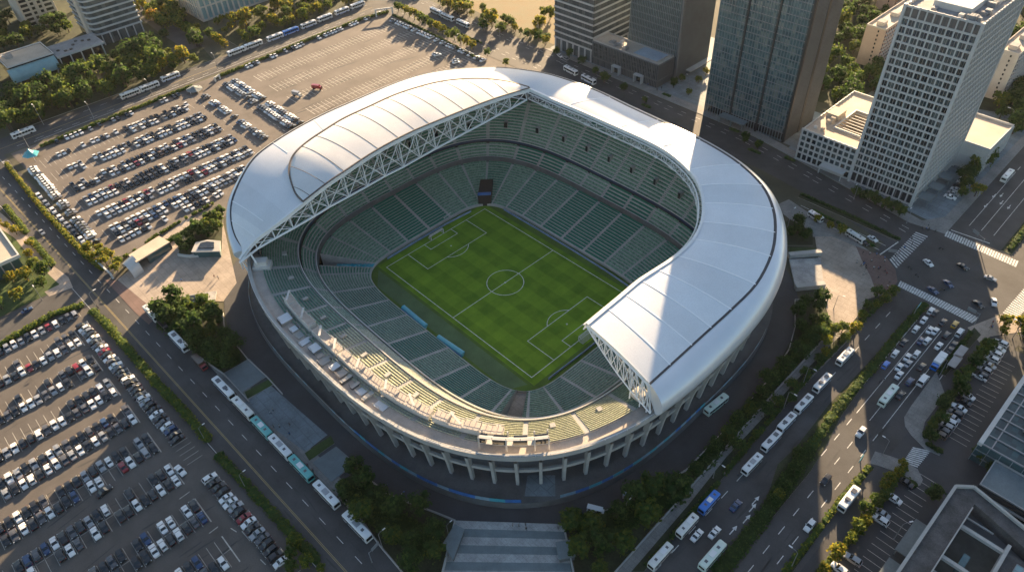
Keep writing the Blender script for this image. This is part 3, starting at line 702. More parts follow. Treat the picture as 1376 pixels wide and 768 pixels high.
l.new(n3.outputs[0], a2.inputs[2]); l.new(a2.outputs[0], ad.inputs[2])
rp = n.new('ShaderNodeValToRGB'); rp.color_ramp.elements[0].color = (.07, .145, .01, 1); rp.color_ramp.elements[1].color = (.175, .30, .022, 1); rp.color_ramp.elements[0].position = .05; rp.color_ramp.elements[1].position = .85
gm = n.new('ShaderNodeVectorMath'); gm.operation = 'ABSOLUTE'; l.new(tc.outputs['Object'], gm.inputs[0]); gs = n.new('ShaderNodeVectorMath'); gs.operation = 'SUBTRACT'; gs.inputs[1].default_value = (50, 0, 0); l.new(gm.outputs[0], gs.inputs[0])
gl_ = n.new('ShaderNodeVectorMath'); gl_.operation = 'LENGTH'; l.new(gs.outputs[0], gl_.inputs[0]); gr = n.new('ShaderNodeMapRange'); gr.inputs['From Min'].default_value = 1; gr.inputs['From Max'].default_value = 9; gr.inputs['To Min'].default_value = .34; gr.inputs['To Max'].default_value = 0; l.new(gl_.outputs['Value'], gr.inputs['Value'])
aw = n.new('ShaderNodeMath'); aw.operation = 'ADD'; l.new(ad.outputs[0], aw.inputs[0]); l.new(gr.outputs[0], aw.inputs[1]); ad = aw
l.new(ad.outputs[0], rp.inputs[0]); l.new(rp.outputs[0], b.inputs['Base Color'])
MT['pitch_turf'] = pm
defm('turf_dark', (0.065, 0.12, 0.014), 0.9, var=0.25, scale=.08, fine=.15)
defm('turf_green_track', (0.075, 0.13, 0.055), 0.9, var=0.2, scale=.1, fine=.1)
m = MB(); R0f = [spol(R0, 2*pi*i/120, .2) for i in range(120)]; m.poly([(x, y, .03) for x, y in R0f])
tag(structure(m.build('pitch_surround', 'turf_dark')), 'dark green turf apron round the football pitch', 'turf')
m = MB(); P = [spol((1, -2.9, 58, 42, 9), 2*pi*i/160) for i in range(160)]
P2 = ats([(500, 372), (700, 528), (655, 522), (545, 430)], .05)
m.poly([(-54, -38, .045), (54, -38, .045), (50, -46, .045), (-44, -46, .045)], 0)
tag(structure(m.build('pitch_side_track', 'turf_green_track')), 'pale green strip beside the near touchline with the dugouts', 'track')
m = MB(); quadz(m, -56.5, -36.5, 56.5, 37, .06); tag(structure(m.build('pitch', 'pitch_turf')), 'football pitch mown in a chequered pattern', 'pitch')
m = MB(); LW = .17; z = .075
def hl(x0, y0, x1, y1):
    d = Vector((x1-x0, y1-y0)); L = d.length; d /= L; n_ = Vector((-d.y, d.x))*LW; e = d*LW
    a, b = Vector((x0, y0))-e, Vector((x1, y1))+e
    m.poly([(*(a-n_), z), (*(b-n_), z), (*(b+n_), z), (*(a+n_), z)])
def arc(cx, cy, r, a0, a1, nn=48):
    for k in range(nn):
        t0, t1 = a0+(a1-a0)*k/nn, a0+(a1-a0)*(k+1)/nn
        m.poly([(cx+(r-LW)*cos(t0), cy+(r-LW)*sin(t0), z), (cx+(r+LW)*cos(t0), cy+(r+LW)*sin(t0), z), (cx+(r+LW)*cos(t1), cy+(r+LW)*sin(t1), z), (cx+(r-LW)*cos(t1), cy+(r-LW)*sin(t1), z)])
for y in (-34, 34): hl(-52.5, y, 52.5, y)
for x in (-52.5, 52.5): hl(x, -34, x, 34)
z = .08; hl(0, -34, 0, 34); z = .085; arc(0, 0, 9.15, 0, 2*pi, 72); arc(0, 0, .35, 0, 2*pi, 12)
for s in (-1, 1):
    z = .08; hl(s*36, -20.16, s*36, 20.16); hl(s*47, -9.16, s*47, 9.16)
    z = .085
    for y in (-20.16, 20.16): hl(s*52.5, y, s*36, y)
    for y in (-9.16, 9.16): hl(s*52.5, y, s*47, y)
    arc(s*41.5, 0, .3, 0, 2*pi, 10); a = math.acos(5.5/9.15); c = pi if s > 0 else 0; arc(s*41.5, 0, 9.15, c-a, c+a, 24)
tag(structure(m.build('pitch_markings', 'paint_white')), 'white line markings of the football pitch', 'markings')
def goal(x, y, rz, label, sc=1.0):
    t = thing('football_goal', label, 'goal', (x, y, .08), rz); t.scale = (sc, sc, sc)
    f = MB(); W, H, D = 4.2, 2.9, 2.6
    for s in (-1, 1):
        f.tube([(0, s*W, 0), (0, s*W, H)], .16, 6); f.tube([(0, s*W, H), (-1.2, s*W, H), (-D, s*W, .05)], .09, 5); f.tube([(0, s*W, .08), (-D, s*W, .08)], .09, 5)
    f.tube([(0, -W-.1, H), (0, W+.1, H)], .16, 6); f.tube([(-D, -W, .08), (-D, W, .08)], .09, 5)
    o = f.build('frame', 'paint_white'); o.parent = t
    nn = MB()
    prof = [(-.05, H-.02), (-1.2, H-.02), (-D, .1)]
    for k in range(29): y_ = -W+2*W*k/28; [nn.bar((a[0], y_, a[1]), (b_[0], y_, b_[1]), .05) for a, b_ in zip(prof, prof[1:])]
    for k in range(14):
        tt = k/13; p = (lerp(-.05, -1.2, tt*2.5), H-.02) if tt < .4 else (lerp(-1.2, -D, (tt-.4)/.6), lerp(H, .1, (tt-.4)/.6)); nn.bar((p[0], -W, p[1]), (p[0], W, p[1]), .05)
    for s in (-1, 1):
        for k in range(7): zz = .2+k*.42; nn.bar((0, s*W, zz), (-D+(D-1.2)*zz/H, s*W, zz), .05)
    o = nn.build('net', 'net'); o.parent = t
goal(-52.6, 0, 0, 'white goal with a net standing on the far left goal line of the pitch')
goal(52.6, 0, pi, 'white goal half under the roof edge at the right end of the pitch')
c = at(591, 300); goal(c[0], c[1]+6, 0.15, 'smaller spare white goal parked behind the left goal', .7)
for (a, b, lab) in (((542, 415), (573, 441), 'long cyan roofed dugout nearer the left corner of the pitch'), ((589, 455), (623, 478), 'long cyan roofed dugout nearer the halfway line, towards the near corner')):
    p, q = at(*a), at(*b); cx, cy = (p[0]+q[0])/2, (p[1]+q[1])/2; L = hypot(q[0]-p[0], q[1]-p[1])/2; rz = atan2(q[1]-p[1], q[0]-p[0])
    t = thing('dugout', lab, 'dugout', (cx, cy, .05), rz)
    m = MB(); pr = [(1.1, 1.9), (.8, 2.2), (0, 2.3), (-.8, 1.9), (-1.2, .9), (-1.25, 0)]
    m.grid([[(-L, y, z_) for y, z_ in pr], [L, 0] and [(L, y, z_) for y, z_ in pr]], 0); o = m.build('canopy', 'cyan_board'); o.parent = t
    m = MB(); m.box(-L+.1, -1.2, .0, L-.1, -.4, .5)
    for k in range(int(L*2/.9)): m.box(-L+.3+k*.9, -1.3, .5, -L+1.0+k*.9, -1.15, 1.2)
    o = m.build('bench', 'blue_sheet'); o.parent = t
    for s in (-L, L):
        m = MB(); m.grid([[(s, y, z_) for y, z_ in pr], [(s, 0, 0)]*len(pr)], 0); o = m.build('side_panel', 'cyan_board'); o.parent = t
# boards round the pitch, one run per side
def board(P, lab):
    c = bcx(P); m = MB()
    for a, b in zip(P, P[1:]):
        d = Vector((b[0]-a[0], b[1]-a[1])).normalized()
        m.obox(((a[0]+b[0])/2, (a[1]+b[1])/2), (d.x, d.y), hypot(b[0]-a[0], b[1]-a[1])/2-.1, .12, .05, 1.15, 0)
    tag(m.build('perimeter_board', 'board_blue', None, (c[0], c[1], 0)), lab, 'advertising board')
board([(-44, 40.5), (-20, 40.7), (6, 40.7), (30, 40.2), (52, 38.6)], 'pale blue boards along the far touchline')
board([(-57.2, -30), (-57.6, -10), (-57.4, 10), (-56, 27)], 'pale blue boards behind the left goal line')
board([(58.5, -30), (59, -8), (58.8, 14)], 'dark-backed boards behind the right goal line')
# sheeted building site fence on the podium edge
def fencering(i0, i1, lab, mats, h, name='site_fence', step=2):
    idx = [(i0+k) % NS for k in range(0, ((i1-i0) % NS)+1, step)]; R = (POD[0], POD[1], POD[2]-.4, POD[3]-.4, POD[4]); c = RP(R, idx[len(idx)//2]); m = MB()
    for n_, (a, b) in enumerate(zip(idx, idx[1:])):
        p, q = RP(R, a), RP(R, b); m.bar((*p, 3.5+h/2), (*q, 3.5+h/2), .12, h, k=(n_*7//5) % len(mats)); m.bar((*p, 3.5), (*p, 3.6+h), .14, k=0)
    tag(m.build(name, mats, None, (c[0], c[1], 3.5)), lab, 'fence')
iA = nearest(POD, at(312, 370, 3)); iB = nearest(POD, at(480, 577, 3)); iC = nearest(POD, at(700, 668, 3)); iD = nearest(POD, at(748, 670, 3)); iE = nearest(POD, at(945, 545, 3)); iF = nearest(POD, at(1043, 449, 3))
defm('pale_sheet', (0.22, 0.33, 0.40), .6, var=.2, scale=.2)
fencering(iA, iB, 'low pale railing on the podium edge on the left of the stadium', ['steel_grey', 'pale_sheet', 'steel_grey'], 1.1)
fencering(iB, iC, 'blue sheeted fence on the podium edge left of the south gate', ['blue_sheet', 'teal_sheet', 'blue_sheet', 'pale_sheet'], 1.9)
fencering(iD, iE, 'blue and white sheeted fence on the podium edge right of the south gate', ['pale_sheet', 'blue_sheet', 'teal_sheet'], 1.7)
fencering(iE, iF, 'pale railing on the podium edge below the right side of the stadium', ['steel_grey', 'pale_sheet'], 1.1)
# ================================================================== GROUND, ROADS, MARKINGS
def sheet(name, poly, z, m, label, cat, top=None):
    mb = MB(); mb.poly([(x, y, z) for x, y in poly]); o = structure(mb.build(name, m)); o['label'] = label; o['category'] = cat; return o
def slab(name, poly, z0, z1, m, label, cat):
    """a raised pavement: kerb stone rim outside, paving on top"""
    mb = MB(); mb.prism(poly, z0, z1, 1, 0); o = structure(mb.build(name, [m, 'kerb'])); o['label'] = label; o['category'] = cat; return o
sheet('ground', [(-2500, -2000), (2000, -2000), (2000, 2500), (-2500, 2500)], -0.02, 'earth', 'bare olive earth that lies under the whole district', 'ground')
YC = lambda x: -143.35+0.0356*x
def wstrip(x0, x1, a, b): return [(x0, YC(x0)+a), (x1, YC(x1)+a), (x1, YC(x1)+b), (x0, YC(x0)+b)]
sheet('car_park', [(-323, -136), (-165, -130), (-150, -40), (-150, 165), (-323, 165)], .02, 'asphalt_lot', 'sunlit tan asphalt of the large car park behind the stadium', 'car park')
sheet('car_park', [(-142, -420), (220, -420), (220, -140), (-142, -150)], .02, 'asphalt_lot_shade', 'asphalt of the lower left car park beside the bus road', 'car park')
sheet('road', wstrip(-460, 330, -6.8, 15.2), .05, 'asphalt_road', 'asphalt road on the left with the long line of waiting buses', 'road')
sheet('road', [(-347, -400), (-322.5, -400), (-326, 30), (-331, 205), (-351, 205)], .04, 'asphalt_road', 'asphalt road running along the far side of the large car park', 'road')
NE = [(-600, 212), (-145, 201), (-48, 198), (14, 197), (64, 188), (122, 177)]
SE = [(124, 152), (76, 164), (40, 169), (0, 171), (-60, 169), (-150, 166), (-326, 163), (-600, 165)]
sheet('road', NE+SE, .06, 'asphalt_road', 'road between the stadium and the towers', 'road')
sheet('road', [(130, 120), (178, 120), (178, -60), (172, -420), (120, -420), (134, -80), (130, -50), (129, 10)], .05, 'asphalt_road', 'wide main road on the right with the planted median', 'road')
sheet('road', [(137, 178), (196, 178), (200, 700), (133, 700)], .05, 'asphalt_road', 'main road beyond the crossing beside the white tower', 'road')
sheet('road', [(182, 126), (182, 182), (700, 215), (700, 110)], .045, 'asphalt_road', 'road leading off the crossing to the right', 'road')
sheet('road', [(118, 114), (190, 114), (198, 182), (118, 182)], .07, 'asphalt_road', 'asphalt surface of the crossing itself', 'road')
sheet('road', ats([(-60, 452), (0, 427), (60, 398), (110, 380), (140, 415), (108, 414), (80, 416), (33, 438), (0, 468), (-60, 505)]), .055, 'asphalt_road', 'side road joining the bus road on the left', 'road')
sheet('lane', [(170, -160), (245, -160), (245, 122), (170, 122)], .035, 'asphalt_dark', 'dark asphalt lanes and stalls right of the main road', 'lane')
sheet('road', ats([(150, -30), (182, 0), (230, 30), (275, 62), (262, 75), (215, 45), (170, 10), (130, -20)]), .045, 'asphalt_road', 'narrow tree lined road beside the office tower at upper left', 'road')
apr = (-4, 2, 131.5, 121, 2.9)
mb = MB(); mb.grid([[(*spol((-4, 2, 116, 104, 2.9), 2*pi*i/140), .08), (*spol(apr, 2*pi*i/140), .08)] for i in range(141)], 0); o = structure(mb.build('apron_road', 'asphalt_dark')); o['label'] = 'dark service road ringing the stadium'; o['category'] = 'road'
# paved places
sheet('plaza', ats([(158, 376), (186, 352), (226, 312), (252, 292), (300, 300), (318, 380), (300, 405), (245, 402), (217, 424)]), .10, 'paving_warm', 'warm stone plaza left of the stadium', 'plaza')
sheet('pavement', ats([(160, 378), (215, 422), (200, 436), (180, 418), (158, 394), (140, 375)]), .11, 'paving_red', 'reddish pavement along the bus road at the left plaza', 'pavement')
slab('pavement', wstrip(-100, 115, 15.3, 21.0), 0, .17, 'paving', 'grey pavement along the stadium side of the bus road', 'pavement')
slab('plaza', ats([(326, 543), (364, 518), (440, 584), (410, 607)]), .06, .2, 'paving_blue', 'blue grey paved plaza below the stadium on the left', 'plaza')
sheet('plaza', ats([(262, 480), (300, 495), (335, 482), (360, 505), (398, 500), (480, 590), (470, 640), (455, 655), (440, 640), (300, 505)]), .095, 'asphalt_dark', 'dark forecourt round the blue grey plaza', 'forecourt')
slab('ramp', ats([(302, 502), (335, 482), (358, 506), (325, 528)]), .06, .5, 'slab_teal', 'square grey ramp slab beside the tree belt left of the blue grey plaza', 'ramp')
slab('ramp', ats([(420, 622), (452, 600), (478, 622), (446, 648)]), .06, .45, 'slab_teal', 'grey ramp slab below the blue grey plaza', 'ramp')
slab('lawn', ats([(329, 527), (365, 508), (369, 516), (333, 536)]), .06, .35, 'grass', 'narrow lawn at the top of the blue grey plaza', 'lawn')
slab('lawn', ats([(409.6, 609), (444.7, 585.5), (449.7, 595.6), (416, 619)]), .06, .35, 'grass', 'narrow lawn at the bottom of the blue grey plaza', 'lawn')
slab('plaza', ats([(1095, 318), (1118, 318), (1150, 331), (1190, 345), (1203, 362), (1206, 378), (1196, 392), (1165, 402), (1150, 430), (1135, 450), (1118, 440), (1106, 400), (1100, 350)]), 0, .16, 'paving_warm', 'stone plaza between the stadium and the crossing', 'plaza')
sheet('pavement', ats([(1150, 331), (1190, 345), (1203, 362), (1206, 378), (1196, 392), (1178, 396), (1170, 372), (1158, 350)]), .175, 'paving_red', 'reddish rounded pavement at the corner of the crossing', 'pavement')
sheet('path', ats([(1135, 450), (1118, 440), (1000, 570), (880, 700), (810, 775), (842, 775), (905, 705), (1020, 580), (1145, 452)]), .09, 'paving', 'grey service path along the green belt right of the stadium', 'path')
slab('pavement', ats([(1040, 277), (1060, 268), (1100, 295), (1140, 318), (1178, 344), (1150, 331), (1118, 318), (1090, 318)]), 0, .14, 'paving', 'pavement along the stadium side of the far road', 'pavement')
slab('pavement', [(120, 178), (137, 181), (134, 420), (131, 420), (131, 195), (124, 184), (64, 195), (14, 205), (-20, 206), (-60, 207), (-165, 206), (-170, 202), (-48, 199), (14, 198), (64, 189)], 0, .16, 'paving', 'pavement in front of the tall towers', 'pavement')
sheet('forecourt', [(-168, 206), (-20, 206), (-25, 300), (-170, 300)], .03, 'paving_blue', 'pale paved forecourt round the two left towers', 'forecourt')
sheet('forecourt', [(-18, 206), (40, 203), (38, 250), (-20, 250)], .035, 'paving_blue', 'paved forecourt of the tall glass tower', 'forecourt')
sheet('forecourt', [(36, 195), (131, 186), (131, 330), (40, 300)], .03, 'paving_blue', 'paved forecourt round the white gridded tower', 'forecourt')
slab('pavement', ats([(1258, 499), (1225, 544), (1215, 560), (1216, 572), (1224, 584), (1243, 603), (1262, 612), (1266, 607), (1248, 592), (1240, 578), (1243, 566), (1270, 530)]), 0, .15, 'paving', 'curved pavement above the side entrance on the right', 'pavement')
slab('pavement', ats([(1176, 606), (1201, 614), (1218, 621), (1233, 630), (1240, 644), (1237, 651), (1229, 654), (1205, 634), (1180, 625), (1168, 622)]), 0, .15, 'paving', 'rounded pavement below the side entrance on the right', 'pavement')
slab('pavement', ats([(1300, 440), (1346, 422), (1372, 430), (1372, 446), (1330, 452), (1318, 462), (1306, 448)]), 0, .15, 'paving_warm', 'sunlit pavement at the lower right corner of the crossing', 'pavement')
# broad banded steps at the bottom
ST = [(612, 700), (757, 705), (772, 790), (592, 790)]
sA, sB, sC, sD = [Vector(p) for p in ats(ST)]
m = MB(); nb = 8
for k in range(nb):
    t0, t1 = k/nb, (k+1)/nb
    P = [tuple(sA.lerp(sD, t0)), tuple(sB.lerp(sC, t0)), tuple(sB.lerp(sC, t1)), tuple(sA.lerp(sD, t1))]
    m.prism(P, .02, .75-.07*k, k % 2)
o = tag(m.build('banded_steps', ['slab_light', 'slab_teal'], None, (*tuple((sA+sC)/2), 0)), 'broad flight of shallow steps in pale and grey bands leading to the south gate', 'steps')
for q, lab in ((((598, 735), (612, 712), (624, 718), (610, 755)), 'low dark roofed kiosk on the left edge of the banded steps'), (((748, 735), (766, 732), (772, 752), (752, 756)), 'low teal roofed kiosk on the right edge of the banded steps')):
    P = ats(q); c = bcx(P); t = thing('kiosk', lab, 'kiosk', (*c, 0))
    a = MB(); a.prism(P, 0, 3.0, 0); a.build('wall', 'concrete_dark', t)
    a = MB(); a.prism([(c[0]+(x-c[0])*1.12, c[1]+(y-c[1])*1.12) for x, y in P], 3.0, 3.4, 0, None, True); a.build('roof', 'slab_teal', t)
# south gate ramp up to the podium
P = ats([(705, 668), (746, 668), (746, 640), (709, 640)], 2.5); m = MB(); m.prism(P, .05, 3.56, 0)
tag(m.build('gate_landing', 'paving_blue', None, (*bcx(P), 0)), 'pale landing slab at the south gate of the podium', 'landing')
# ------------------------------------------------------------------ markings
mk = MB(); ylw = MB(); lotm = MB()
def stripe(mb, a, b, wd, z): 
    d = Vector((b[0]-a[0], b[1]-a[1])); 
    if d.length < .01: return
    d.normalize(); n_ = Vector((-d.y, d.x))*wd/2; a = Vector(a); b = Vector(b)
    mb.poly([(*(a-n_), z), (*(b-n_), z), (*(b+n_), z), (*(a+n_), z)])
def dashes(mb, a, b, wd, z, on, off):
    d = Vector((b[0]-a[0], b[1]-a[1])); L = d.length; d /= L; s = 0
    while s < L: stripe(mb, Vector(a)+d*s, Vector(a)+d*min(L, s+on), wd, z); s += on+off
for dx in (-.24, .24): stripe(ylw, (-460, YC(-460)+dx), (330, YC(330)+dx), .18, .06)
for o_ in (5.6,):
    dashes(mk, (-440, YC(-440)+o_), (330, YC(330)+o_), .22, .06, 4, 7)
stripe(mk, (-460, YC(-460)+11.6), (-165, YC(-165)+11.6), .22, .06); stripe(mk, (-460, YC(-460)-6.2), (330, YC(330)-6.2), .2, .06)
for xx in (-334.5,):
    stripe(ylw, (xx, -140), (-339.5, 200), .3, .05)
for xx in (-343, -330): dashes(mk, (xx, -130), (xx-4, 190), .25, .05, 5, 7)
stripe(mk, (-327, -120), (-329.5, 120), .3, .05)
# far road: lanes on both sides of the planted median
for f in (.16, .30): 
    for a in range(len(NE)-1):
        b0, b1 = NE[a], NE[a+1]; s0 = Vector((b0[0], b0[1]-28*f)); s1 = Vector((b1[0], b1[1]-26*f)); dashes(mk, s0, s1, .25, .072, 4, 7)
for f in (9, 13): 
    dashes(mk, (-320, 163+f), (-150, 166+f), .25, .072, 4, 7)
for px0, px1 in (((1086, 268), (1200, 320)), ((1076, 276), (1190, 330)), ((1066, 280), (1182, 336))): dashes(mk, at(*px0), at(*px1), .28, .074, 5, 6)
stripe(mk, at(1207, 325), at(1181, 343), .6, .076)
# main road lanes
for x in (137, 143): dashes(mk, (x, 108), (x+.5, -90), .28, .0625, 4.2, 5.8)
for x in (159.0, 164.4, 169.8): 
    stripe(mk, (x, 112), (x+.6, 44), .26, .0628); dashes(mk, (x+.6, 40), (x+2, -110), .28, .0628, 4.2, 5.8)
stripe(mk, (153.8, 113), (154.6, 60), .3, .063); stripe(mk, (175, 112), (176, 60), .3, .063)
stripe(mk, at(1247, 414), at(1308, 438), .6, .063)
for x in (143, 149, 155): stripe(mk, (x, 196), (x-1, 262), .26, .063); 
for x in (142, 148, 154): dashes(mk, (x, 265), (x-2, 500), .28, .063, 4.2, 6)
for x in (170, 177, 184): dashes(mk, (x, 200), (x, 500), .28, .063, 4.2, 6)
stripe(mk, at(1278, 309), at(1330, 327), .6, .077)
# lane arrows and writing-like chevrons near the stop line
def arrow(px, py, ang):
    c = Vector(at(px, py)); d = Vector((cos(ang), sin(ang))); n_ = Vector((-d.y, d.x)); z = .064
    stripe(mk, c-d*2.2, c+d*.6, .38, z); mk.poly([(*(c+d*.6-n_*.8), z), (*(c+d*2.6), z), (*(c+d*.6+n_*.8), z)])
for q in ((1336, 263), (1346, 272), (1356, 278), (1325, 276), (1346, 262)): arrow(q[0], q[1], pi*1.5)
for q in ((1015, 672), (1003, 697), (985, 712), (1011, 682)): arrow(q[0], q[1], pi/2)
def zebra(P, n_, wd, z):
    """P: four corners, bars run from side 0-1 to side 3-2"""
    a, b, c, d = [Vector(p) for p in P]
    for k in range(n_):
        t = (k+.5)/n_; p, q = a.lerp(b, t), d.lerp(c, t); stripe(mk, p, q, wd, z)
zebra(ats([(1231, 311), (1195, 349), (1204, 361), (1247.5, 317)]), 17, .9, .078)
zebra(ats([(1272, 309.5), (1369, 351), (1365.6, 359), (1268.6, 317)]), 29, .85, .078)
zebra(ats([(1209.5, 377), (1316, 427), (1306.5, 434), (1206, 384)]), 32, .85, .078)
zebra(ats([(1378, 385), (1346.7, 420.6), (1367, 428), (1392, 400)]), 15, .9, .078)
zebra(ats([(1227, 600), (1213, 621), (1232.4, 628), (1251, 605)]), 10, .62, .066)
# ------------------------------------------------------------------ stalls of the car parks
XL = {'A': -135.5, 'B': -118.0, 'C': -95.6, 'D': -75.5, 'E': -54.8, 'F': -34.0, 'G': -13.0, 'H': 9.5, 'I': 31.4, 'J': 53.0}
SP = 3.12; Y0 = -165.6
for r, xc in XL.items():
    n_ = 34
    for s in range(n_+1):
        y = Y0-SP*s
        if r == 'A': stripe(lotm, (xc-3.2, y+6), (xc+3.2, y+6), .16, .032)
        elif s == 0: stripe(lotm, (xc-6.8, y), (xc+6.8, y), .42, .036)
        else: stripe(lotm, (xc-6.6, y), (xc-.25, y), .17, .032); stripe(lotm, (xc+.25, y), (xc+6.6, y), .17, .032)
    if r != 'A': stripe(lotm, (xc, Y0), (xc, Y0-SP*n_), .17, .034)
for x0, x1 in ((-126, -13), (-3, 60)):
    x = x0
    while x < x1: stripe(lotm, (x, YC(x)-10.6), (x, YC(x)-17), .16, .032); x += SP
for q0, q1 in (((310, 709), (318, 714)), ((325, 713), (336, 726)), ((281, 716), (293, 707)), ((241, 670), (255, 660)), ((350, 751), (357, 758))): stripe(lotm, at(*q0), at(*q1), .3, .036)
XU = [-293.5, -272.5, -250.5, -229.5, -208.8, -189.0]
for xc in XU:
    for s in range(33):
        y = -25.6-SP*s; 
        stripe(lotm, (xc-6.3, y), (xc+6.3, y), .17, .032)
for xc in (-294.5, -271.5, -247, -222.5, -199):
    for s in range(44):
        y = 27.5+SP*s
        if s == 0: stripe(lotm, (xc-6.3, y), (xc+6.3, y), .4, .036)
        else: stripe(lotm, (xc-6.2, y), (xc-.3, y), .3, .032); stripe(lotm, (xc+.3, y), (xc+6.2, y), .3, .032)
    stripe(lotm, (xc, 27.5), (xc, 27.5+SP*43), .3, .034)
for y in (-19.5, 1.5):
    dashes(lotm, (-305, y), (-185, y), .3, .034, 3, 3)
# right hand stalls
RS0, RS1 = at(1300, 455), at(1245, 600)
def stallrow(a, b, dep, n_):
    a, b = Vector(a), Vector(b); d = (b-a)/n_; nn = Vector((1, 0))
    for k in range(n_+1): p = a+d*k; stripe(lotm, p, p+nn*dep, .2, .046)
stallrow((188.2, 112), (190.3, 58), 6.6, 17); stallrow((189.3, 34), (190.6, -40), 6.6, 23)
# worn patches and tyre tracks in the asphalt
rp_ = random.Random(5); pt = MB()
def patch(c, L, W, ang, z):
    d = Vector((cos(ang), sin(ang))); n_ = Vector((-d.y, d.x)); c = Vector(c); P = []
    for k in range(12):
        t = 2*pi*k/12; P.append((*(c+d*cos(t)*L*rp_.uniform(.85, 1.05)+n_*sin(t)*W*.7*rp_.uniform(.7, 1.2)), z))
    pt.poly(P)
for _ in range(60): patch((rp_.uniform(-300, -180), rp_.uniform(25, 150)), rp_.uniform(3, 12), rp_.uniform(.3, .9), pi/2+rp_.uniform(-.25, .25), .025)
for _ in range(60): patch((rp_.uniform(-120, 60), rp_.uniform(-215, -165)), rp_.uniform(2, 9), rp_.uniform(.2, .6), pi/2+rp_.uniform(-.2, .2), .025)
for _ in range(46): patch((rp_.uniform(132, 176), rp_.uniform(-60, 110)), rp_.uniform(3, 10), rp_.uniform(.25, .8), pi/2+rp_.uniform(-.08, .08), .055)
for _ in range(40): 
    x = rp_.uniform(-200, 80); patch((x, YC(x)+rp_.uniform(-4, 13)), rp_.uniform(3, 10), rp_.uniform(.25, .8), rp_.uniform(-.08, .08), .055)
def fin(mb, name, m_, lab, cat): o = structure(mb.build(name, m_)); o['label'] = lab; o['category'] = cat
fin(mk, 'road_markings', 'paint_white', 'white lane lines, arrows and zebra crossings of the roads', 'markings')
fin(ylw, 'road_markings', 'paint_yellow', 'double yellow centre lines of the roads', 'markings')
fin(lotm, 'bay_markings', 'paint_lot', 'worn pale bay lines of the car parks', 'markings')
fin(pt, 'asphalt_patches', 'asphalt_patch', 'dark repair patches and tyre stains in the asphalt', 'asphalt')
# ------------------------------------------------------------------ beds and medians: raised soil behind kerbs
def bed(poly, lab, h=.22, m_='soil'):
    o = slab('planting_bed', poly, 0, h, m_, lab, 'bed'); return o
BEDS = {}
BEDS['west'] = ats([(217, 424), (230, 402), (262, 405), (292, 415), (300, 440), (316, 462), (333, 483), (301, 501), (268, 479), (240, 449)]); bed(BEDS['west'], 'planted bed left of the stadium below the warm plaza')
BEDS['southw'] = ats([(455, 655), (476, 632), (520, 664), (590, 692), (610, 702), (594, 790), (560, 790), (515, 735)]); bed(BEDS['southw'], 'planted bed left of the banded steps')
BEDS['southe'] = ats([(762, 700), (800, 692), (860, 668), (920, 632), (925, 655), (880, 705), (820, 775), (776, 790)]); bed(BEDS['southe'], 'planted bed right of the banded steps')
BEDS['east'] = ats([(922, 630), (985, 565), (1040, 500), (1066, 450), (1068, 405), (1105, 402), (1112, 425), (1120, 440), (1040, 525), (926, 654)]); bed(BEDS['east'], 'planted bed along the right side of the stadium')
BEDS['northe'] = ats([(1052, 300), (1062, 295), (1092, 312), (1092, 330), (1058, 330)]); bed(BEDS['northe'], 'planted bed at the upper right edge of the stadium')
BEDS['nw'] = ats([(240, 340), (252, 312), (300, 285), (298, 335), (280, 325), (252, 345)]); bed(BEDS['nw'], 'planted bed between the stadium and the upper left car park')
BEDS['median'] = ats([(1240, 405), (1204, 445), (1162, 492), (1115, 542), (1071, 599), (1045, 624), (1032, 663), (1012, 705), (955, 775), (972, 775), (1089, 633), (1109, 600), (1129, 561), (1160, 517), (1200, 466), (1246, 412)]); bed(BEDS['median'], 'planted median of the main road on the right')
BEDS['nmed'] = ats([(1077, 259), (1150, 290), (1209, 320), (1205, 324), (1145, 297), (1072, 265)]); bed(BEDS['nmed'], 'planted median of the road between stadium and towers')
BEDS['cmed'] = [(162, 186), (167, 186), (164, 420), (160, 420)]; bed(BEDS['cmed'], 'planted median of the main road beyond the crossing')
BEDS['kerbw'] = ats([(1198, 393), (1180, 410), (1150, 446), (1092, 503), (1044, 559), (1010, 597), (985, 626), (938, 681), (865, 768), (848, 768), (925, 678), (975, 615), (1030, 556), (1080, 500), (1140, 440), (1168, 404)]); bed(BEDS['kerbw'], 'planted verge on the stadium side of the main road')
BEDS['kerbe'] = ats([(1309, 440), (1258, 500), (1270, 505), (1318, 450)]); bed(BEDS['kerbe'], 'planted verge right of the queue of cars')
BEDS['kerbe2'] = ats([(1166, 622), (1126, 667), (1107, 694), (1046, 775), (1060, 775), (1118, 695), (1175, 628)]); bed(BEDS['kerbe2'], 'planted verge right of the main road at the bottom')
BEDS['hedge1'] = ats([(1326, 462), (1296, 500), (1240, 585), (1248, 600), (1265, 600), (1300, 540), (1340, 455)]); 
BEDS['ul'] = [(-352, -125), (-350, 20), (-380, 25), (-392, -120)]; bed(BEDS['ul'], 'wooded verge on the far side of the car park road at upper left')
BEDS['ul2'] = [(-353, 45), (-357, 190), (-410, 190), (-400, 45)]; bed(BEDS['ul2'], 'wooded verge with golden trees beyond the car park road')
sheet('woodland_floor', [(-480, -150), (-396, -130), (-398, 40), (-440, 60), (-700, 60), (-760, -150)], .0, 'soil', 'dark grass under the woods at upper left', 'grass')
sheet('woodland_floor', [(-30, 245), (131, 300), (131, 700), (-60, 700)], .0, 'soil', 'dark grass under the woods behind the towers at upper right', 'grass')
sheet('dry_field', [(-420, 222), (-170, 212), (-178, 420), (-480, 440)], .005, 'dry_field', 'dry golden waste ground beyond the far road at the top', 'field')
sheet('lawn', ats([(0, 300), (28, 310), (75, 355), (98, 385), (60, 397), (0, 425), (-80, 460), (-80, 300)]), .03, 'grass', 'lawn under the trees round the building at the left edge', 'lawn')
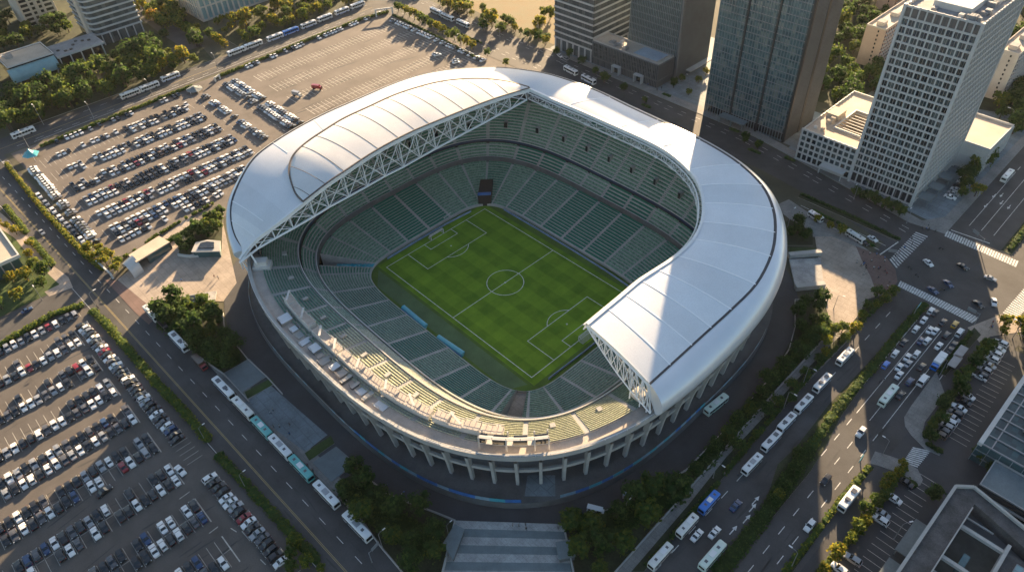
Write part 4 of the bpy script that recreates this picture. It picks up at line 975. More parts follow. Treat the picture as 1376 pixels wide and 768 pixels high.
sheet('path', ats([(-10, 270), (0, 285), (38, 318), (55, 345), (92, 372), (98, 386), (66, 398), (60, 392), (80, 382), (40, 345), (20, 320), (-10, 300)]), .06, 'paving_warm', 'tan footpath beside the bus road at the left edge', 'path')
slab('planting_bed', ats([(8, 280), (12, 276), (37, 306), (33, 316)]), .03, .25, 'soil', 'upper strip of planting beside the bus road at the left edge', 'bed')
slab('planting_bed', ats([(40, 325), (48, 320), (74, 352), (70, 362)]), .03, .25, 'soil', 'lower strip of planting beside the bus road at the left edge', 'bed')
for px, lab in (([(1060, 333), (1095, 334), (1101, 345), (1060, 348)], 'dark grass slope beside the stone ramp at the right of the stadium'),): slab('lawn', ats(px), .09, .5, 'grass', lab, 'lawn')
P = ats([(1060, 350), (1102, 348), (1106, 382), (1068, 386)]); m = MB(); m.prism(P, .09, .9, 0); tag(structure(m.build('ramp', 'slab_light')), 'stone ramp leading to the right side of the stadium', 'ramp')
for a, b, lab in (((1059, 346), (1102, 342), 'upper pale parapet of the stone ramp'), ((1068, 389), (1107, 385), 'lower pale parapet of the stone ramp')):
    p, q = Vector(at(*a)), Vector(at(*b)); d = (q-p).normalized(); m = MB(); m.obox(tuple((p+q)/2), tuple(d), (q-p).length/2, 1.3, .1, 2.6, 0); tag(m.build('parapet', 'concrete', None, (*tuple((p+q)/2), 0)), lab, 'wall')
# low walls round the belts
def lowwall(L, lab, h=1.1, w_=.4, m_='concrete', z0=0.0):
    P = ats(L); m = MB(); c = P[len(P)//2]
    for a, b in zip(P, P[1:]): m.bar((*a, z0+h/2), (*b, z0+h/2), w_, h)
    tag(m.build('low_wall', m_, None, (*c, 0)), lab, 'wall')
lowwall([(1068, 404), (1068, 440), (1060, 470), (1040, 502), (985, 567), (922, 632), (862, 668), (800, 693)], 'low pale wall between the ring road and the planted bed on the right')
lowwall([(1068, 404), (1090, 404), (1112, 406)], 'short pale wall at the top of the planted bed on the right')
lowwall([(1122, 440), (1042, 526), (928, 655), (820, 776)], 'long low kerb wall between the planted bed and the service path')
lowwall([(300, 420), (302, 442), (318, 464), (334, 484), (360, 508), (380, 530)], 'low wall along the ring road left of the stadium')
lowwall([(268, 480), (301, 503), (335, 540)], 'low wall on the road side of the left planted bed')
lowwall([(480, 632), (524, 666), (590, 691), (612, 700)], 'low wall between the ring road and the bed left of the steps')
lowwall([(455, 658), (512, 735), (560, 792)], 'low wall on the road side of the bed left of the steps')
lowwall([(612, 702), (590, 792)], 'side wall on the left of the banded steps', 2.2, .5)
lowwall([(757, 706), (775, 792)], 'side wall on the right of the banded steps', 2.2, .5)
# ================================================================== VEHICLES
PAINT = {'w': (0.68, 0.68, 0.67), 'k': (0.018, 0.019, 0.021), 's': (0.30, 0.31, 0.32), 'r': (0.22, 0.02, 0.025), 'b': (0.025, 0.055, 0.13), 'g': (0.10, 0.10, 0.105), 'y': (0.62, 0.36, 0.05), 'c': (0.10, 0.38, 0.36), 'B': (0.02, 0.16, 0.55), 'p': (0.58, 0.66, 0.58), 'n': (0.10, 0.07, 0.05)}
CNAME = {'w': 'white', 'k': 'black', 's': 'silver', 'r': 'dark red', 'b': 'dark blue', 'g': 'grey', 'y': 'yellow', 'n': 'brown', 'B': 'bright blue', 'c': 'teal', 'p': 'pale green'}
for k, c in PAINT.items():
    MT['paint_'+k] = mat('paint_'+k, c, 0.28, 0.25 if k in 'sg' else 0.0, var=0.0, spec=0.5, coat=0.6)
MT['paint_ivory'] = mat('paint_ivory', (.66, .65, .60), .35, 0, var=.12, scale=.3, coat=.4)
# lofted car: cross sections along the length, 1.25 times a real car to agree with the car park's bays
def car_meshes(kind):
    body, glz, wsc, rwn = MB(), MB(), MB(), MB()
    if kind == 'saloon':  prof = [(-3.05, .62), (-2.95, 1.02), (-2.1, 1.14), (-1.45, 1.18), (1.05, 1.18), (2.55, 1.02), (3.0, .86), (3.1, .55)]; roof = (-.95, .35, 1.84); gl = (-1.75, 1.35)
    elif kind == 'suv':   prof = [(-2.95, .70), (-2.9, 1.30), (-2.4, 1.36), (-1.4, 1.38), (1.05, 1.38), (2.5, 1.24), (2.92, 1.02), (3.0, .62)]; roof = (-2.2, .30, 2.16); gl = (-2.75, 1.30)
    else:                 prof = [(-3.2, .70), (-3.15, 1.40), (-2.7, 1.45), (-1.4, 1.45), (1.6, 1.45), (2.7, 1.30), (3.1, 1.05), (3.2, .62)]; roof = (-2.85, 1.0, 2.45); gl = (-3.1, 2.1)
    W = 1.22
    rows = []
    for x, z in prof:
        t = abs(x)/3.2; w_ = W*(1-.10*t**4); rows.append([(x, -w_, .28), (x, -w_*1.0, z*.72), (x, -w_*.94, z), (x, 0, z+.05), (x, w_*.94, z), (x, w_, z*.72), (x, w_, .28)])
    body.grid(rows, 0); body.poly(rows[0][::-1], 0); body.poly(rows[-1], 0)
    zb = [z for x, z in prof if abs(x-gl[0]) < .9][0]+.0; rx0, rx1, rz = roof; zg = 1.17 if kind == 'saloon' else (1.37 if kind == 'suv' else 1.44)
    wr, wb = W*.78, W*.92
    zf = zg-.03 if kind != 'van' else 1.36
    R = [(rx0, -wr, rz), (rx1, -wr, rz), (rx1, wr, rz), (rx0, wr, rz)]; Bq = [(gl[0], -wb, zg), (gl[1], -wb, zf), (gl[1], wb, zf), (gl[0], wb, zg)]
    mid = (rx0+rx1)/2
    body.grid([[(rx0, -wr, rz), (rx0, 0, rz+.06), (rx0, wr, rz)], [(mid, -wr, rz+.05), (mid, 0, rz+.11), (mid, wr, rz+.05)], [(rx1, -wr, rz), (rx1, 0, rz+.06), (rx1, wr, rz)]], 0)
    for s in (-1, 1):                                    # side windows with pillars
        a0, a1 = (gl[0], s*wb, zg), (gl[1], s*wb, zf); r0, r1 = (rx0, s*wr, rz), (rx1, s*wr, rz)
        body.poly([a0, a1, r1, r0] if s < 0 else [a0, r0, r1, a1], 1)
        for t in (0.42,): body.bar(Vector(a0).lerp(Vector(a1), t)+Vector((0, s*.02, 0)), Vector(r0).lerp(Vector(r1), t)+Vector((0, s*.02, 0)), .12, .08, k=0)
        body.bar(Vector(r0), Vector(r1), .10, k=0); body.bar(Vector(a1)+Vector((0, s*.01, 0)), Vector(r1), .10, k=0); body.bar(Vector(a0)+Vector((0, s*.01, 0)), Vector(r0), .12, k=0)
    wsc.poly([Bq[1], Bq[2], R[2], R[1]], 0); rwn.poly([Bq[3], Bq[0], R[0], R[3]], 0)
    for x in (-1.95, 1.9):
        for s in (-1, 1):
            n_ = 10; c = [(x+.44*cos(2*pi*q/n_), s*(W+.02), .44+.44*sin(2*pi*q/n_)) for q in range(n_)]; d = [(p[0], s*(W-.3), p[2]) for p in c]
            body.grid([c, d], 2, closed=True); body.poly(c if s > 0 else c[::-1], 2)
            h = [(x+.22*cos(2*pi*q/n_), s*(W+.03), .44+.22*sin(2*pi*q/n_)) for q in range(n_)]; body.poly(h if s > 0 else h[::-1], 5)
    xf = prof[-2][0]; zf2 = prof[-2][1]; xb = prof[1][0]; zb2 = prof[1][1]
    for s in (-1, 1):
        body.box(xf-.25, s*.95-.2, zf2-.22, xf+.06, s*.95+.2, zf2+.03, 4); body.box(xb-.07, s*.95-.2, zb2-.3, xb+.1, s*.95+.2, zb2-.05, 3)
        body.box(.75, s*(W+.12)-.12, zg, 1.0, s*(W+.12)+.12, zg+.2, 0)
    return body, wsc, rwn
CARP = {}
for kind in ('saloon', 'suv', 'van'):
    b, ws, rw = car_meshes(kind)
    for col in PAINT:
        if kind == 'van' and col not in 'wsy': continue
        me = b.build('body', ['paint_'+col, 'glass_dark', 'rubber', 'tail_light', 'head_light', 'steel_grey'], None); me.data.name = 'car_body'
        bm = me.data; bpy.data.objects.remove(me); CARP[(kind, col)] = bm
    for nm, q in (('windscreen', ws), ('rear_window', rw)):
        o = q.build(nm, 'glass_dark'); CARP[(kind, nm)] = o.data; bpy.data.objects.remove(o)
def put_car(name, x, y, rz, col, label, group=None, kind='saloon', sc=1.0, z=.04, cat='car'):
    if (kind, col) not in CARP: kind = 'saloon'
    t = thing(name, label, cat, (x, y, z), rz, group); t.scale = (sc, sc, sc)
    for nm, me in (('body', CARP[(kind, col)]), ('windscreen', CARP[(kind, 'windscreen')]), ('rear_window', CARP[(kind, 'rear_window')])):
        o = bpy.data.objects.new(nm, me); C.objects.link(o); o.parent = t
    return t
rc = random.Random(21)
KINDN = {'saloon': 'saloon', 'suv': 'high roofed car', 'van': 'van'}
def pick_kind(r): return r.choice(['saloon', 'saloon', 'saloon', 'suv', 'suv'])
# ---- lower left car park: colours read from the photograph, from the bus road end outwards
ROWS = {
 'A': ('', 'vkkwrswkswskkws'),
 'B': ('kkk.....k..kk..', 'wwkwswkrwkskwk'), 'C': ('kwrkk.k...k..kkw', 'kwk.kwskswwkkkwk'),
 'D': ('swkkkk.........kwk', 'wkwwkkkwwkwkkwskw'), 'E': ('k.kbkkkkkswkskswkk', 'wkkkswkwskwwkwwks'),
 'F': ('ks.kkwskskkk.kkkwkk', 'kskwr..ww.bkkwkkwkk'), 'G': ('wkk..k..wkskkkwbkbk.', 'wkwkkwkk.kw.kwk..w'),
 'H': ('kw.ww.bk.kkkkwk', 'bkkwkwwkk.kkwk'), 'I': ('...bkwkk', '.wkkkwk')}
NROW = {r: ORD[i] for i, r in enumerate('ABCDEFGHI')}
GP = 'cars parked in the lower left car park'
for r, (up, lo) in ROWS.items():
    for line, s in (('far', up), ('near', lo)):
        for k, ch in enumerate(s):
            if ch == '.': continue
            y = Y0-SP*(k+.5)+rc.uniform(-.15, .15)+(6 if r == 'A' else 0); x = XL[r]+(0 if r == 'A' else (-3.35 if line == 'far' else 3.35))+rc.uniform(-.25, .25)
            kind = 'van' if ch == 'v' else pick_kind(rc); col = 's' if ch == 'v' else ch
            if col == 'k' and rc.random() < .22: col = 'g'
            where = 'top row by the hedge' if r == 'A' else f'{line} line of {NROW[r]} row'
            put_car('parked_car', x, y, (0 if rc.random() < .6 else pi)+rc.uniform(-.03, .03), col, f'{CNAME[col]} {"van" if kind == "van" else "car"}, {ORD[k]} bay, {where}, lower left car park', GP, kind, rc.uniform(.88, .99))
EDGE = (('kwskwkgwrkwgwkkkwkkkkwskkwkkwbkk.', -126, 'upper hedge side bays'), ('wkkkwwskrwkskkkkw', -2.4, 'lower hedge side bays'))
for s, x0, where in EDGE:
    for k, ch in enumerate(s):
        if ch == '.': continue
        x = x0+SP*(k+.5); col = ch if not (ch == 'k' and rc.random() < .2) else 'g'
        put_car('parked_car', x, YC(x)-13.8+rc.uniform(-.3, .3), pi/2*(1 if rc.random() < .5 else -1)+rc.uniform(-.03, .03), col, f'{CNAME[col]} car, {ORD[k]} from top, {where}, lower left car park', GP, pick_kind(rc), rc.uniform(.88, .98))
put_car('parked_car', *at(243, 633), 0.1, 'w', 'white car parked alone past the end of the seventh row, lower left car park', GP)
put_car('car', *at(141, 661), pi/2+.15, 'k', 'black car crossing the aisle in the lower left car park')
# ---- bays on the right
RB_ = [('wwwww.sk', 0), ]
def right_car(px, py, col, lab, kind=None): put_car('parked_car', *at(px, py, .8), pi+rc.uniform(-.04, .04), col, lab, 'cars parked in the bays right of the main road', kind or pick_kind(rc))
for k, (px, py, col) in enumerate([(1345, 461, 'w'), (1341, 468, 'w'), (1337, 475, 'w'), (1333, 482, 'w'), (1328, 490, 's'), (1323, 497, 's'), (1318, 504, 'k')]): right_car(px-0, py, col, f'{CNAME[col]} car, {ORD[k]} from top in the bays beside the main road hedge')
for k, (px, py, col) in enumerate([(1317.5, 505.5, 'w'), (1299.5, 531, 'w'), (1294.5, 538.5, 'k'), (1288.5, 547.5, 'w'), (1283.5, 555, 'k'), (1279.5, 560.5, 's'), (1275.5, 566.5, 'w'), (1271, 572.5, 's'), (1266.5, 578, 'g'), (1261.5, 583, 'n')]):
    if k: right_car(px, py, col, f'{CNAME[col]} car, {ORD[k-1]} below the empty bays beside the main road hedge')
right_car(1316.5, 505.5, 'w', 'white car just above the empty bays beside the hedge right of the main road')
for px, py, col, lab in ((1216, 647, 'k', 'black car in the top bay below the side entrance on the right'), (1200.5, 669, 'w', 'white car in the upper part of the bays below the side entrance'), (1183, 698, 'w', 'white car in the middle of the bays below the side entrance'), (1184.5, 689, 's', 'silver car beside the white one, middle bays below the side entrance'), (1128, 764, 'w', 'white car at the bottom of the bays right of the main road'), (1146, 751, 's', 'silver car near the bottom of the bays right of the main road')): right_car(px, py, col, lab)
for k in range(6):
    p = at(1276+k*4.2, 266-k*4.8); put_car('parked_car', *p, .05, rc.choice('wwsk'), f'pale or dark car, {ORD[k]} from the crossing in the bays before the white gridded tower', 'cars parked before the white tower')
# ---- traffic
def ztr(ox, oy, s): return lambda x, y: (ox+x/s, oy+y/s)
q3 = ztr(1176, 390, 6.855); q4 = ztr(1176, 490, 6.855); q2 = ztr(1176, 290, 6.855); q6 = ztr(936, 600, 4.57)
QUEUE = [(500, 180, 'w'), (570, 215, 'k'), (640, 300, 'k'), (730, 310, 'y'), (440, 265, 'w'), (365, 350, 'w'), (480, 350, 'w'), (570, 380, 'w'), (655, 410, 'k'), (250, 470, 'k'), (395, 450, 'b'), (495, 470, 'w'), (590, 510, 'w'), (705, 490, 'k'), (675, 540, 'k'), (175, 575, 'w'), (275, 600, 'w'), (400, 595, 'w'), (90, 680, 'B'), (200, 690, 'w'), (320, 680, 's'), (430, 705, 'k')]
LANEX = [156.6, 161.9, 167.3, 172.6]
lanec = {}
tmp = []
for x, y, col in QUEUE+[(240, 100+686, 'w'), (320, 155+686, 'b'), (250, 285+686, 'k')]:
    p = at(*q3(x, y), .8); tmp.append((p, col))
for p, col in sorted(tmp, key=lambda a: -a[0][1]):
    li = min(range(4), key=lambda i: abs(LANEX[i]-p[0])); lanec[li] = lanec.get(li, 0)+1
    ln = ['lane beside median', 'second lane from median', 'third lane from median', 'lane beside right verge'][li]
    put_car('car', lerp(p[0], LANEX[li], .5), p[1], pi/2+rc.uniform(-.04, .04), col, f'{CNAME[col]} car queuing at the crossing, {ORD[lanec[li]-1]} in {ln}', 'cars queuing at the crossing', pick_kind(rc), .86, .07)
put_car('van', *at(*q3(780, 385), 1), pi/2, 'w', 'white van at the stop line in the lane beside the right verge', None, 'van', .95, .07, 'van')
put_car('van', *at(*q4(440, 140), 1), pi/2, 'w', 'long white van behind the lorry on the right of the queue', None, 'van', 1.15, .07, 'van')
for (x, y, rz, col, lab) in ((490, 430, -.45, 'w', 'white car turning across the middle of the crossing'), (810, 465, -.25, 'k', 'black car in shade at the edge of the sunlit patch on the crossing'), (1060, 572, .1, 's', 'silver car alone in the sunlit patch on the crossing'), (672, 622, -.5, 'b', 'blue car in the shaded lower middle of the crossing'), (530, 682, -.3, 'b', 'dark blue car just above the lower zebra crossing'), (950, 810, -.45, 'k', 'black car at the lower edge of the sunlit patch on the crossing'), (1095, 790, -1.15, 'w', 'white car in sun turning towards the right hand zebra crossing')):
    put_car('car', *at(*q2(x, y), .8), rz, col, lab, None, 'saloon', .9, .08)
for (x, y, rz, col, lab, kd) in ((240, 360, pi/2, 'b', 'dark blue car in the shaded left carriageway beside the lane arrows', 'saloon'), (110, 525, pi/2, 'w', 'white car in the left carriageway above the pale green bus', 'saloon'), (2, 542, pi/2, 'w', 'white car in the left carriageway near the bottom, left of another white car', 'saloon'), (795, 200, -pi/2, 'k', 'black car in the right carriageway just left of the strip of sun', 'suv'), (695, 482, -pi/2, 'w', 'white car in the right carriageway near the bottom verge', 'suv')):
    put_car('car', *at(*q6(x, y), .8), rz, col, lab, None, kd, .92, .07)
put_car('car', *at(1157, 580, .8), -pi/2, 'w', 'white car alone in the strip of sun on the main road', None, 'suv', .95, .07)
for px, py, rz, col, lab in ((1245, 352-0, 2.9, 'k', ''),):
    pass
put_car('car', *at(57, 313.0), .03, 's', 'silver car in the bus road beside the strip of planting at the left edge', None, 'saloon', .9, .07)
put_car('car', *at(37, 418), pi/2+.1, 'b', 'blue car on the side road joining the bus road', None, 'saloon', .9, .07)
put_car('car', *at(760, 80), 2.9, 's', 'silver car entering the far road beside the banded tower', None, 'suv', .95, .08)
put_car('car', *at(752, 76), 2.8, 'w', 'white car following on the pavement side beside the banded tower', None, 'saloon', .95, .08)
put_car('car', *at(875, 112), 2.98, 'w', 'white car on the far road before the dark finned podium', None, 'saloon', .95, .08)
put_car('car', *at(650, 33), -.03, 'w', 'white car on the far road left of the banded tower', None, 'saloon', .95, .08)
for k, (px, py) in enumerate(((1172, 322), (1160, 327))): put_car('car', *at(px, py), -.22, 'wk'[k], ['white car waiting at the crossing on the far road', 'black car waiting at the crossing on the far road'][k], None, 'saloon', .9, .08)
for k in range(9):
    p = at(46+k*9.1, 268+k*10.1); put_car('parked_car', p[0], YC(p[0])+13.2, rc.uniform(-.03, .03), 'wswwskwws'[k], f'{CNAME["wswwskwws"[k]]} car parked beside the golden hedge, {ORD[k]} from the top', 'cars parked along the golden hedge', 'suv', 1.0, .07)
# ---- distant car park: the nearest bays are far away, all of them too small to tell apart
far = MB(); rf = random.Random(4)
FC = ['w', 'k', 's', 'r', 'b', 'g', 'n']; FCW = [40, 27, 14, 3, 4, 9, 3]
def far_car(x, y, rz, col=None):
    k = FC.index(col or rf.choices(FC, FCW)[0]); u = (cos(rz), sin(rz)); L = rf.uniform(2.75, 3.05); H = rf.uniform(.0, .25); W = 1.2
    n_ = (-u[1], u[0]); P = lambda a, b, z: (x+u[0]*a+n_[0]*b, y+u[1]*a+n_[1]*b, z)
    rows = [[P(a, -W*w_, .35), P(a, -W*w_, z*.75), P(a, -W*.93*w_, z), P(a, W*.93*w_, z), P(a, W*w_, z*.75), P(a, W*w_, .35)] for a, z, w_ in ((-L, .95, .92), (-L*.55, 1.18+H, 1), (L*.4, 1.18+H, 1), (L, .9, .9))]
    far.grid(rows, k); far.poly(rows[0][::-1], k); far.poly(rows[-1], k)
    g0, g1, r0, r1, z0, z1 = -L*.6, L*.45, -L*.36, L*.12, 1.18+H, 1.85+H
    b4 = [P(g0, -1.1, z0), P(g1, -1.1, z0), P(g1, 1.1, z0), P(g0, 1.1, z0)]; t4 = [P(r0, -.92, z1), P(r1, -.92, z1), P(r1, .92, z1), P(r0, .92, z1)]
    for j in range(4): q = (j+1) % 4; far.poly([b4[j], b4[q], t4[q], t4[j]], 7)
    far.poly(t4, k)
nfar = 0
OCC = {0: [(.0, 1, .75), (0.35, 1, .35)], }
def occ(ri, line, s):
    t = s/31
    if ri == 0: return .85 if (line == 0 and t < .93) else (.8 if line == 1 and t < .42 else (.25 if t < .6 else .03))
    if ri == 1: return (.92 if t < .45 else (.75 if t < .95 else .3)) if line == 0 else (.95 if t < .5 else (.5 if .55 < t < .75 else .12))
    if ri == 2: return .93 if t < .8 else (.7 if line == 1 else .3)
    return .95
for ri, xc in enumerate(XU):
    for line in (0, 1):
        for s in range(31):
            if ri == 5 and s < 4: continue
            if rf.random() < occ(ri, line, s): far_car(xc+(-3.15, 3.15)[line]+rf.uniform(-.2, .2), -25.6-SP*(s+.5)+rf.uniform(-.12, .12), rf.choice((0, pi))+rf.uniform(-.03, .03)); nfar += 1
for k in range(31):
    if rf.random() < .72: far_car(-314.5, -22-SP*k, rf.choice((0, pi))); nfar += 1
for k in range(33):
    if rf.random() < .9: far_car(-292+3.3*k, -131.5+rf.uniform(-.3, .3)-.6, pi/2, rf.choice('wwwsgk')); nfar += 1
for k in range(20):
    if rf.random() < .75: far_car(-177.5+rf.uniform(-.4, .4), -62-SP*k, 0); nfar += 1
for k in range(14):
    for y in (7.2, 13.6):
        if k not in (9,) and rf.random() < .92: far_car(-303+SP*k-.5, y+rf.uniform(-.2, .2), pi/2, rf.choice('wwsskgwb')); nfar += 1
for k in range(14, 30):
    for y in (7.2, 13.6):
        if rf.random() < .9 and k > 15: far_car(-303+SP*k-.5, y+rf.uniform(-.2, .2), pi/2, rf.choice('wwsskgwn')); nfar += 1
for k in range(28):
    if rf.random() < .88 and k not in (12, 13, 15, 16): far_car(-298+SP*k, -12.6+(-2.5 if k > 3 else 0)*0+rf.uniform(-.3, .3), pi/2, rf.choice('wwskgb')); nfar += 1
for k in range(46):
    if rf.random() < .62: far_car(-317.5-k*.12, 25+SP*k*1.0, rf.choice((0, pi)), rf.choice('wwwwsk')); nfar += 1
for k in range(33):
    if rf.random() < .72: far_car(-305+3.6*k, 157, pi/2, rf.choice('wwwsk')); nfar += 1
for q in ((585, 74), (588, 75), (612, 82), (613, 85)): far_car(*at(*q), 1.2, rf.choice('wws'))
o = far.build('parked_cars', ['paint_'+c for c in FC]+['glass_dark']); o['kind'] = 'stuff'; o['label'] = 'hundreds of small parked cars filling the large car park behind the stadium'; o['category'] = 'parked cars'
# ---- buses
def bus_proto(col, stripe_='glass_dark'):
    L, W, H = 6.9, 1.62, 3.9
    body = MB(); rows = []
    for x, dw, dz in ((-L, .10, .25), (-L+.35, 0, .02), (L-.6, 0, .02), (L, .14, .35)):
        w_ = W-dw; h = H-dz; rows.append([(x, -w_, .45), (x, -w_, 1.75), (x, -w_, 3.0), (x, -w_, h-.3), (x, -w_+.3, h), (x, w_-.3, h), (x, w_, h-.3), (x, w_, 3.0), (x, w_, 1.75), (x, w_, .45)])
    body.grid(rows, 0); body.poly(rows[0][::-1], 0); body.poly(rows[-1], 0)
    for x in (-4.2, 3.9):
        for s in (-1, 1):
            n_ = 12; c = [(x+.62*cos(2*pi*q/n_), s*(W+.03), .62+.62*sin(2*pi*q/n_)) for q in range(n_)]; d = [(p[0], s*(W-.35), p[2]) for p in c]; body.grid([c, d], 1, closed=True); body.poly(c if s > 0 else c[::-1], 1)
    for s in (-1, 1): body.box(-L+.5, s*(W+.005)-.02, .75, L-.8, s*(W+.005)+.02, 1.05, 2)
    side = []
    for s in (-1, 1):
        m = MB()
        for k in range(7):
            x0 = -L+.6+k*1.78; m.box(x0, s*(W+.015)-.025, 1.8, x0+1.62, s*(W+.015)+.025, 3.15)
        side.append(m)
    ws = MB(); ws.grid([[(L-.02+.06, -1.3, 1.5), (L+.06, 1.3, 1.5)], [(L-.0+.03, -1.28, 3.2), (L+.03, 1.28, 3.2)]], 0)
    rw = MB(); rw.poly([(-L-.03, -1.2, 2.0), (-L-.03, 1.2, 2.0), (-L-.03, 1.15, 3.1), (-L-.03, -1.15, 3.1)], 0)
    ac = MB(); ac.box(-1.6, -.95, H-.02, 1.2, .95, H+.26); 
    hat = []
    for x in (-4.3, 3.4): h = MB(); h.box(x-.55, -.55, H-.02, x+.55, .55, H+.10); hat.append(h)
    return body, side, ws, rw, ac, hat
BUSD = {}
for col in 'wcBpWV':
    body, side, ws, rw, ac, hat = bus_proto(col); t = []; acm = {'w': 'paint_s', 'W': 'paint_g', 'V': 'paint_w'}.get(col, 'paint_w')
    ac2 = None
    if col == 'W': ac = MB(); ac.box(-4.6, -.9, 3.88, -2.4, .9, 4.2); ac2 = MB(); ac2.box(1.2, -.9, 3.88, 2.7, .9, 4.2)
    if col == 'V': ac = MB(); ac.box(-3.6, -1.0, 3.88, -.4, 1.0, 4.12); ac2 = MB(); ac2.box(1.6, -.6, 3.88, 2.4, .6, 4.05)
    for nm, mb, ms in [('body', body, ['paint_'+{'W': 'w', 'V': 'ivory'}.get(col, col), 'rubber', {'w': 'paint_s', 'c': 'paint_w', 'B': 'paint_w', 'p': 'paint_c', 'W': 'paint_B', 'V': 'paint_r'}[col]]), ('window_row', side[0], ['glass_dark']), ('window_row', side[1], ['glass_dark']), ('windscreen', ws, ['glass_dark']), ('rear_window', rw, ['glass_dark']), ('roof_unit', ac, [acm]), ('roof_hatch', hat[0], ['paint_g']), ('roof_hatch', hat[1], ['paint_g'])]+([('roof_unit', ac2, [acm])] if ac2 else []):
        o = mb.build(nm, ms); t.append((nm, o.data)); bpy.data.objects.remove(o)
    BUSD[col] = t
def put_bus(x, y, rz, col, label, group=None, L=1.0, sc=1.0):
    if col == 'w': col = rc.choice(['w', 'w', 'W', 'V'])
    L *= rc.uniform(.95, 1.03)
    t = thing('bus', label, 'bus', (x, y, .07), rz, group); t.scale = (sc*L, sc, sc)
    for nm, me in BUSD[col]: o = bpy.data.objects.new(nm, me); C.objects.link(o); o.parent = t
WB = [(192, 423, 'w', .9), (228, 462, 'w', 1), (285, 527, 'w', 1.05), (312, 554, 'w', 1.0), (337, 581, 'c', .9), (362, 607, 'w', 1), (390, 636, 'c', 1), (425, 671, 'w', 1), (467.5, 713.5, 'w', 1.05)]
for k, (px, py, col, L) in enumerate(WB):
    p = at(px, py, 3.4); put_bus(p[0], YC(p[0])+12.7, 0.035+rc.uniform(-.01, .01), col, f'{CNAME[col]} bus, {ORD[k]} from the top of the line on the left road', 'buses waiting in line on the left road', L)
NB = [(30, 176, 1.05), (174, 124, 1), (200, 114, 1), (228, 101, 1), (317, 67, 1.05), (340, 58, 1.05), (369, 48, 1), (390, 40, 1), (414, 31, 1), (436, 22, 1), (459, 13, 1), (480, 5, 1)]
for k, (px, py, L) in enumerate(NB):
    p = at(px, py, 3.2); col = 'B' if k == 7 else 'w'; put_bus(p[0], p[1], pi/2+.015, col, f'{CNAME[col]} bus, {ORD[k]} from the left on the road beyond the car park', 'buses on the road beyond the car park', L, 1.0)
for k, (px, py) in enumerate(((586, 14), (601, 21.5), (622, 30))): p = at(px, py, 3); put_bus(p[0], p[1], -.03, 'w', f'white bus, {ORD[k]} from the left on the far road by the dry field', 'buses on the far road by the dry field', 1.05)
for k, (px, py, c_) in enumerate(((767, 93, 'w'), (791, 105, 'w'))): p = at(px, py, 3); put_bus(p[0], p[1], -.12, 'w', f'white bus before the {["banded tower", "forecourt between the left towers"][k]} on the far road', None, .95)
for k, (px, py, L) in enumerate(((1096.5, 289, .75), (1150, 316, .9))): p = at(px, py, 2.5); put_bus(p[0], p[1], -.2, 'w', f'white bus {["beside the three small golden trees", "waiting near the crossing"][k]} on the far road', None, L, .85)
EB = [(1136.5, 475.5, 'w', 1), (1106, 511, 'w', 1), (1081, 539, 'w', 1.02), (1058, 564, 'w', 1), (1037.5, 589, 'w', 1), (1011.5, 620, 'w', 1), (953.5, 671.5, 'B', 1), (924, 703, 'w', 1), (888, 744, 'w', 1.05)]
for k, (px, py, col, L) in enumerate(EB):
    p = at(px, py, 3.4); put_bus(p[0], p[1], -pi/2+.03*(k > 5)-.02, col, f'{CNAME[col]} bus, {ORD[k]} from the top of the line on the main road', 'buses lined up on the main road', L*.84, .9)
for px, py, col, rz, lab, L in ((958, 743.5, 'p', pi/2, 'pale green bus at the bottom of the main road', 1), (1142, 667, 'w', -pi/2, 'white bus in the service lane by the sunlit hedge', .95), (1195, 528, 'p', pi/2, 'pale green bus in the right carriageway below the queue of cars', .95), (963, 540, 'p', pi/2-.08, 'pale bus parked on the ring road under the right side of the stadium', 1), (1355, 233, 'w', pi/2, 'white bus beyond the crossing beside the white tower', .9)):
    p = at(px, py, 3.4); put_bus(p[0], p[1], rz, col, lab, None, L*.95, .95)
# ---- lorries
def lorry(x, y, rz, cab, box_, lab, sc=1.0):
    t = thing('lorry', lab, 'lorry', (x, y, .07), rz); t.scale = (sc, sc, sc)
    m = MB(); m.grid([[(2.9, -1.35, .7), (2.9, -1.35, 3.0), (2.9, 1.35, 3.0), (2.9, 1.35, .7)], [(4.6, -1.35, .7), (4.5, -1.3, 2.9), (4.5, 1.3, 2.9), (4.6, 1.35, .7)], [(5.0, -1.3, .7), (4.95, -1.3, 1.7), (4.95, 1.3, 1.7), (5.0, 1.3, .7)]], 0); m.poly([(5.0, -1.3, .7), (4.95, -1.3, 1.7), (4.95, 1.3, 1.7), (5.0, 1.3, .7)]); o = m.build('cab', 'paint_'+cab); o.parent = t
    m = MB(); m.poly([(4.98, -1.2, 1.75), (4.98, 1.2, 1.75), (4.58, 1.15, 2.75), (4.58, -1.15, 2.75)]); o = m.build('windscreen', 'glass_dark'); o.parent = t
    m = MB(); m.box(-4.6, -1.5, 1.1, 2.7, 1.5, 4.1); 
    for x_ in range(6): m.box(-4.3+x_*1.25, -1.54, 1.2, -4.2+x_*1.25, 1.54, 4.0)
    o = m.build('cargo_box', 'paint_'+box_); o.parent = t
    m = MB(); m.box(-4.6, -.5, .7, 4.4, .5, 1.1); o = m.build('chassis', 'dark_metal'); o.parent = t
    for x_ in (-3.4, -2.2, 3.7):
        for s in (-1, 1):
            m = MB(); n_ = 12; c = [(x_+.58*cos(2*pi*q/n_), s*1.42, .58+.58*sin(2*pi*q/n_)) for q in range(n_)]; m.grid([c, [(p[0], s*1.0, p[2]) for p in c]], 0, closed=True); m.poly(c); o = m.build('wheel', 'rubber'); o.parent = t
p = at(*q3(590, 640), 3); lorry(p[0], p[1], -pi/2, 'B', 'w', 'white box lorry with a blue cab in the right lane of the queue')
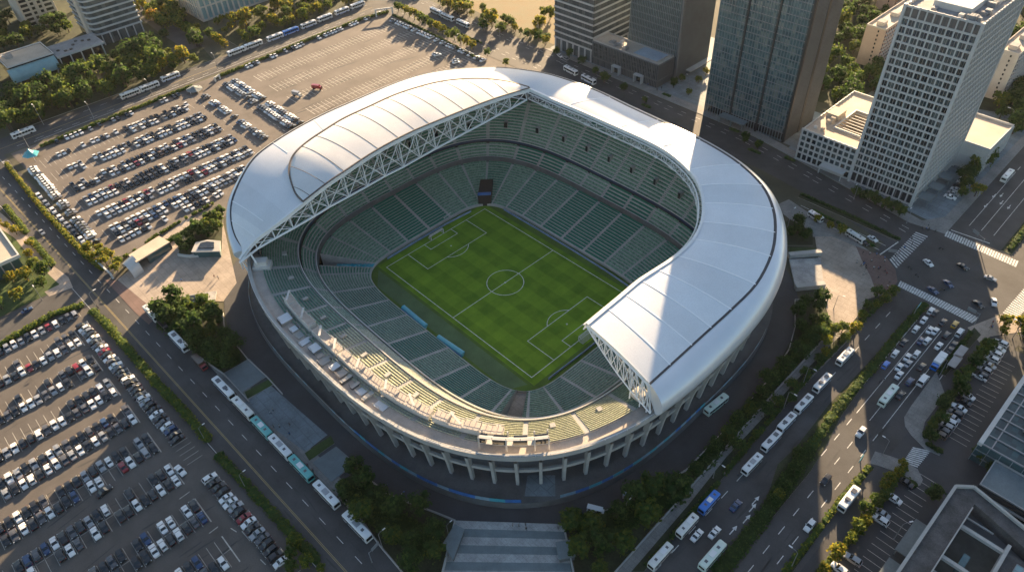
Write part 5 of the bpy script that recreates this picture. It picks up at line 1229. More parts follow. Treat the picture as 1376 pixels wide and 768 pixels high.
p = at(256, 494, 2); lorry(p[0], YC(p[0])+12.9, .04, 'r', 'n', 'dark red lorry between the buses on the left road', .95)
p = at(205, 442, 2); lorry(p[0], YC(p[0])+12.9, .04, 'g', 'k', 'dark lorry behind the topmost bus on the left road', .8)
p = at(426, 118, 1); lorry(p[0], p[1], .5, 'r', 'r', 'red lorry standing alone in the empty part of the far car park', .8)
p = at(399, 127, 1); lorry(p[0], p[1], .3, 'w', 's', 'pale lorry beside the red one in the empty part of the far car park', .8)
# ---- scooters on the crossing
def scooter(x, y, rz, lab, col='k', sc=1.25):
    t = thing('motor_scooter', lab, 'scooter', (x, y, .08), rz, 'scooters on the roads'); t.scale = (sc,)*3
    m = MB(); m.tube([(-.6, 0, .55), (-.2, 0, .72), (.15, 0, .4), (.45, 0, .55), (.6, 0, 1.0)], [.14, .18, .16, .1, .06], 6); o = m.build('body', 'paint_'+col); o.parent = t
    m = MB(); m.tube([(-.65, 0, .8), (-.05, 0, .85)], .15, 6); o = m.build('seat', 'rubber'); o.parent = t
    m = MB(); m.tube([(.52, -.34, 1.03), (.6, 0, 1.0), (.52, .34, 1.03)], .03, 5); o = m.build('handlebar', 'dark_metal'); o.parent = t
    for x_ in (-.62, .68): m = MB(); n_ = 12; m.grid([[(x_+.26*cos(2*pi*q/n_), s*.06, .26+.26*sin(2*pi*q/n_)) for q in range(n_)] for s in (-1, 1)], 0, closed=True); m.poly([(x_+.26*cos(2*pi*q/n_), .06, .26+.26*sin(2*pi*q/n_)) for q in range(n_)]); m.poly([(x_+.26*cos(2*pi*q/n_), -.06, .26+.26*sin(2*pi*q/n_)) for q in range(n_)]); o = m.build('wheel', 'rubber'); o.parent = t
SCOOT = [(1264, 335, .4, 'dark scooter in the upper middle of the crossing'), (1222, 361, -.3, 'dark scooter near the left zebra crossing'), (1231.5, 371, -.3, 'dark scooter above the lower zebra crossing on the left'), (1265.7, 390, .6, 'dark scooter between the two blue cars on the crossing'), (1182, 514, pi/2, 'dark scooter left of the pale green bus below the queue'), (1188, 511, pi/2, 'pale scooter beside the dark one below the queue'), (1212, 532, pi/2, 'dark scooter right of the pale green bus')]
for px, py, rz, lab in SCOOT: scooter(*at(px, py), rz, lab, 'w' if 'pale scooter' in lab else 'k')
# ================================================================== TREES, HEDGES, SHRUBS
for nm, c in {'leaf_deep': (.032, .064, .018), 'leaf_dark': (.048, .092, .024), 'leaf_mid': (.070, .115, .026), 'leaf_olive': (.105, .135, .022), 'leaf_lime': (.18, .20, .025), 'leaf_gold': (.28, .22, .025), 'leaf_rust': (.24, .115, .025)}.items():  # yellow leaves: partly autumn tint, partly warm sunlight put into the colour
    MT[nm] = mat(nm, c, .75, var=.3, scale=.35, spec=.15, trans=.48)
def leafcards(mb, rnd, c, rad, n, size, ks, shell=.55):
    for _ in range(n):
        while True:
            d = Vector((rnd.uniform(-1, 1), rnd.uniform(-1, 1), rnd.uniform(-.75, 1)))
            if .15 < d.length <= 1: break
        r = shell+(1-shell)*rnd.random(); d = d.normalized()*r
        p = Vector(c)+Vector((d.x*rad[0], d.y*rad[1], d.z*rad[2]))
        u = Vector((rnd.gauss(0, 1), rnd.gauss(0, 1), rnd.gauss(0, 1))); nrm = (d+u*.45).normalized(); a = nrm.cross(Vector((rnd.gauss(0, 1), rnd.gauss(0, 1), rnd.gauss(0, 1)))).normalized(); b = nrm.cross(a); s = size*rnd.uniform(.6, 1.35)
        k = rnd.choice(ks)
        mb.poly([p-a*s*.5, p+b*s*.42, p+a*s*.6, p-b*s*.38], k)
def blob(mb, rnd, c, rad, k):
    R = []
    for j in range(1, 5):
        ph = pi*j/5; R.append([(c[0]+rad[0]*sin(ph)*cos(2*pi*q/8)*rnd.uniform(.8, 1.1), c[1]+rad[1]*sin(ph)*sin(2*pi*q/8)*rnd.uniform(.8, 1.1), c[2]+rad[2]*cos(ph)*rnd.uniform(.9, 1.05)) for q in range(8)])
    mb.grid(R, k, closed=True); mb.poly(R[0][::-1], k); mb.poly(R[-1], k)
def tree_proto(seed, pal, R=3.6, H=9.0, tall=1.0, n=300, lobes=9):
    rnd = random.Random(seed); cr = MB(); tr = MB()
    th = H*.36; tr.tube([(0, 0, -.1), (rnd.uniform(-.15, .15), rnd.uniform(-.15, .15), th*.6), (rnd.uniform(-.3, .3), rnd.uniform(-.3, .3), H*.62)], [.34, .25, .10], 7)
    zc = H-R*tall*1.02
    for k in range(5):
        a = 2*pi*k/5+rnd.uniform(-.4, .4); tr.tube([(0, 0, th*.8+.25*k), (cos(a)*R*.35, sin(a)*R*.35, th+R*.35), (cos(a)*R*.7, sin(a)*R*.7, zc+rnd.uniform(-.2, .5)*R)], [.14, .09, .03], 5)
    for k in range(lobes):
        if k == 0: c = (0, 0, zc+R*.35*tall); r = R*.62
        else:
            a = 2*pi*k/(lobes-1)+rnd.uniform(-.5, .5); rr = R*rnd.uniform(.35, .72); c = (cos(a)*rr, sin(a)*rr, zc+rnd.uniform(-.55, .75)*R*tall*.75); r = R*rnd.uniform(.32, .52)
        ks = rnd.choice([[0, 1, 1], [1, 1, 2], [0, 0, 1], [1, 2, 2]])
        blob(cr, rnd, c, (r*.62, r*.62, r*.6*tall), 0)
        leafcards(cr, rnd, c, (r, r, r*tall*.95), n//lobes, .95, ks)
    leafcards(cr, rnd, (0, 0, zc), (R*1.08, R*1.08, R*tall*1.05), n//7, .9, [1, 2, 2], .75)
    a = cr.build('crown', pal); b = tr.build('trunk', 'trunk'); me = (a.data, b.data); bpy.data.objects.remove(a); bpy.data.objects.remove(b); return me
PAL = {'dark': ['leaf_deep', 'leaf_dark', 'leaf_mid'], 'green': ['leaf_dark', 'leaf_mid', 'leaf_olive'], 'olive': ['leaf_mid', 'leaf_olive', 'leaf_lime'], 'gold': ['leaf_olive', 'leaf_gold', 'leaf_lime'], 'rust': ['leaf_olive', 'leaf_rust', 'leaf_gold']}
PROTO = {}
for i, (nm, R_, H_, tl) in enumerate([('dark', 4.4, 9.5, 1.0), ('dark', 3.8, 10.5, 1.25), ('dark', 5.0, 10, .9), ('green', 4.2, 9, 1), ('green', 3.4, 9, 1.2), ('green', 4.8, 10.5, 1), ('olive', 4.0, 9, 1.05), ('olive', 3.3, 8, 1.1), ('gold', 3.5, 8.5, 1.1), ('gold', 4.0, 9, 1.0), ('rust', 3.4, 8, 1.05)]):
    PROTO.setdefault(nm, []).append(tree_proto(40+i, PAL[nm], R_, H_, tl, 400, 11))
rt = random.Random(77); TREES = []
TN = {'dark': 'dark green', 'green': 'green', 'olive': 'olive green', 'gold': 'golden', 'rust': 'rusty orange'}
def tree(x, y, pal, sc, label, group=None, z=.15, name='tree'):
    t = thing(name, label, 'tree', (x, y, z), rt.uniform(0, 2*pi), group); s = sc*rt.uniform(.9, 1.1); t.scale = (s, s, s*rt.uniform(.92, 1.1))
    cr, tr = rt.choice(PROTO[pal])
    for nm, me in (('crown', cr), ('trunk', tr)): o = bpy.data.objects.new(nm, me); C.objects.link(o); o.parent = t
    TREES.append((x, y)); return t
def grove(poly, dist, pals, sc, where, group, limit=60, world=False, tries=1500):
    P = poly if world else ats(poly); xs = [p[0] for p in P]; ys = [p[1] for p in P]; n = 0; here = []
    for _ in range(tries):
        if n >= limit: break
        x, y = rt.uniform(min(xs), max(xs)), rt.uniform(min(ys), max(ys))
        if not inside(x, y, P) or any(hypot(x-a, y-b) < dist for a, b in here): continue
        pal = rt.choice(pals); here.append((x, y)); tree(x, y, pal, sc*rt.uniform(.75, 1.15), f'{TN[pal]} tree {where}', group); n += 1
    return n
def row(p0, p1, n, pals, sc, where, group, jit=.6):
    a, b = Vector(at(*p0)), Vector(at(*p1))
    for k in range(n):
        p = a.lerp(b, (k+.5)/n); pal = pals[k % len(pals)] if len(pals) > 1 else pals[0]
        tree(p.x+rt.uniform(-jit, jit), p.y+rt.uniform(-jit, jit), pal, sc*rt.uniform(.85, 1.15), f'{TN[pal]} tree, {ORD[k]} from {where}', group)
grove([(218, 426), (231, 405), (262, 408), (290, 418), (299, 440), (314, 462), (328, 482), (301, 498), (270, 476), (242, 448)], 6.4, ['dark', 'dark', 'green'], 1.12, 'in the thick clump left of the stadium', 'trees in the clump left of the stadium', 22)
grove([(218, 420), (228, 402), (258, 404), (262, 420), (240, 436)], 5, ['olive', 'green'], .8, 'on the sunny plaza edge left of the stadium', 'sunny trees of the clump left of the stadium', 7)
grove([(459, 657), (478, 637), (520, 668), (588, 695), (604, 708), (592, 775), (562, 778), (518, 735)], 7.4, ['dark', 'dark', 'green'], 1.25, 'in the dark clump left of the banded steps', 'trees left of the banded steps', 24)
grove([(765, 706), (800, 696), (860, 672), (915, 640), (915, 658), (872, 706), (822, 765), (785, 785)], 7.4, ['dark', 'dark', 'green'], 1.2, 'in the dark clump right of the banded steps', 'trees right of the banded steps', 20)
grove([(926, 630), (985, 570), (1042, 503), (1072, 470), (1108, 434), (1112, 444), (1040, 520), (926, 648)], 6.6, ['dark', 'green', 'dark'], .9, 'in the long belt right of the stadium', 'trees of the belt right of the stadium', 30)
grove([(1070, 410), (1102, 408), (1108, 425), (1070, 450)], 5.5, ['dark', 'dark', 'green'], .75, 'in the walled bed right of the stadium', 'trees of the walled bed right of the stadium', 9)
grove([(1056, 302), (1064, 298), (1090, 314), (1088, 328), (1058, 326)], 5, ['dark'], .7, 'at the upper right edge of the stadium', 'trees at the upper right edge of the stadium', 5)
grove([(241, 338), (254, 314), (298, 290), (296, 318), (270, 318), (252, 340)], 5.2, ['green', 'olive', 'dark'], .85, 'beside the upper left edge of the stadium', 'trees beside the upper left edge of the stadium', 13)
grove([(118, 338), (140, 338), (162, 352), (160, 366), (140, 362)], 4.5, ['gold', 'olive', 'rust'], .85, 'at the car park corner by the wedge pavilion', 'golden trees by the wedge pavilion', 8)
grove([(0, 335), (30, 352), (75, 372), (70, 392), (20, 412), (0, 418)], 7.5, ['olive', 'green', 'gold'], .95, 'round the building at the left edge', 'trees round the building at the left edge', 9)
grove([(0, 300), (18, 308), (70, 352), (60, 366), (30, 335), (0, 312)], 7, ['olive', 'gold'], .65, 'above the building at the left edge', 'trees above the building at the left edge', 7)
grove([(-350, -128), (-352, -20), (-394, 0), (-396, -128)], 8.6, ['dark', 'dark', 'green', 'green'], 1.75, 'in the wood along the car park road', 'trees in the wood along the car park road', 26, True)
for k, (px, py) in enumerate(((207, 100), (221, 92), (236, 86), (249, 80))): tree(*at(px, py+5), ['olive', 'gold'][k % 2], 1.5, f'bright {TN[["olive", "gold"][k % 2]]} tree, {ORD[k]} of four sunlit ones above the parked bus at upper left', 'four sunlit trees at upper left')
grove([(198, 25), (215, 5), (275, 52), (262, 66), (240, 58)], 7, ['olive', 'green', 'rust', 'dark'], 1.4, 'beside the narrow road at upper left', 'trees beside the narrow road at upper left', 12)
grove([(-356, 55), (-359, 185), (-374, 185), (-372, 55)], 6.5, ['gold', 'olive', 'green', 'olive'], 1.2, 'in the sunny row above the distant buses', 'sunny trees above the distant buses', 14, True)
grove([(-380, 60), (-382, 190), (-408, 190), (-402, 60)], 8.5, ['olive', 'gold', 'green'], 1.5, 'in the golden grove behind the distant buses', 'trees of the golden grove behind the buses', 14, True)
row((533, 14), (640, 70), 14, ['green', 'olive', 'gold', 'gold', 'olive'], 1.0, 'left in the row behind the empty car park', 'trees of the row behind the empty car park')
grove([(575, 0), (600, 5), (690, 42), (745, 12), (748, 30), (700, 58), (640, 42)], 6.5, ['olive', 'green', 'gold'], 1.35, 'along the edge of the dry field', 'trees along the edge of the dry field', 12)
grove([(1285, 262), (1296, 235), (1330, 190), (1342, 195), (1312, 245), (1300, 268)], 6, ['dark', 'green', 'olive'], 1.15, 'between the white tower and the main road', 'trees between the white tower and the road', 11)
tree(*at(1309, 264), 'gold', 1.0, 'bright golden tree beside the main road below the white tower')
row((1145, 262), (1212, 292), 7, ['green', 'dark'], .7, 'left in front of the white tower', 'trees in front of the white tower')
for k, (px, py) in enumerate(((1097, 299), (1114, 307), (1129, 315))): tree(*at(px, py), 'gold', .62, f'small golden tree, {ORD[k]} from the left of three on the far road')
grove([(1150, 420), (1178, 398), (1200, 396), (1185, 410), (1160, 432)], 4.6, ['olive', 'green'], .7, 'on the verge below the rounded pavement', 'trees on the verge below the rounded pavement', 8)
grove([(1108, 455), (1135, 440), (1150, 448), (1118, 472), (1105, 480)], 4.6, ['gold', 'olive'], .75, 'in the sunlit verge between stadium and main road', 'sunlit trees of the main road verge', 7)
grove([(1060, 520), (1100, 485), (1105, 492), (1062, 540), (985, 622), (975, 616)], 6.5, ['green', 'dark'], .66, 'in the shaded verge between stadium and main road', 'shaded trees of the main road verge', 11)
grove([(1216, 622), (1196, 632), (1140, 722), (1090, 775), (1108, 775), (1162, 705), (1210, 640)], 4.4, ['olive', 'gold', 'green'], .72, 'in the hedge row above the lower right bays', 'trees of the hedge row above the lower right bays', 18)
grove([(1328, 460), (1296, 500), (1240, 582), (1250, 592), (1300, 520), (1338, 462)], 5, ['green', 'dark'], .72, 'in the hedge row beside the upper right bays', 'trees of the hedge row beside the upper right bays', 14)
grove([(1340, 440), (1376, 434), (1376, 458), (1345, 455)], 5, ['olive', 'gold'], .75, 'at the sunlit corner right of the crossing', 'trees at the sunlit corner of the crossing', 6)
grove([(1312, 615), (1340, 600), (1345, 625), (1322, 645)], 6, ['dark', 'green'], .8, 'before the glass roofed building on the right', 'trees before the glass roofed building', 5)
tree(*at(1252, 668), 'dark', .8, 'dark tree beside the corner of the open roofed building')
grove([(1040, 655), (1070, 605), (1098, 612), (1060, 660), (1040, 680)], 7.5, ['dark'], .55, 'in the wide part of the planted median', 'small trees of the planted median', 5)
tree(*at(1045, 668), 'olive', .62, 'olive tree standing above the rest in the planted median')
for k, (px, py, pl, s) in enumerate(((812, 112, 'green', .8), (800, 100, 'green', .75), (838, 122, 'dark', .7), (866, 140, 'green', .6), (905, 118, 'dark', .7), (916, 110, 'green', .6), (938, 112, 'olive', .7), (948, 102, 'gold', .7), (925, 128, 'olive', .65), (976, 155, 'green', .7), (1000, 192, 'dark', .7), (1018, 200, 'green', .7), (752, 60, 'olive', .9), (748, 74, 'olive', .8), (765, 78, 'green', .85), (782, 88, 'dark', .8), (680, 88, 'olive', .7), (655, 76, 'green', .6))):
    tree(*at(px, py), pl, s, f'{TN[pl]} tree, {ORD[k]} of those dotted along the tower forecourts')
grove([(398, 730), (412, 742), (436, 768), (395, 768), (385, 750)], 5, ['green', 'olive'], .7, 'at the bottom end of the car park hedge', 'trees at the bottom of the car park hedge', 5)
# ---- far woods that read as one mass
def woods(areas, n, label, seed, kinds=('dark', 'green', 'olive')):
    rw = random.Random(seed); V, F, K = [], [], []; pals = list(PAL); mats = [m for p_ in kinds for m in PAL[p_]]+['trunk']
    for P, dist, cnt, sc in areas:
        xs = [p[0] for p in P]; ys = [p[1] for p in P]; here = []; tr_ = 0
        while len(here) < cnt and tr_ < 4000:
            tr_ += 1; x, y = rw.uniform(min(xs), max(xs)), rw.uniform(min(ys), max(ys))
            if not inside(x, y, P) or any(hypot(x-a, y-b) < dist for a, b in here): continue
            here.append((x, y)); pi_ = rw.choice([0, 0, 0, 1, 1, 2]); cr, tk = rw.choice(PROTO[kinds[pi_]]); s = sc*rw.uniform(.75, 1.2); a = rw.uniform(0, 6.28)
            for me, off in ((cr, pi_*3), (tk, 9)):
                i = len(V); V += [(x+(v.co.x*cos(a)-v.co.y*sin(a))*s, y+(v.co.x*sin(a)+v.co.y*cos(a))*s, v.co.z*s) for v in me.vertices]
                for f in me.polygons: F.append(tuple(i+q for q in f.vertices)); K.append(off+(f.material_index if off < 9 else 0))
    me = bpy.data.meshes.new('woodland'); me.from_pydata(V, [], F); [me.materials.append(MT[m]) for m in mats]; me.polygons.foreach_set('material_index', K)
    o = bpy.data.objects.new('woodland', me); C.objects.link(o); tag(o, label, 'woodland', None, 'stuff')
woods([([(-700, -140), (-575, -140), (-565, -70), (-568, -20), (-500, 10), (-490, 40), (-440, 55), (-520, 120), (-720, 60)], 9, 60, 1.5), ([(-560, -130), (-510, -130), (-508, -65), (-525, -64), (-560, -64)], 9, 9, 1.3), ([(-525, -60), (-490, -105), (-489, -33), (-524, -34)], 9, 10, 1.3)], 0, 'dense dark wood behind the buildings at the upper left corner', 3)
woods([([(-16, 262), (8, 256), (42, 262), (44, 306), (9, 322), (-5, 420), (-40, 420)], 8.5, 48, 1.35), ([(29, 310), (78, 262), (90, 330), (88, 440), (30, 440)], 8.5, 60, 1.35), ([(107, 300), (131, 300), (131, 520), (108, 520)], 8.5, 34, 1.35), ([(-60, 300), (-20, 280), (-25, 560), (-60, 560)], 9, 24, 1.35), ([(6, 442), (90, 442), (130, 530), (0, 560)], 10, 40, 1.4)], 0, 'dense wood round the apartment slabs behind the glass tower and the white tower', 4)
woods([([(-353, -130), (-353, 12), (-416, 12), (-416, -130)], 5.5, 70, .95)], 0, 'lower bushes and saplings filling the wood beside the car park road at upper left', 6, ('dark', 'green', 'olive'))
woods([([(-357, 48), (-360, 188), (-412, 188), (-418, 45)], 6, 60, .85), ([(-360, 24), (-420, 24), (-424, 44), (-360, 40)], 6, 10, 1.0), ([(-440, 15), (-500, 18), (-520, 45), (-440, 45)], 7, 16, 1.2)], 0, 'sunny bushes filling the golden grove behind the distant buses', 8, ('olive', 'gold', 'green'))
woods([([(-300, 205), (-172, 205), (-174, 214), (-300, 222)], 4.5, 30, .8), ([(-420, 205), (-330, 208), (-330, 222), (-420, 225)], 5, 22, 1.0)], 0, 'thick scrub along the near edge of the dry field', 9, ('green', 'olive', 'gold'))
# ---- hedges and shrub strips, each one a thing
def hedge(L, wd, ht, pals, label, world=False, dens=5.0, z=.1, name='hedge', size=.8, gap=0.0):
    P = L if world else ats(L); rnd = random.Random(len(label)*7+int(abs(P[0][0]))); m = MB(); tot = 0
    for a, b in zip(P, P[1:]):
        a = Vector(a); b = Vector(b); d = b-a; ln = d.length; d.normalize(); n_ = Vector((-d.y, d.x)); tot += ln; s = 0.0
        while s < ln:
            step = rnd.uniform(1.1, 2.0); h = ht*rnd.uniform(.7, 1.15); w_ = wd*rnd.uniform(.8, 1.1)
            if rnd.random() > gap:
                c = a+d*(s+step/2); k = rnd.randrange(3)
                blob(m, rnd, (c.x, c.y, h*.45), (step*.62, step*.62, h*.45) if abs(d.x) > 2 else (w_*.42+abs(d.x)*.2, w_*.42+abs(d.y)*.2, h*.48), 0)
                for _ in range(int(dens*step*wd/1.6)):
                    q = c+d*rnd.uniform(-step*.6, step*.6)+n_*rnd.uniform(-w_/2, w_/2); zz = h*(1-.35*(abs((q-c).dot(n_))/(w_/2))**2)*rnd.uniform(.55, 1.05)
                    nn = Vector((rnd.gauss(0, .6), rnd.gauss(0, .6), 1)).normalized(); u = nn.cross(Vector((rnd.gauss(0, 1), rnd.gauss(0, 1), .1))).normalized(); v = nn.cross(u); sz = size*rnd.uniform(.6, 1.3)
                    p = Vector((q.x, q.y, zz)); m.poly([p-u*sz*.5, p+v*sz*.4, p+u*sz*.55, p-v*sz*.4], rnd.choice([0, 1, 1, 2]) if k else rnd.choice([1, 2, 2]))
            s += step
    c = P[len(P)//2]
    o = tag(m.build(name, PAL[pals], None, (c[0], c[1], z)), label, name.replace('_', ' ')); o.location = (c[0], c[1], z)
    for v in (): pass
    return o
# build() keeps points in world terms, so lift them by z through the location only
hedge([(10, 222), (60, 285), (118, 347), (138, 362)], 3.6, 2.8, 'gold', 'golden hedge between the bus road and the large car park', dens=7)
hedge([(55, 198), (130, 168), (258, 117)], 3.2, 2.5, 'olive', 'long sunlit hedge on the near side of the car park road, left of its entrance')
hedge([(290, 106), (400, 61), (486, 27), (520, 18)], 3.4, 2.5, 'olive', 'long sunlit hedge on the near side of the car park road, right of its entrance')
hedge([(528, 21), (590, 52), (642, 80)], 3.0, 2.0, 'green', 'dark hedge under the row of trees behind the empty car park')
hedge([(556, 14), (600, 38), (646, 58)], 2.2, 1.4, 'green', 'thin hedge in the middle of the far road at the top')
hedge([(0, 466), (35, 446), (70, 425), (96, 416), (112, 412)], 4.4, 2.8, 'olive', 'thick sunlit hedge along the top of the lower left car park', dens=7)
hedge([(124, 418), (140, 432), (210, 514), (250, 556), (279, 590)], 4.6, 2.0, 'olive', 'hedge between the lower left car park and the bus road, above the gap', dens=6)
hedge([(293, 612), (330, 650), (380, 704), (425, 752)], 4.6, 1.7, 'green', 'hedge between the lower left car park and the bus road, below the gap', dens=6)
hedge([(212, 336), (250, 312), (292, 288)], 3.6, 2.6, 'dark', 'dark hedge at the end of the large car park nearest the stadium')
hedge([(150, 356), (185, 335), (210, 318), (240, 300), (285, 275)], 2.6, 1.8, 'olive', 'row of round shrubs among the cars nearest the stadium', gap=.35)
hedge([(8, 278), (35, 312)], 4.2, 1.9, 'olive', 'upper hedge beside the bus road at the left edge'); hedge([(42, 322), (72, 357)], 4.2, 1.9, 'olive', 'lower hedge beside the bus road at the left edge')
hedge([(1243, 409), (1205, 452), (1168, 500), (1128, 545), (1090, 600)], 4.4, 1.7, 'green', 'upper part of the planting in the main road median', name='shrubs', dens=6)
hedge([(1090, 600), (1068, 632), (1045, 665), (1020, 702), (966, 770)], 6.5, 1.3, 'dark', 'lower part of the planting in the main road median', name='shrubs', dens=6)
hedge([(1076, 261), (1150, 294), (1206, 321)], 2.6, 1.3, 'dark', 'low planting in the median of the far road', name='shrubs')
hedge([(164.5, 190), (163.5, 260), (162, 380)], 3.6, 1.4, 'green', 'low planting in the median beyond the crossing', True, name='shrubs')
hedge([(1190, 402), (1150, 440), (1092, 500), (1040, 558), (1000, 605), (940, 678), (870, 760)], 2.6, 1.1, 'green', 'low shrubs in the verge on the stadium side of the main road', name='shrubs', gap=.15)
hedge([(1305, 446), (1262, 502)], 2.8, 1.3, 'dark', 'low shrubs between the queue of cars and the service lane', name='shrubs')
hedge([(1168, 628), (1130, 672), (1108, 700), (1055, 768)], 2.8, 1.4, 'olive', 'low shrubs right of the main road at the bottom', name='shrubs', gap=.1)
hedge([(1330, 462), (1298, 504), (1244, 586)], 4.0, 1.5, 'dark', 'low hedge under the trees beside the upper right bays')
hedge([(1216, 626), (1160, 704), (1100, 772)], 3.6, 1.4, 'olive', 'low hedge under the trees above the lower right bays')
hedge([(1090, 282), (1130, 302), (1172, 330)], 3.0, 1.2, 'green', 'low hedge along the far road above the stone plaza', gap=.1)
hedge([(1244, 596), (1262, 606)], 3.0, 1.2, 'dark', 'short hedge at the rounded end of the upper right bays'); hedge([(1208, 640), (1226, 650)], 3.4, 1.3, 'dark', 'short hedge at the rounded end of the lower right bays')
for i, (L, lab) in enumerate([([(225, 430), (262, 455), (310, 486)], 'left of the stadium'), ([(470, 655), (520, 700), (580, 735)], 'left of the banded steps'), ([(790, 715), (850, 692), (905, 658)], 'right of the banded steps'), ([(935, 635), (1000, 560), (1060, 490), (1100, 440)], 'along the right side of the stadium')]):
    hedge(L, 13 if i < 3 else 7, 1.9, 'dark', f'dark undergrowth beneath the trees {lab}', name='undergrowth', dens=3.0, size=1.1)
for k, (px, py, w_) in enumerate(((813, 101, 5), (868, 143, 5), (895, 128, 4), (1012, 203, 6), (985, 175, 4), (1060, 214, 5))):
    hedge([(px-w_, py-w_*.4), (px+w_, py+w_*.45)], 3.4, 1.2, 'green', f'small planted island before the towers, {ORD[k]} from the left', name='shrubs')
# ================================================================== BUILDINGS
MT['curtain_glass'] = panel_glass('curtain_glass', [(.035, .075, .088), (.06, .115, .13), (.085, .15, .165), (.20, .235, .215)], 2.6, 2.6, 4.1, .16, .0, .6)  # sky and sunlit reflections are put into the base colour of the panes
MT['tower_glass'] = panel_glass('tower_glass', [(.042, .057, .066), (.065, .084, .094), (.10, .12, .125)], 3.0, 3.0, 4.6, .15, .0, .8)
MT['window_glass'] = panel_glass('window_glass', [(.016, .020, .024), (.035, .045, .048), (.08, .11, .115)], 1.9, 1.9, 3.9, .14, .0, .8)
defm('frame_white', (.46, .46, .45), .6, var=.06, scale=.1); defm('frame_band', (.40, .41, .41), .55, var=.06, scale=.1)
defm('fin_brown', (.12, .135, .15), .55, .2, var=.12, scale=.1); defm('fin_steel', (.22, .28, .30), .4, .4, var=.1, scale=.1)
defm('roof_grey', (.26, .255, .25), .9, var=.22, scale=.12, fine=.15); defm('roof_tan', (.42, .36, .29), .85, var=.15, scale=.08, fine=.1); defm('roof_dark', (.075, .072, .072), .9, var=.35, scale=.2, fine=.2); defm('court_dark', (.05, .055, .05), .9, var=.3, scale=.2); defm('roof_blue', (.30, .36, .42), .8, var=.15, scale=.1, fine=.1)
defm('render_pink', (.50, .36, .28), .85, var=.1, scale=.1, fine=.06); defm('render_cream', (.50, .45, .39), .85, var=.12, scale=.1, fine=.06); defm('louvre', (.12, .11, .105), .7, var=.2, scale=.4)
defm('teal_glass_panel', (.20, .32, .33), .3, .0, var=.15, scale=.15, spec=.6)
def bpart(t, mb, name, m_): return mb.build(name, m_, t)
def facebars(mb, p, q, z0, z1, nx, zs, vw, vd, hw, hd, k=0, both=True):
    """mullions and floor bands standing proud of the wall from p to q (outward side is right of p->q)"""
    p = Vector(p); q = Vector(q); d = (q-p); L = d.length; d.normalize(); n_ = Vector((d.y, -d.x))
    if vw:
        for i in range(nx+1):
            c = p+d*(L*i/nx)+n_*vd/2; mb.obox(tuple(c), tuple(d), vw/2, vd/2, z0, z1, k)
    for z in zs:
        c = (p+q)/2+n_*(hd/2); mb.obox(tuple(c), tuple(d), L/2+hd, hd/2, z-hw/2, z+hw/2, k)
def roof_gear(t, rnd, x0, y0, x1, y1, z, n, mats=('concrete_pale', 'roof_grey', 'steel_grey')):
    for _ in range(n):
        a, b, h = rnd.uniform(1.2, 4), rnd.uniform(1.2, 4), rnd.uniform(1, 2.6); x, y = rnd.uniform(x0, x1-a), rnd.uniform(y0, y1-b); m = MB(); m.box(x, y, z, x+a, y+b, z+h); 
        for k in range(3): m.box(x+.15+k*a/3, y+.2, z+h, x+a/3*(k+.7), y+b-.2, z+h+.12)
        bpart(t, m, 'roof_unit', rnd.choice(mats))
def parapet(x0, y0, x1, y1, z, h=1.1, w_=.5):
    m = MB(); m.box(x0, y0, z, x1, y0+w_, z+h); m.box(x0, y1-w_, z, x1, y1, z+h); m.box(x0, y0+w_, z, x0+w_, y1-w_, z+h); m.box(x1-w_, y0+w_, z, x1, y1-w_, z+h); return m
rb = random.Random(9)
MT['roof_glass'] = panel_glass('roof_glass', [(.012, .03, .034), (.02, .05, .055), (.03, .07, .075)], 2.0, 5.6, 4.0, .15, .0, .5)
# ---- white gridded tower
X0, X1, Y0_, Y1, HT = 79.0, 114.0, 192.0, 246.0, 100.0
t = thing('white_tower', 'tall white office tower with a grid of dark windows, right of the glass tower', 'building', ((X0+X1)/2, (Y0_+Y1)/2, 0))
m = MB(); m.box(X0+.6, Y0_+.6, 0, X1-.6, Y1-.6, HT-1.4, 0, 1); bpart(t, m, 'core', ['concrete_dark', 'roof_grey'])
zs = [7.0+3.95*k for k in range(23)]; f = MB()
for p, q, nx in (((X0, Y0_+.55), (X1, Y0_+.55), 10), ((X1-.55, Y0_), (X1-.55, Y1), 16), ((X1, Y1-.55), (X0, Y1-.55), 10), ((X0+.55, Y1), (X0+.55, Y0_), 16)):
    facebars(f, p, q, .1, HT, nx, zs+[HT-.7, .8], .62, .55, .95, .5)
    p_ = Vector(p); q_ = Vector(q); L = (q_-p_).length; d = (q_-p_)/L
    for i in range(nx): facebars(f, tuple(p_+d*(L*(i+.5)/nx-.01)), tuple(p_+d*(L*(i+.5)/nx+.01)), 7, zs[-1], 1, [], .17, .3, 0, 0)
for x, y in ((X0, Y0_), (X1, Y0_), (X1, Y1), (X0, Y1)): f.box(x-.7, y-.7, 0, x+.7, y+.7, HT+.2)
bpart(t, f, 'facade_grid', 'frame_white')
wins = []
for r in range(len(zs)-1):
    z0, z1 = zs[r]+.48, zs[r+1]-.48
    for i in range(10):
        a = X0+(X1-X0)*i/10+.31; b = X0+(X1-X0)*(i+1)/10-.31; wins.append(('f', [(a, Y0_+.5, z0), (b, Y0_+.5, z0), (b, Y0_+.5, z1), (a, Y0_+.5, z1)]))
    for i in range(16):
        a = Y0_+(Y1-Y0_)*i/16+.31; b = Y0_+(Y1-Y0_)*(i+1)/16-.31; wins.append(('r', [(X1-.5, a, z0), (X1-.5, b, z0), (X1-.5, b, z1), (X1-.5, a, z1)]))
front = [w_ for w_ in wins if w_[0] == 'f']; rest = MB()
for k, (s_, P) in enumerate(front):
    if k < 100: m = MB(); m.poly(P); bpart(t, m, 'window', 'window_glass')
    else: rest.poly(P)
for s_, P in wins:
    if s_ == 'r': rest.poly(P)
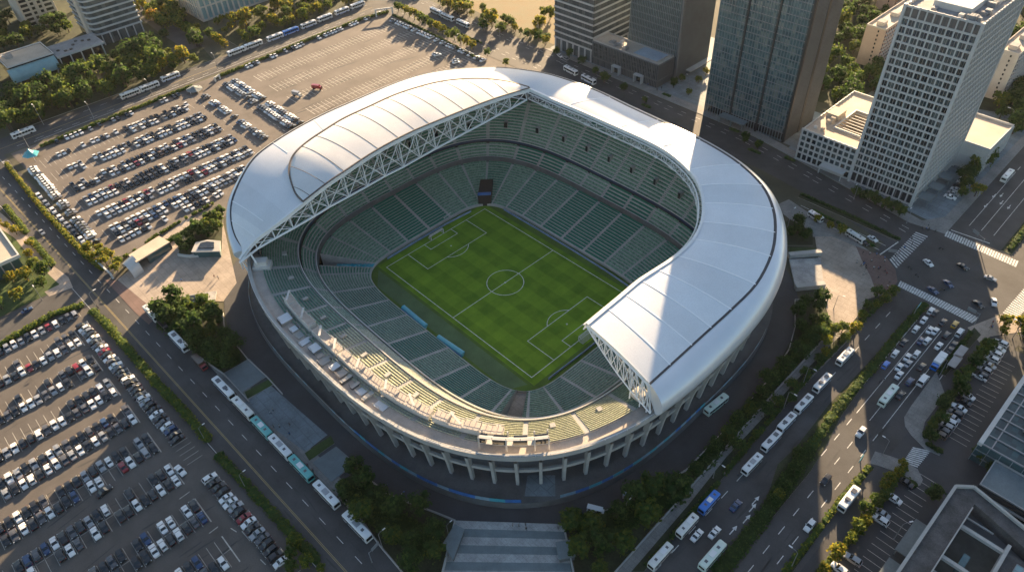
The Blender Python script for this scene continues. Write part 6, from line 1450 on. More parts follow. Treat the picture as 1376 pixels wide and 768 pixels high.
o = bpart(t, rest, 'windows', 'window_glass'); o['kind'] = 'stuff'
for i in range(11):
    a = X0+(X1-X0)*i/11+.35; b = X0+(X1-X0)*(i+1)/11-.35; m = MB(); m.poly([(a, Y0_+.42, zs[-1]+.6), (b, Y0_+.42, zs[-1]+.6), (b, Y0_+.42, HT-1.3), (a, Y0_+.42, HT-1.3)]); bpart(t, m, 'crown_louvre', 'louvre')
    m = MB(); m.poly([(a, Y0_+.5, .9), (b, Y0_+.5, .9), (b, Y0_+.5, 6.3), (a, Y0_+.5, 6.3)]); bpart(t, m, 'shop_window', 'glass_dark')
m = MB(); m.box(X0+9, Y0_+9, HT-1.38, X1-9, Y1-9, HT+1.5, 0, 1); bpart(t, m, 'roof_house', ['concrete_pale', 'roof_blue']); roof_gear(t, rb, X0+2, Y0_+2, X1-2, Y0_+8, HT-1.38, 9); roof_gear(t, rb, X1-8, Y0_+10, X1-2, Y1-4, HT-1.38, 9)
# ---- its white podium with the courtyard
x0, x1, y0, y1, h = 45.5, 78.0, 192.5, 252.0, 19.5
t = thing('white_podium_block', 'low white gridded block with a sunken courtyard in its roof, left of the white tower', 'building', ((x0+x1)/2, (y0+y1)/2, 0))
cx0, cx1, cy0, cy1 = 58, 73, 206, 231
m = MB(); m.box(x0+.6, y0+.6, 0, x1, cy0, h); m.box(x0+.6, cy1, 0, x1, y1-.6, h); m.box(x0+.6, cy0, 0, cx0, cy1, h); m.box(cx1, cy0, 0, x1, cy1, h); m.box(cx0, cy0, 0, cx1, cy1, 4, 0, 1); bpart(t, m, 'wall', ['roof_tan', 'roof_grey'])
f = MB(); zz = [5.2+3.7*k for k in range(4)]
facebars(f, (x0, y0+.55), (x1, y0+.55), .1, h+1, 10, zz+[h+.3, .6], .8, .6, 1.0, .56); facebars(f, (x0+.55, y1), (x0+.55, y0), .1, h+1, 16, zz+[h+.3, .6], .8, .6, 1.0, .56)
f.box(cx0, cy0-.6, h, cx1, cy0, h+1.0); f.box(cx0-.6, cy0-.6, h, cx0, cy1+.6, h+1.0); f.box(cx0, cy1, h, cx1, cy1+.6, h+1.0); f.box(x0+.6, y1-.6, h, x1, y1, h+1.1)
for k in range(7): f.box(cx0, cy0+3+k*3.3, h-.1, cx1, cy0+3.35+k*3.3, h+.25)
bpart(t, f, 'facade_grid', 'frame_white')
for r in range(4):
    for i in range(10):
        a = x0+(x1-x0)*i/10+.42; b = x0+(x1-x0)*(i+1)/10-.42; z0 = (zz+[h])[r]+.5; z1 = (zz+[h+.3])[r+1]-.5; m = MB(); m.poly([(a, y0+.5, z0), (b, y0+.5, z0), (b, y0+.5, z1), (a, y0+.5, z1)]); bpart(t, m, 'window', 'window_glass')
m = MB(); m.poly([(x0+.5, y0+.5, .7), (x1, y0+.5, .7), (x1, y0+.5, 4.7), (x0+.5, y0+.5, 4.7)]); bpart(t, m, 'shop_front', 'glass_dark')
m = MB(); m.box(62, 187.8, 4.4, 76, 192.4, 5.0); m.box(62.3, 188, 0, 62.8, 188.5, 4.4); m.box(75.2, 188, 0, 75.7, 188.5, 4.4); bpart(t, m, 'entrance_canopy', 'frame_white')
roof_gear(t, rb, 48, 196, 56, 248, h, 8, ('roof_tan', 'concrete_pale')); m = MB(); m.box(48, 214, h, 55, 224, h+3); bpart(t, m, 'roof_house', 'roof_tan')
t = thing('low_wing', 'low white wing behind the right side of the white tower', 'building', (119, 262, 0)); m = MB(); m.box(104, 247, 0, 128, 282, 15, 0, 1); bpart(t, m, 'wall', ['frame_white', 'roof_tan']); m = parapet(104, 247, 128, 282, 15); bpart(t, m, 'parapet', 'frame_white')
f = MB(); facebars(f, (128, 247), (128, 282), .1, 15, 12, [4, 8, 12], .5, .4, .6, .35); facebars(f, (115, 247), (128, 247), .1, 15, 4, [4, 8, 12], .5, .4, .6, .35); bpart(t, f, 'facade_grid', 'frame_white')
for k in range(3): t = thing('entrance_canopy', f'flat pale canopy on the right foot of the white tower, {ORD[k]} from the crossing', 'canopy', (117.5, 200+k*13, 0)); m = MB(); m.box(114.3, 196+k*13, 4.2, 121, 203+k*13, 4.7); m.box(120.2, 196.4+k*13, 0, 120.6, 196.8+k*13, 4.2); m.box(120.2, 202.2+k*13, 0, 120.6, 202.6+k*13, 4.2); bpart(t, m, 'slab', 'slab_teal')
# ---- tall glass tower
x0, x1, y0, y1, h = -26.0, 30.5, 204.0, 237.0, 138.0
t = thing('glass_tower', 'tall dark teal glass tower with thin vertical fins, top beyond the picture', 'building', ((x0+x1)/2, (y0+y1)/2, 0))
m = MB(); m.box(x0, y0, 5.5, x1, y1, h, 0, 1); bpart(t, m, 'glass_wall', ['curtain_glass', 'roof_grey'])
m = MB(); m.box(x0+1.5, y0+1.5, 0, x1-1.5, y1-1.5, 5.48); bpart(t, m, 'lobby_wall', 'glass_dark')
f = MB(); zz = [5.5+4.1*k for k in range(33)]
facebars(f, (x0, y0), (x1, y0), 0, h, 30, [], .24, .55, 0, 0); bpart(t, f, 'fins', 'fin_steel')
f = MB(); facebars(f, (x1, y0), (x1, y1), 0, h, 22, [], .5, .7, 0, 0); facebars(f, (x0, y1), (x0, y0), 0, h, 22, [], .5, .7, 0, 0); bpart(t, f, 'side_fins', 'fin_brown')
f = MB(); facebars(f, (x0, y0), (x1, y0), 0, h, 1, zz, 0, 0, .5, .12); facebars(f, (x1, y0), (x1, y1), 0, h, 1, zz, 0, 0, .9, .12); bpart(t, f, 'floor_bands', 'steel_grey')
f = MB()
for xx in (-7.5, 11.5): f.box(xx-.5, y0-.75, 0, xx+.5, y0, h)
f.box(x1-.7, y0-.7, 0, x1+.75, y0+.9, h); f.box(x1+.0, 219, 0, x1+.9, 221.5, h); bpart(t, f, 'corner_piers', 'dark_metal')
m = MB(); m.box(-12, 197.5, 4.2, 6, 203.4, 4.8); 
for xx in (-11.5, -3, 5): m.box(xx-.3, 198, 0, xx+.3, 198.6, 4.2)
bpart(t, m, 'entrance_canopy', 'slab_teal')
# ---- banded tower
x0, x1, y0, y1, h = -165.0, -127.5, 208.5, 251.0, 86.0
t = thing('banded_tower', 'office tower with white horizontal bands, leftmost of the three tall towers at the top', 'building', ((x0+x1)/2, (y0+y1)/2, 0))
m = MB(); m.box(x0, y0, 0, x1, y1, h, 0, 1); bpart(t, m, 'glass_wall', ['tower_glass', 'roof_grey']); f = MB(); zz = [9+4.6*k for k in range(17)]
for p, q in (((x0, y0), (x1, y0)), ((x1, y0), (x1, y1)), ((x1, y1), (x0, y1)), ((x0, y1), (x0, y0))): facebars(f, p, q, 0, h, 1, zz, 0, 0, 1.15, .6)
bpart(t, f, 'white_bands', 'frame_band')
f = MB(); facebars(f, (x0, y0), (x1, y0), 9, h, 24, [], .12, .2, 0, 0); facebars(f, (x1, y0), (x1, y1), 9, h, 26, [], .12, .2, 0, 0); bpart(t, f, 'mullions', 'dark_metal')
for i in range(7): m = MB(); xx = x0+1.2+i*5.9; m.box(xx-.5, y0-1.1, 0, xx+.5, y0-.1, 8.3); bpart(t, m, 'column', 'frame_band')
for i in range(1, 7): m = MB(); yy = y0+i*6.5; m.box(x1+.1, yy-.5, 0, x1+1.1, yy+.5, 8.3); bpart(t, m, 'column', 'frame_band')
# ---- finned tower and the dark podium before it
x0, x1, y0, y1, h = -108.0, -66.0, 225.0, 262.0, 85.0
t = thing('finned_tower', 'dark office tower with close vertical fins standing behind a dark podium', 'building', ((x0+x1)/2, (y0+y1)/2, 0))
m = MB(); m.box(x0, y0, 0, x1, y1, h, 0, 1); bpart(t, m, 'glass_wall', ['tower_glass', 'roof_grey']); f = MB(); facebars(f, (x0, y0), (x1, y0), 17.2, h, 30, [], .35, .8, 0, 0); bpart(t, f, 'fins', 'fin_steel')
f = MB(); facebars(f, (x1, y0), (x1, y1), .2, h, 34, [], .45, .8, 0, 0); bpart(t, f, 'side_fins', 'fin_brown'); f = MB(); facebars(f, (x0, y0), (x1, y0), 0, h, 1, [21+4.6*k for k in range(14)], 0, 0, .9, .15); facebars(f, (x1, y0), (x1, y1), 0, h, 1, [4+4.6*k for k in range(17)], 0, 0, .9, .15); bpart(t, f, 'floor_bands', 'steel_grey')
m = MB(); m.box(x1-.5, y0-.9, 0, x1+.95, y0+.5, h); bpart(t, m, 'corner_pier', 'fin_brown')
m = MB(); m.box(x1+.9, 236, 3.6, x1+5, 262, 4.3); bpart(t, m, 'side_canopy', 'concrete')
x0, x1, y0, y1, h = -127.0, -68.5, 208.0, 224.8, 16.8
t = thing('dark_podium_block', 'dark finned low block joining the banded and the finned tower', 'building', ((x0+x1)/2, (y0+y1)/2, 0))
m = MB(); m.box(x0, y0, 0, x1, y1, h, 0, 1); bpart(t, m, 'wall', ['tower_glass', 'roof_tan']); f = MB(); facebars(f, (x0, y0), (x1, y0), .1, h, 42, [h-.3, 5], .35, .5, .7, .55); facebars(f, (x1, y0), (x1, y1), .1, h, 14, [h-.3, 5], .35, .5, .7, .55); bpart(t, f, 'fins', 'fin_brown')
for i in range(13):
    for z0_ in (6.2, 9.9, 13.2): m = MB(); xa = x0+1.4+i*4.4; m.box(xa, y0-.12, z0_, xa+3.0, y0+.05, z0_+2.1); bpart(t, m, 'window', 'window_glass')
m = parapet(x0, y0, x1, y1, h, .9); bpart(t, m, 'parapet', 'concrete'); m = MB(); m.box(-92, 210, h, -72, 223, h+.8, 0, 1); bpart(t, m, 'roof_terrace', ['concrete', 'roof_blue']); roof_gear(t, rb, -122, 210, -96, 219, h, 8)
for xx in (-103, -83): m = MB(); m.box(xx-3.4, 204.2, 5.4, xx+3.4, 207.4, 5.9); m.box(xx-3.3, 204.4, 0, xx-2.8, 207.4, 5.4); m.box(xx+2.8, 204.4, 0, xx+3.3, 207.4, 5.4); bpart(t, m, 'entrance_porch', 'frame_band'); m = MB(); m.poly([(xx-2.7, 207.3, 0), (xx+2.7, 207.3, 0), (xx+2.7, 207.3, 5.2), (xx-2.7, 207.3, 5.2)]); bpart(t, m, 'door', 'glass_dark')
t = thing('framed_roof_block', 'low sunlit roof with pale frames between the banded and the finned tower', 'building', (-117, 285, 0)); m = MB(); m.box(-127, 252, 0, -109.5, 330, 12, 0, 1); bpart(t, m, 'wall', ['fin_brown', 'roof_tan'])
f = MB()
for k in range(6): f.box(-127, 258+k*12, 12, -109.5, 259+k*12, 13.6)
f.box(-127.5, 252, 12, -126.5, 330, 13.4); bpart(t, f, 'roof_frames', 'concrete_pale'); roof_gear(t, rb, -125, 262, -112, 325, 12, 8)
# ---- slab housing at upper right
def slab_block(x0, y0, x1, y1, h, lab, nf, m_='render_pink'):
    t = thing('apartment_block', lab, 'building', ((x0+x1)/2, (y0+y1)/2, 0)); m = MB(); m.box(x0, y0, 0, x1, y1, h, 0, 1); bpart(t, m, 'wall', [m_, 'roof_tan']); m = parapet(x0, y0, x1, y1, h, 1.0, .4); bpart(t, m, 'parapet', 'render_cream')
    n_ = 0; rest = MB()
    for r in range(nf):
        for i in range(int((y1-y0)/3.6)):
            y = y0+1.2+i*3.6; z = 1.2+r*(h-1)/nf; P = (x1-.1, y, z, x1+.06, y+1.7, z+1.6)
            m = MB(); m.box(*P)
            if n_ < 60: bpart(t, m, 'window', 'glass_dark')
            else: rest.box(*P)
            n_ += 1
        rest2 = MB()
        if r % 1 == 0:
            m = MB(); m.box(x1+.07, y0+2, .6+r*(h-1)/nf, x1+1.0, y1-2, 1.1+r*(h-1)/nf) ; bpart(t, m, 'balcony_row', 'render_cream')
    if rest.f: o = bpart(t, rest, 'windows', 'glass_dark'); o['kind'] = 'stuff'
    for k in range(5): m = MB(); y = y0+5+k*(y1-y0-10)/5; m.box((x0+x1)/2-2.5, y, h, (x0+x1)/2+2.5, y+6, h+2.6, 0, 1); bpart(t, m, 'stair_house', ['render_cream', 'roof_grey'])
    for r in range(nf): m = MB(); m.box(x0+(x1-x0)*.62, y0-.06, 1.4+r*(h-1)/nf, x0+(x1-x0)*.62+1.0, y0+.05, 2.8+r*(h-1)/nf); bpart(t, m, 'end_window', 'glass_dark')
slab_block(12.5, 330, 26, 440, 27, 'long pink apartment slab between the glass tower and the white tower', 9)
slab_block(-22, 428, -8, 540, 27, 'pink apartment slab far behind the glass tower at the top edge', 9)
slab_block(92.5, 338, 105, 440, 31, 'cream apartment slab behind the right side of the white tower', 10, 'render_cream')
slab_block(130, 420, 144, 520, 27, 'apartment slab at the upper right corner behind the trees', 9, 'render_cream') if False else None
# ---- upper left
x0, x1, y0, y1, h = -486.0, -445.0, -31.0, 6.0, 95.0
t = thing('banded_tower', 'office tower with pale balcony bands at upper left above the low teal fronted building', 'building', ((x0+x1)/2, (y0+y1)/2, 0))
m = MB(); P = [(x0, y0), (x1-5, y0), (x1-1.5, y0+1.5), (x1, y0+5), (x1, y1), (x0, y1)]; m.prism(P, 0, h, 0, 1); bpart(t, m, 'glass_wall', ['tower_glass', 'roof_grey']); f = MB()
for k in range(20): z = 9+4.4*k; f.prism([(x+(1.1 if x > -450 else (.3 if x > -455 else 0)), y-(.9 if y < -25 else -.9)) for x, y in P], z-.55, z+.55, 0, None, True)
bpart(t, f, 'balcony_bands', 'frame_band')
for i in range(6): m = MB(); yy = y0+4+i*6.5; m.box(x1+.1, yy-.4, 0, x1+1.0, yy+.4, 8.4); bpart(t, m, 'column', 'frame_band')
m = MB(); m.box(x1-16, y0-2.4, 0, x1-8, y0+.1, h); bpart(t, m, 'stair_shaft', 'render_cream')
x0, x1, y0, y1, h = -562.0, -528.0, -60.0, -33.0, 80.0
t = thing('apartment_tower', 'beige apartment tower with vertical window strips at the upper left corner', 'building', ((x0+x1)/2, (y0+y1)/2, 0)); m = MB(); m.box(x0, y0, 0, x1, y1, h, 0, 1); bpart(t, m, 'wall', ['render_cream', 'roof_grey'])
for i, (a, b) in enumerate(((1.5, 7), (9, 11.5), (14.5, 17), (19, 25))):
    for r in range(20): m = MB(); m.box(x1-.1, y0+a, 3+r*3.8, x1+.08, y0+b, 5.2+r*3.8); bpart(t, m, 'window', 'glass_dark')
f = MB()
for yy in (0.5, 8, 13, 18, 26): f.box(x1, y0+yy-.5, 0, x1+.9, y0+yy+.5, h)
bpart(t, f, 'wall_ribs', 'render_cream')
t = thing('glass_block', 'glazed block with pale floor bands at the left edge of the picture, top left', 'building', (-478, -122, 0)); m = MB(); m.box(-505, -140, 0, -450, -106, 62, 0, 1); bpart(t, m, 'glass_wall', ['tower_glass', 'roof_grey']); f = MB()
facebars(f, (-450, -140), (-450, -106), 0, 62, 7, [4+5.2*k for k in range(12)], .4, .4, .7, .5); facebars(f, (-505, -140), (-450, -140), 0, 62, 10, [4+5.2*k for k in range(12)], .4, .4, .7, .5); bpart(t, f, 'facade_grid', 'frame_band')
t = thing('teal_fronted_building', 'low building with a curved teal front and a flat tan roof at upper left', 'building', (-430, -84, 0))
m = MB(); m.box(-452, -101, 4.5, -424, -70, 14, 0, 1); bpart(t, m, 'wall', ['glass_dark', 'roof_tan']); m = MB(); rows = []
for k in range(9): a = pi/2*k/8; rows.append([(-424+6.0*sin(a)+.2, -103, 13-8.5*(1-cos(a))-.3), (-424+6.0*sin(a)+.2, -69.5, 13-8.5*(1-cos(a))-.3)])
rows.append([(-424, -103, 4.2), (-424, -69.5, 4.2)]); m.grid(rows, 0); m.poly([r[0] for r in rows]); m.poly([r[1] for r in rows]); bpart(t, m, 'curved_front', 'teal_glass_panel')
for k in range(4): m = MB(); m.bar((-421, -99+k*9, 0), (-422.5, -98+k*9, 4.6), .8); bpart(t, m, 'column', 'frame_band')
m = parapet(-453, -102, -423, -69, 14, .8); bpart(t, m, 'parapet', 'concrete_pale'); m = MB(); m.box(-450, -90, 0, -436, -72, 4.5); bpart(t, m, 'ground_floor', 'glass_dark'); roof_gear(t, rb, -452, -101, -440, -92, 14, 4)
t = thing('link_building', 'low flat roofed link on slim columns between the teal front and the banded tower', 'building', (-432, -50, 0)); m = MB(); m.box(-446, -68.5, 10.5, -420, -33, 12, 0, 1); bpart(t, m, 'roof', ['frame_band', 'roof_grey']); m = MB(); m.box(-446, -68, 0, -430, -34, 10.48); bpart(t, m, 'wall', 'glass_dark')
for k in range(5): m = MB(); m.box(-421.2, -67.5+k*8, 0, -420.4, -66.7+k*8, 10.5); bpart(t, m, 'column', 'frame_band')
for k in range(7): m = MB(); c = (-440+rb.uniform(0, 16), -64+k*4); m.prism([(c[0]+1.2*cos(2*pi*q/10), c[1]+1.2*sin(2*pi*q/10)) for q in range(10)], 12.01, 12.7); bpart(t, m, 'roof_light', 'dark_metal')
x0, x1, y0, y1, h = -470.0, -425.0, 50.0, 118.0, 21.0
t = thing('colonnaded_building', 'pale building with tall slim columns at the top edge, left of centre', 'building', ((x0+x1)/2, (y0+y1)/2, 0)); m = MB(); m.box(x0, y0, 0, x1-1.5, y1, h-2.5, 0, 1); bpart(t, m, 'wall', ['teal_glass_panel', 'roof_grey']); m = MB(); m.box(x0, y0-1.2, h-2.48, x1, y1+1.2, h, 0, 1); m.box(x0, y0-.8, 11, x1-.3, y1+.8, 12); m.box(x0, y0-1, 0, x1, y1+1, 1.2); bpart(t, m, 'entablature', ['render_cream', 'roof_grey'])
for k in range(15): m = MB(); yy = y0+k*(y1-y0)/14; m.box(x1-1.2, yy-.7, 1.2, x1-.2, yy+.7, h-2.5); bpart(t, m, 'column', 'render_cream')
for k in range(9): m = MB(); xx = x0+k*(x1-x0)/9+2; m.box(xx-.6, y0-1, 1.2, xx+.6, y0, h-2.5); bpart(t, m, 'column', 'render_cream')
# ---- left edge and pavilions
x0, x1, y0, y1, h = -250.0, -189.0, -205.0, -166.0, 10.0
t = thing('flat_roofed_building', 'flat pale roofed building with a glazed front at the left edge', 'building', ((x0+x1)/2, (y0+y1)/2, 0)); m = MB(); m.box(x0, y0, 0, x1-2.5, y1-2, h-1.2); bpart(t, m, 'wall', 'concrete_dark'); m = MB(); m.box(x0, y0, h-1.18, x1, y1, h, 0, 1); bpart(t, m, 'roof', ['concrete_pale', 'roof_tan']); m = parapet(x0, y0, x1, y1, h, .7, .8); bpart(t, m, 'parapet', 'concrete_pale')
for k in range(8): m = MB(); yy = y0+2+k*4.6; m.poly([(x1-2.4, yy, .4), (x1-2.4, yy+3.6, .4), (x1-2.4, yy+3.6, 8), (x1-2.4, yy, 8)]); bpart(t, m, 'window', 'glass_teal'); m = MB(); m.box(x1-.9, yy-.7, 0, x1-.4, yy-.3, h-1.2); bpart(t, m, 'column', 'concrete')
P4 = ats([(172.7, 342.8), (212.8, 315), (226.8, 322), (183, 352)], 6); c = bcx(P4)
t = thing('wedge_pavilion', 'wedge shaped entrance pavilion with a tan roof and arched open end, left of the stadium', 'pavilion', (*c, 0)); a, b, c_, d = [Vector(p) for p in P4]
m = MB(); m.poly([(*a, 6.2), (*b, 5.2), (*c_, 4.6), (*d, 6.0)]); m.poly([(*a, 6.2), (*b, 5.2), (*b, 4.6), (*a, 5.6)]); m.poly([(*d, 6.0), (*c_, 4.6), (*c_, 4.0), (*d, 5.4)]); m.poly([(*b, 5.2), (*c_, 4.6), (*c_, 4), (*b, 4.6)]); m.poly([(*a, 6.2), (*d, 6.0), (*d, 5.4), (*a, 5.6)]); m.poly([(*a, 5.6), (*b, 4.6), (*c_, 4), (*d, 5.4)]); bpart(t, m, 'roof', 'roof_tan')
m = MB(); m.bar((*a.lerp(b, .5), 2.6), (*a.lerp(b, .5), 2.61), .01); m.poly([(*a, 0), (*b, 0), (*b, 4.6), (*a, 5.6)]); m.poly([(*b, 0), (*c_, 0), (*c_, 4), (*b, 4.6)]); bpart(t, m, 'back_wall', 'concrete')
m = MB(); m.poly([(*d.lerp(c_, .3), .2), (*d.lerp(c_, .95), .2), (*c_.lerp(d, .05), 3.9), (*d.lerp(c_, .3), 5.0)]); bpart(t, m, 'glazing', 'glass_teal')
m = MB(); ctr = (a+d)/2; u = (d-a).normalized(); W_ = (d-a).length/2+2.2; out_ = (a-b).normalized()
rows = []
for k in range(13): an = pi*k/12; p = ctr-u*cos(an)*W_; rows.append([(*(p+out_*5), 5.2*sin(an)), (*(p-out_*1.0), 6.8*sin(an))])
m.grid(rows, 0); bpart(t, m, 'arched_porch', 'concrete_pale')
def pav(px, z, lab, mats, name='pavilion', ht=3.4):
    P = ats(px, z); c = bcx(P); t = thing('pavilion', lab, 'pavilion', (*c, 0)); sh = lambda k: [(c[0]+(x-c[0])*k, c[1]+(y-c[1])*k) for x, y in P]
    m = MB(); m.prism(sh(.9), 0, ht-.5, 0); bpart(t, m, 'wall', mats[0]); m = MB(); m.prism(sh(1.0), ht-.48, ht, 0, 1, True); bpart(t, m, 'roof', [mats[1], mats[2]])
    m = MB(); m.prism(sh(.55), ht, ht+.5, 0); bpart(t, m, 'roof_light', 'glass_dark')
pav([(258, 341), (264, 328), (280, 324.5), (297, 326), (297, 340)], 3, 'low pavilion with rounded pale walls touching the left side of the stadium', ['glass_teal', 'concrete_pale', 'concrete'], ht=4.4)
pav([(244, 398), (291, 391.5), (290, 403), (245, 409)], 2.5, 'low flat dark canopy building below the warm plaza', ['concrete_dark', 'concrete', 'slab_light'], ht=3.0)
P = ats([(240, 344), (256, 346), (297, 343)], 0); m = MB()
for a, b in zip(P, P[1:]): m.bar((*a, .8), (*b, .8), .8, 1.5)
tag(m.build('low_wall', 'concrete_pale', None, (*P[1], 0)), 'curved pale wall before the rounded pavilion left of the stadium', 'wall')
def tent(px, py, r, h, m_, lab, name='tent', n_=6):
    c = at(px, py); t = thing(name, lab, name.replace('_', ' '), (*c, 0)); m = MB()
    rows = [[(c[0]+r*k_*cos(2*pi*q/n_+.4)*1.1, c[1]+r*k_*sin(2*pi*q/n_+.4), z+(.5*h*(.25 if q % 2 else 0))*(1-z/h)) for q in range(n_)] for k_, z in ((1, h*.38), (.45, h*.6), (.06, h))]; m.grid(rows, 0, closed=True); m.poly(rows[-1]); bpart(t, m, 'canopy', m_)
    for q in range(0, n_, 2): m = MB(); m.bar((c[0]+r*.95*cos(2*pi*q/n_)*1.25, c[1]+r*.95*sin(2*pi*q/n_), 0), (c[0]+r*.95*cos(2*pi*q/n_)*1.25, c[1]+r*.95*sin(2*pi*q/n_), h*.52), .2); bpart(t, m, 'pole', 'steel_white')
tent(44, 212, 5.2, 6.5, 'teal_sheet', 'bright teal tent at the left corner of the large car park'); tent(262, 122, 5.6, 3.4, 'slab_teal', 'grey blue canopy at the entrance of the large car park', 'canopy', 12)
def gate(a, b, h, lab):
    a, b = Vector(at(*a)), Vector(at(*b)); t = thing('gate', lab, 'gate', (*tuple((a+b)/2), 0))
    for p in (a, b): m = MB(); m.box(p.x-.5, p.y-.5, 0, p.x+.5, p.y+.5, h); bpart(t, m, 'post', 'paint_white')
    m = MB(); m.bar((*a, h-.5), (*b, h-.5), .8, 1.0); bpart(t, m, 'beam', 'paint_white')
gate((506, 23), (528, 20), 6.5, 'white portal frame at the far corner of the empty car park'); gate((290, 110), (296, 106), 3.6, 'small white gate at the entrance to the large car park'); gate((133, 356), (152, 374), 3.6, 'white gate across the service way beside the wedge pavilion')
# ---- lower right
x0, x1, y0, y1, h = 201.0, 243.0, -75.0, 29.0, 14.0
t = thing('open_roofed_building', 'building with open courts and skylights in its roof at the lower right corner', 'building', ((x0+x1)/2, (y0+y1)/2, 0))
OUT = [(x0, y0), (x1, y0), (x1, y1-9), (x0+4.5, y1), (x0, y1-4)]
m = MB(); m.prism([(x0+.4, y0), (x1-.4, y0), (x1-.4, y1-9.4), (x0+4.7, y1-.5), (x0+.5, y1-4.2)], 0, 9.0); bpart(t, m, 'wall', 'concrete_dark')
m = MB(); m.box(x0, y0, 9.02, x0+7.2, y1-6.01, h); m.prism([(x0, y1-6), (x0+7.2, y1-6), (x1, y1-16), (x1, y1-9), (x0+4.5, y1), (x0, y1-4)], 9.02, h); bpart(t, m, 'roof_walk', 'roof_dark')
f = MB()
for yy in (12.5, -2.5, -18, -36, -54): f.box(x0+7.2, yy-.45, h-1.9, 222, yy+.8, h-.6)
for yy in (18, -8, -12, -28): f.box(x0+7.2, yy-.2, h-2.6, 217, yy+.2, h-2)
f.box(221.5, y0, 9.02, 222.6, y1-13, h-.1); f.box(x0-.5, y0, h, x0+.5, y1-4, h+1.1); 
a_, b_ = Vector((x0, y1-4)), Vector((x0+4.5, y1)); f.bar((*a_, h+.5), (*b_, h+.5), .9, 1.1); f.bar((x0+4.5, y1, h+.5), (x1, y1-9, h+.5), .9, 1.1); f.box(x0+7.1, y0, h, x0+7.5, y1-8, h+.5)
bpart(t, f, 'roof_beams', 'concrete')
m = MB(); m.box(222.6, y0, 9.02, x1, y1-15, h-1.5); bpart(t, m, 'roof_deck', 'roof_dark')
for (xa, ya, xb, yb) in ((226, -4, 232, 11), (226, -24, 232, -8), (226, -46, 232, -30)):
    m = MB(); m.box(xa, ya, h-1.5, xb, yb, h-.4); bpart(t, m, 'skylight', 'teal_glass_panel'); m = MB()
    for k in range(7): m.box(xa, ya+(yb-ya)*k/6-.1, h-.4, xb, ya+(yb-ya)*k/6+.1, h-.25)
    for k in range(4): m.box(xa+(xb-xa)*k/3-.1, ya, h-.42, xa+(xb-xa)*k/3+.1, yb, h-.27)
    bpart(t, m, 'skylight_bars', 'steel_grey')
for k in range(9): m = MB(); yy = 8-k*5.2; m.box(235.5, yy, h-1.5, 237.7, yy+2.2, h+.4); m.box(235.8, yy+.3, h+.4, 237.4, yy+1.9, h+.6); bpart(t, m, 'roof_unit', 'concrete')
m = MB(); m.box(x0+7.4, y0, 9.0, 221.4, y1-14, 9.05); bpart(t, m, 'court_floor', 'court_dark'); m = MB(); m.box(x0+12, -2, 9.06, 215, 4, 12.6, 0, 0); bpart(t, m, 'court_room', 'glass_teal')
for a, b, lab in ((196.6, 4, 'upper grey green awning'), (196.6, -16, 'lower grey green awning')):
    t = thing('awning', f'{lab} along the left wall of the open roofed building', 'awning', (a+2, b, 0)); m = MB(); m.box(a, b-8, 3.6, a+4.2, b+8, 4.0); bpart(t, m, 'slab', 'slab_teal')
    for yy in (-7, 7): m = MB(); m.box(a+.3, b+yy-.2, 0, a+.7, b+yy+.2, 3.6); bpart(t, m, 'post', 'steel_grey')
x0, x1, y0, y1, h = 199.5, 270.0, 53.0, 128.0, 10.0
t = thing('glass_roofed_building', 'building with a dark teal glazed roof at the right edge', 'building', ((x0+x1)/2, (y0+y1)/2, 0)); m = MB(); m.box(x0, y0, 0, x1, y1, h, 0, 1); bpart(t, m, 'wall', ['glass_teal', 'roof_glass']); m = MB()
for k in range(14): m.box(x0+1.2, y0+k*5.6, h, x1, y0+k*5.6+.5, h+.5)
for k in range(6): m.box(x0+4+k*11, y0, h+.01, x0+4.4+k*11, y1, h+.7)
bpart(t, m, 'roof_bars', 'steel_grey'); m = MB(); m.box(x0-.4, y0-.4, h-.6, x0+1.2, y1, h+1.0); bpart(t, m, 'parapet', 'concrete_pale'); roof_gear(t, rb, x0+3, y0+6, x1-30, y1-6, h, 10)
m = MB(); m.box(208, 74, h, 217, 79, h+1.6); bpart(t, m, 'roof_tank', 'teal_sheet')
f = MB(); facebars(f, (x0, y0), (x1, y0), 0, h, 18, [3.3, 6.6], .25, .25, .5, .2); bpart(t, f, 'mullions', 'fin_steel')
t = thing('teal_roofed_wing', 'low wing with a plain teal roof between the two lower right buildings', 'building', (232, 43, 0)); m = MB(); m.box(206.5, 38, 0, 265, 52.4, 7.0, 0, 1); bpart(t, m, 'wall', ['glass_dark', 'slab_teal']); m = MB(); m.box(206.5, 37.2, 3.2, 265, 38, 3.8); m.box(206.5, 30.5, 2.6, 265, 36.2, 3.0); bpart(t, m, 'canopy', 'concrete'); m = parapet(206.5, 38, 265, 52.4, 7, .6, .4); bpart(t, m, 'parapet', 'concrete')
# ---- builder for unseen towers meant only to shade the main road; none is placed
def far_tower(x0, y0, x1, y1, h, lab):
    t = thing('office_tower', lab, 'building', ((x0+x1)/2, (y0+y1)/2, 0)); m = MB(); m.box(x0, y0, 0, x1, y1, h, 0, 1); bpart(t, m, 'glass_wall', ['tower_glass', 'roof_grey']); f = MB()
    for p, q, n_ in (((x0, y0), (x1, y0), 10), ((x1, y0), (x1, y1), 10), ((x1, y1), (x0, y1), 10), ((x0, y1), (x0, y0), 10)): facebars(f, p, q, 0, h, n_, [4+4.5*k for k in range(int(h/4.5))], .5, .4, 1.0, .45)
    bpart(t, f, 'facade_grid', 'frame_band')
FT = []
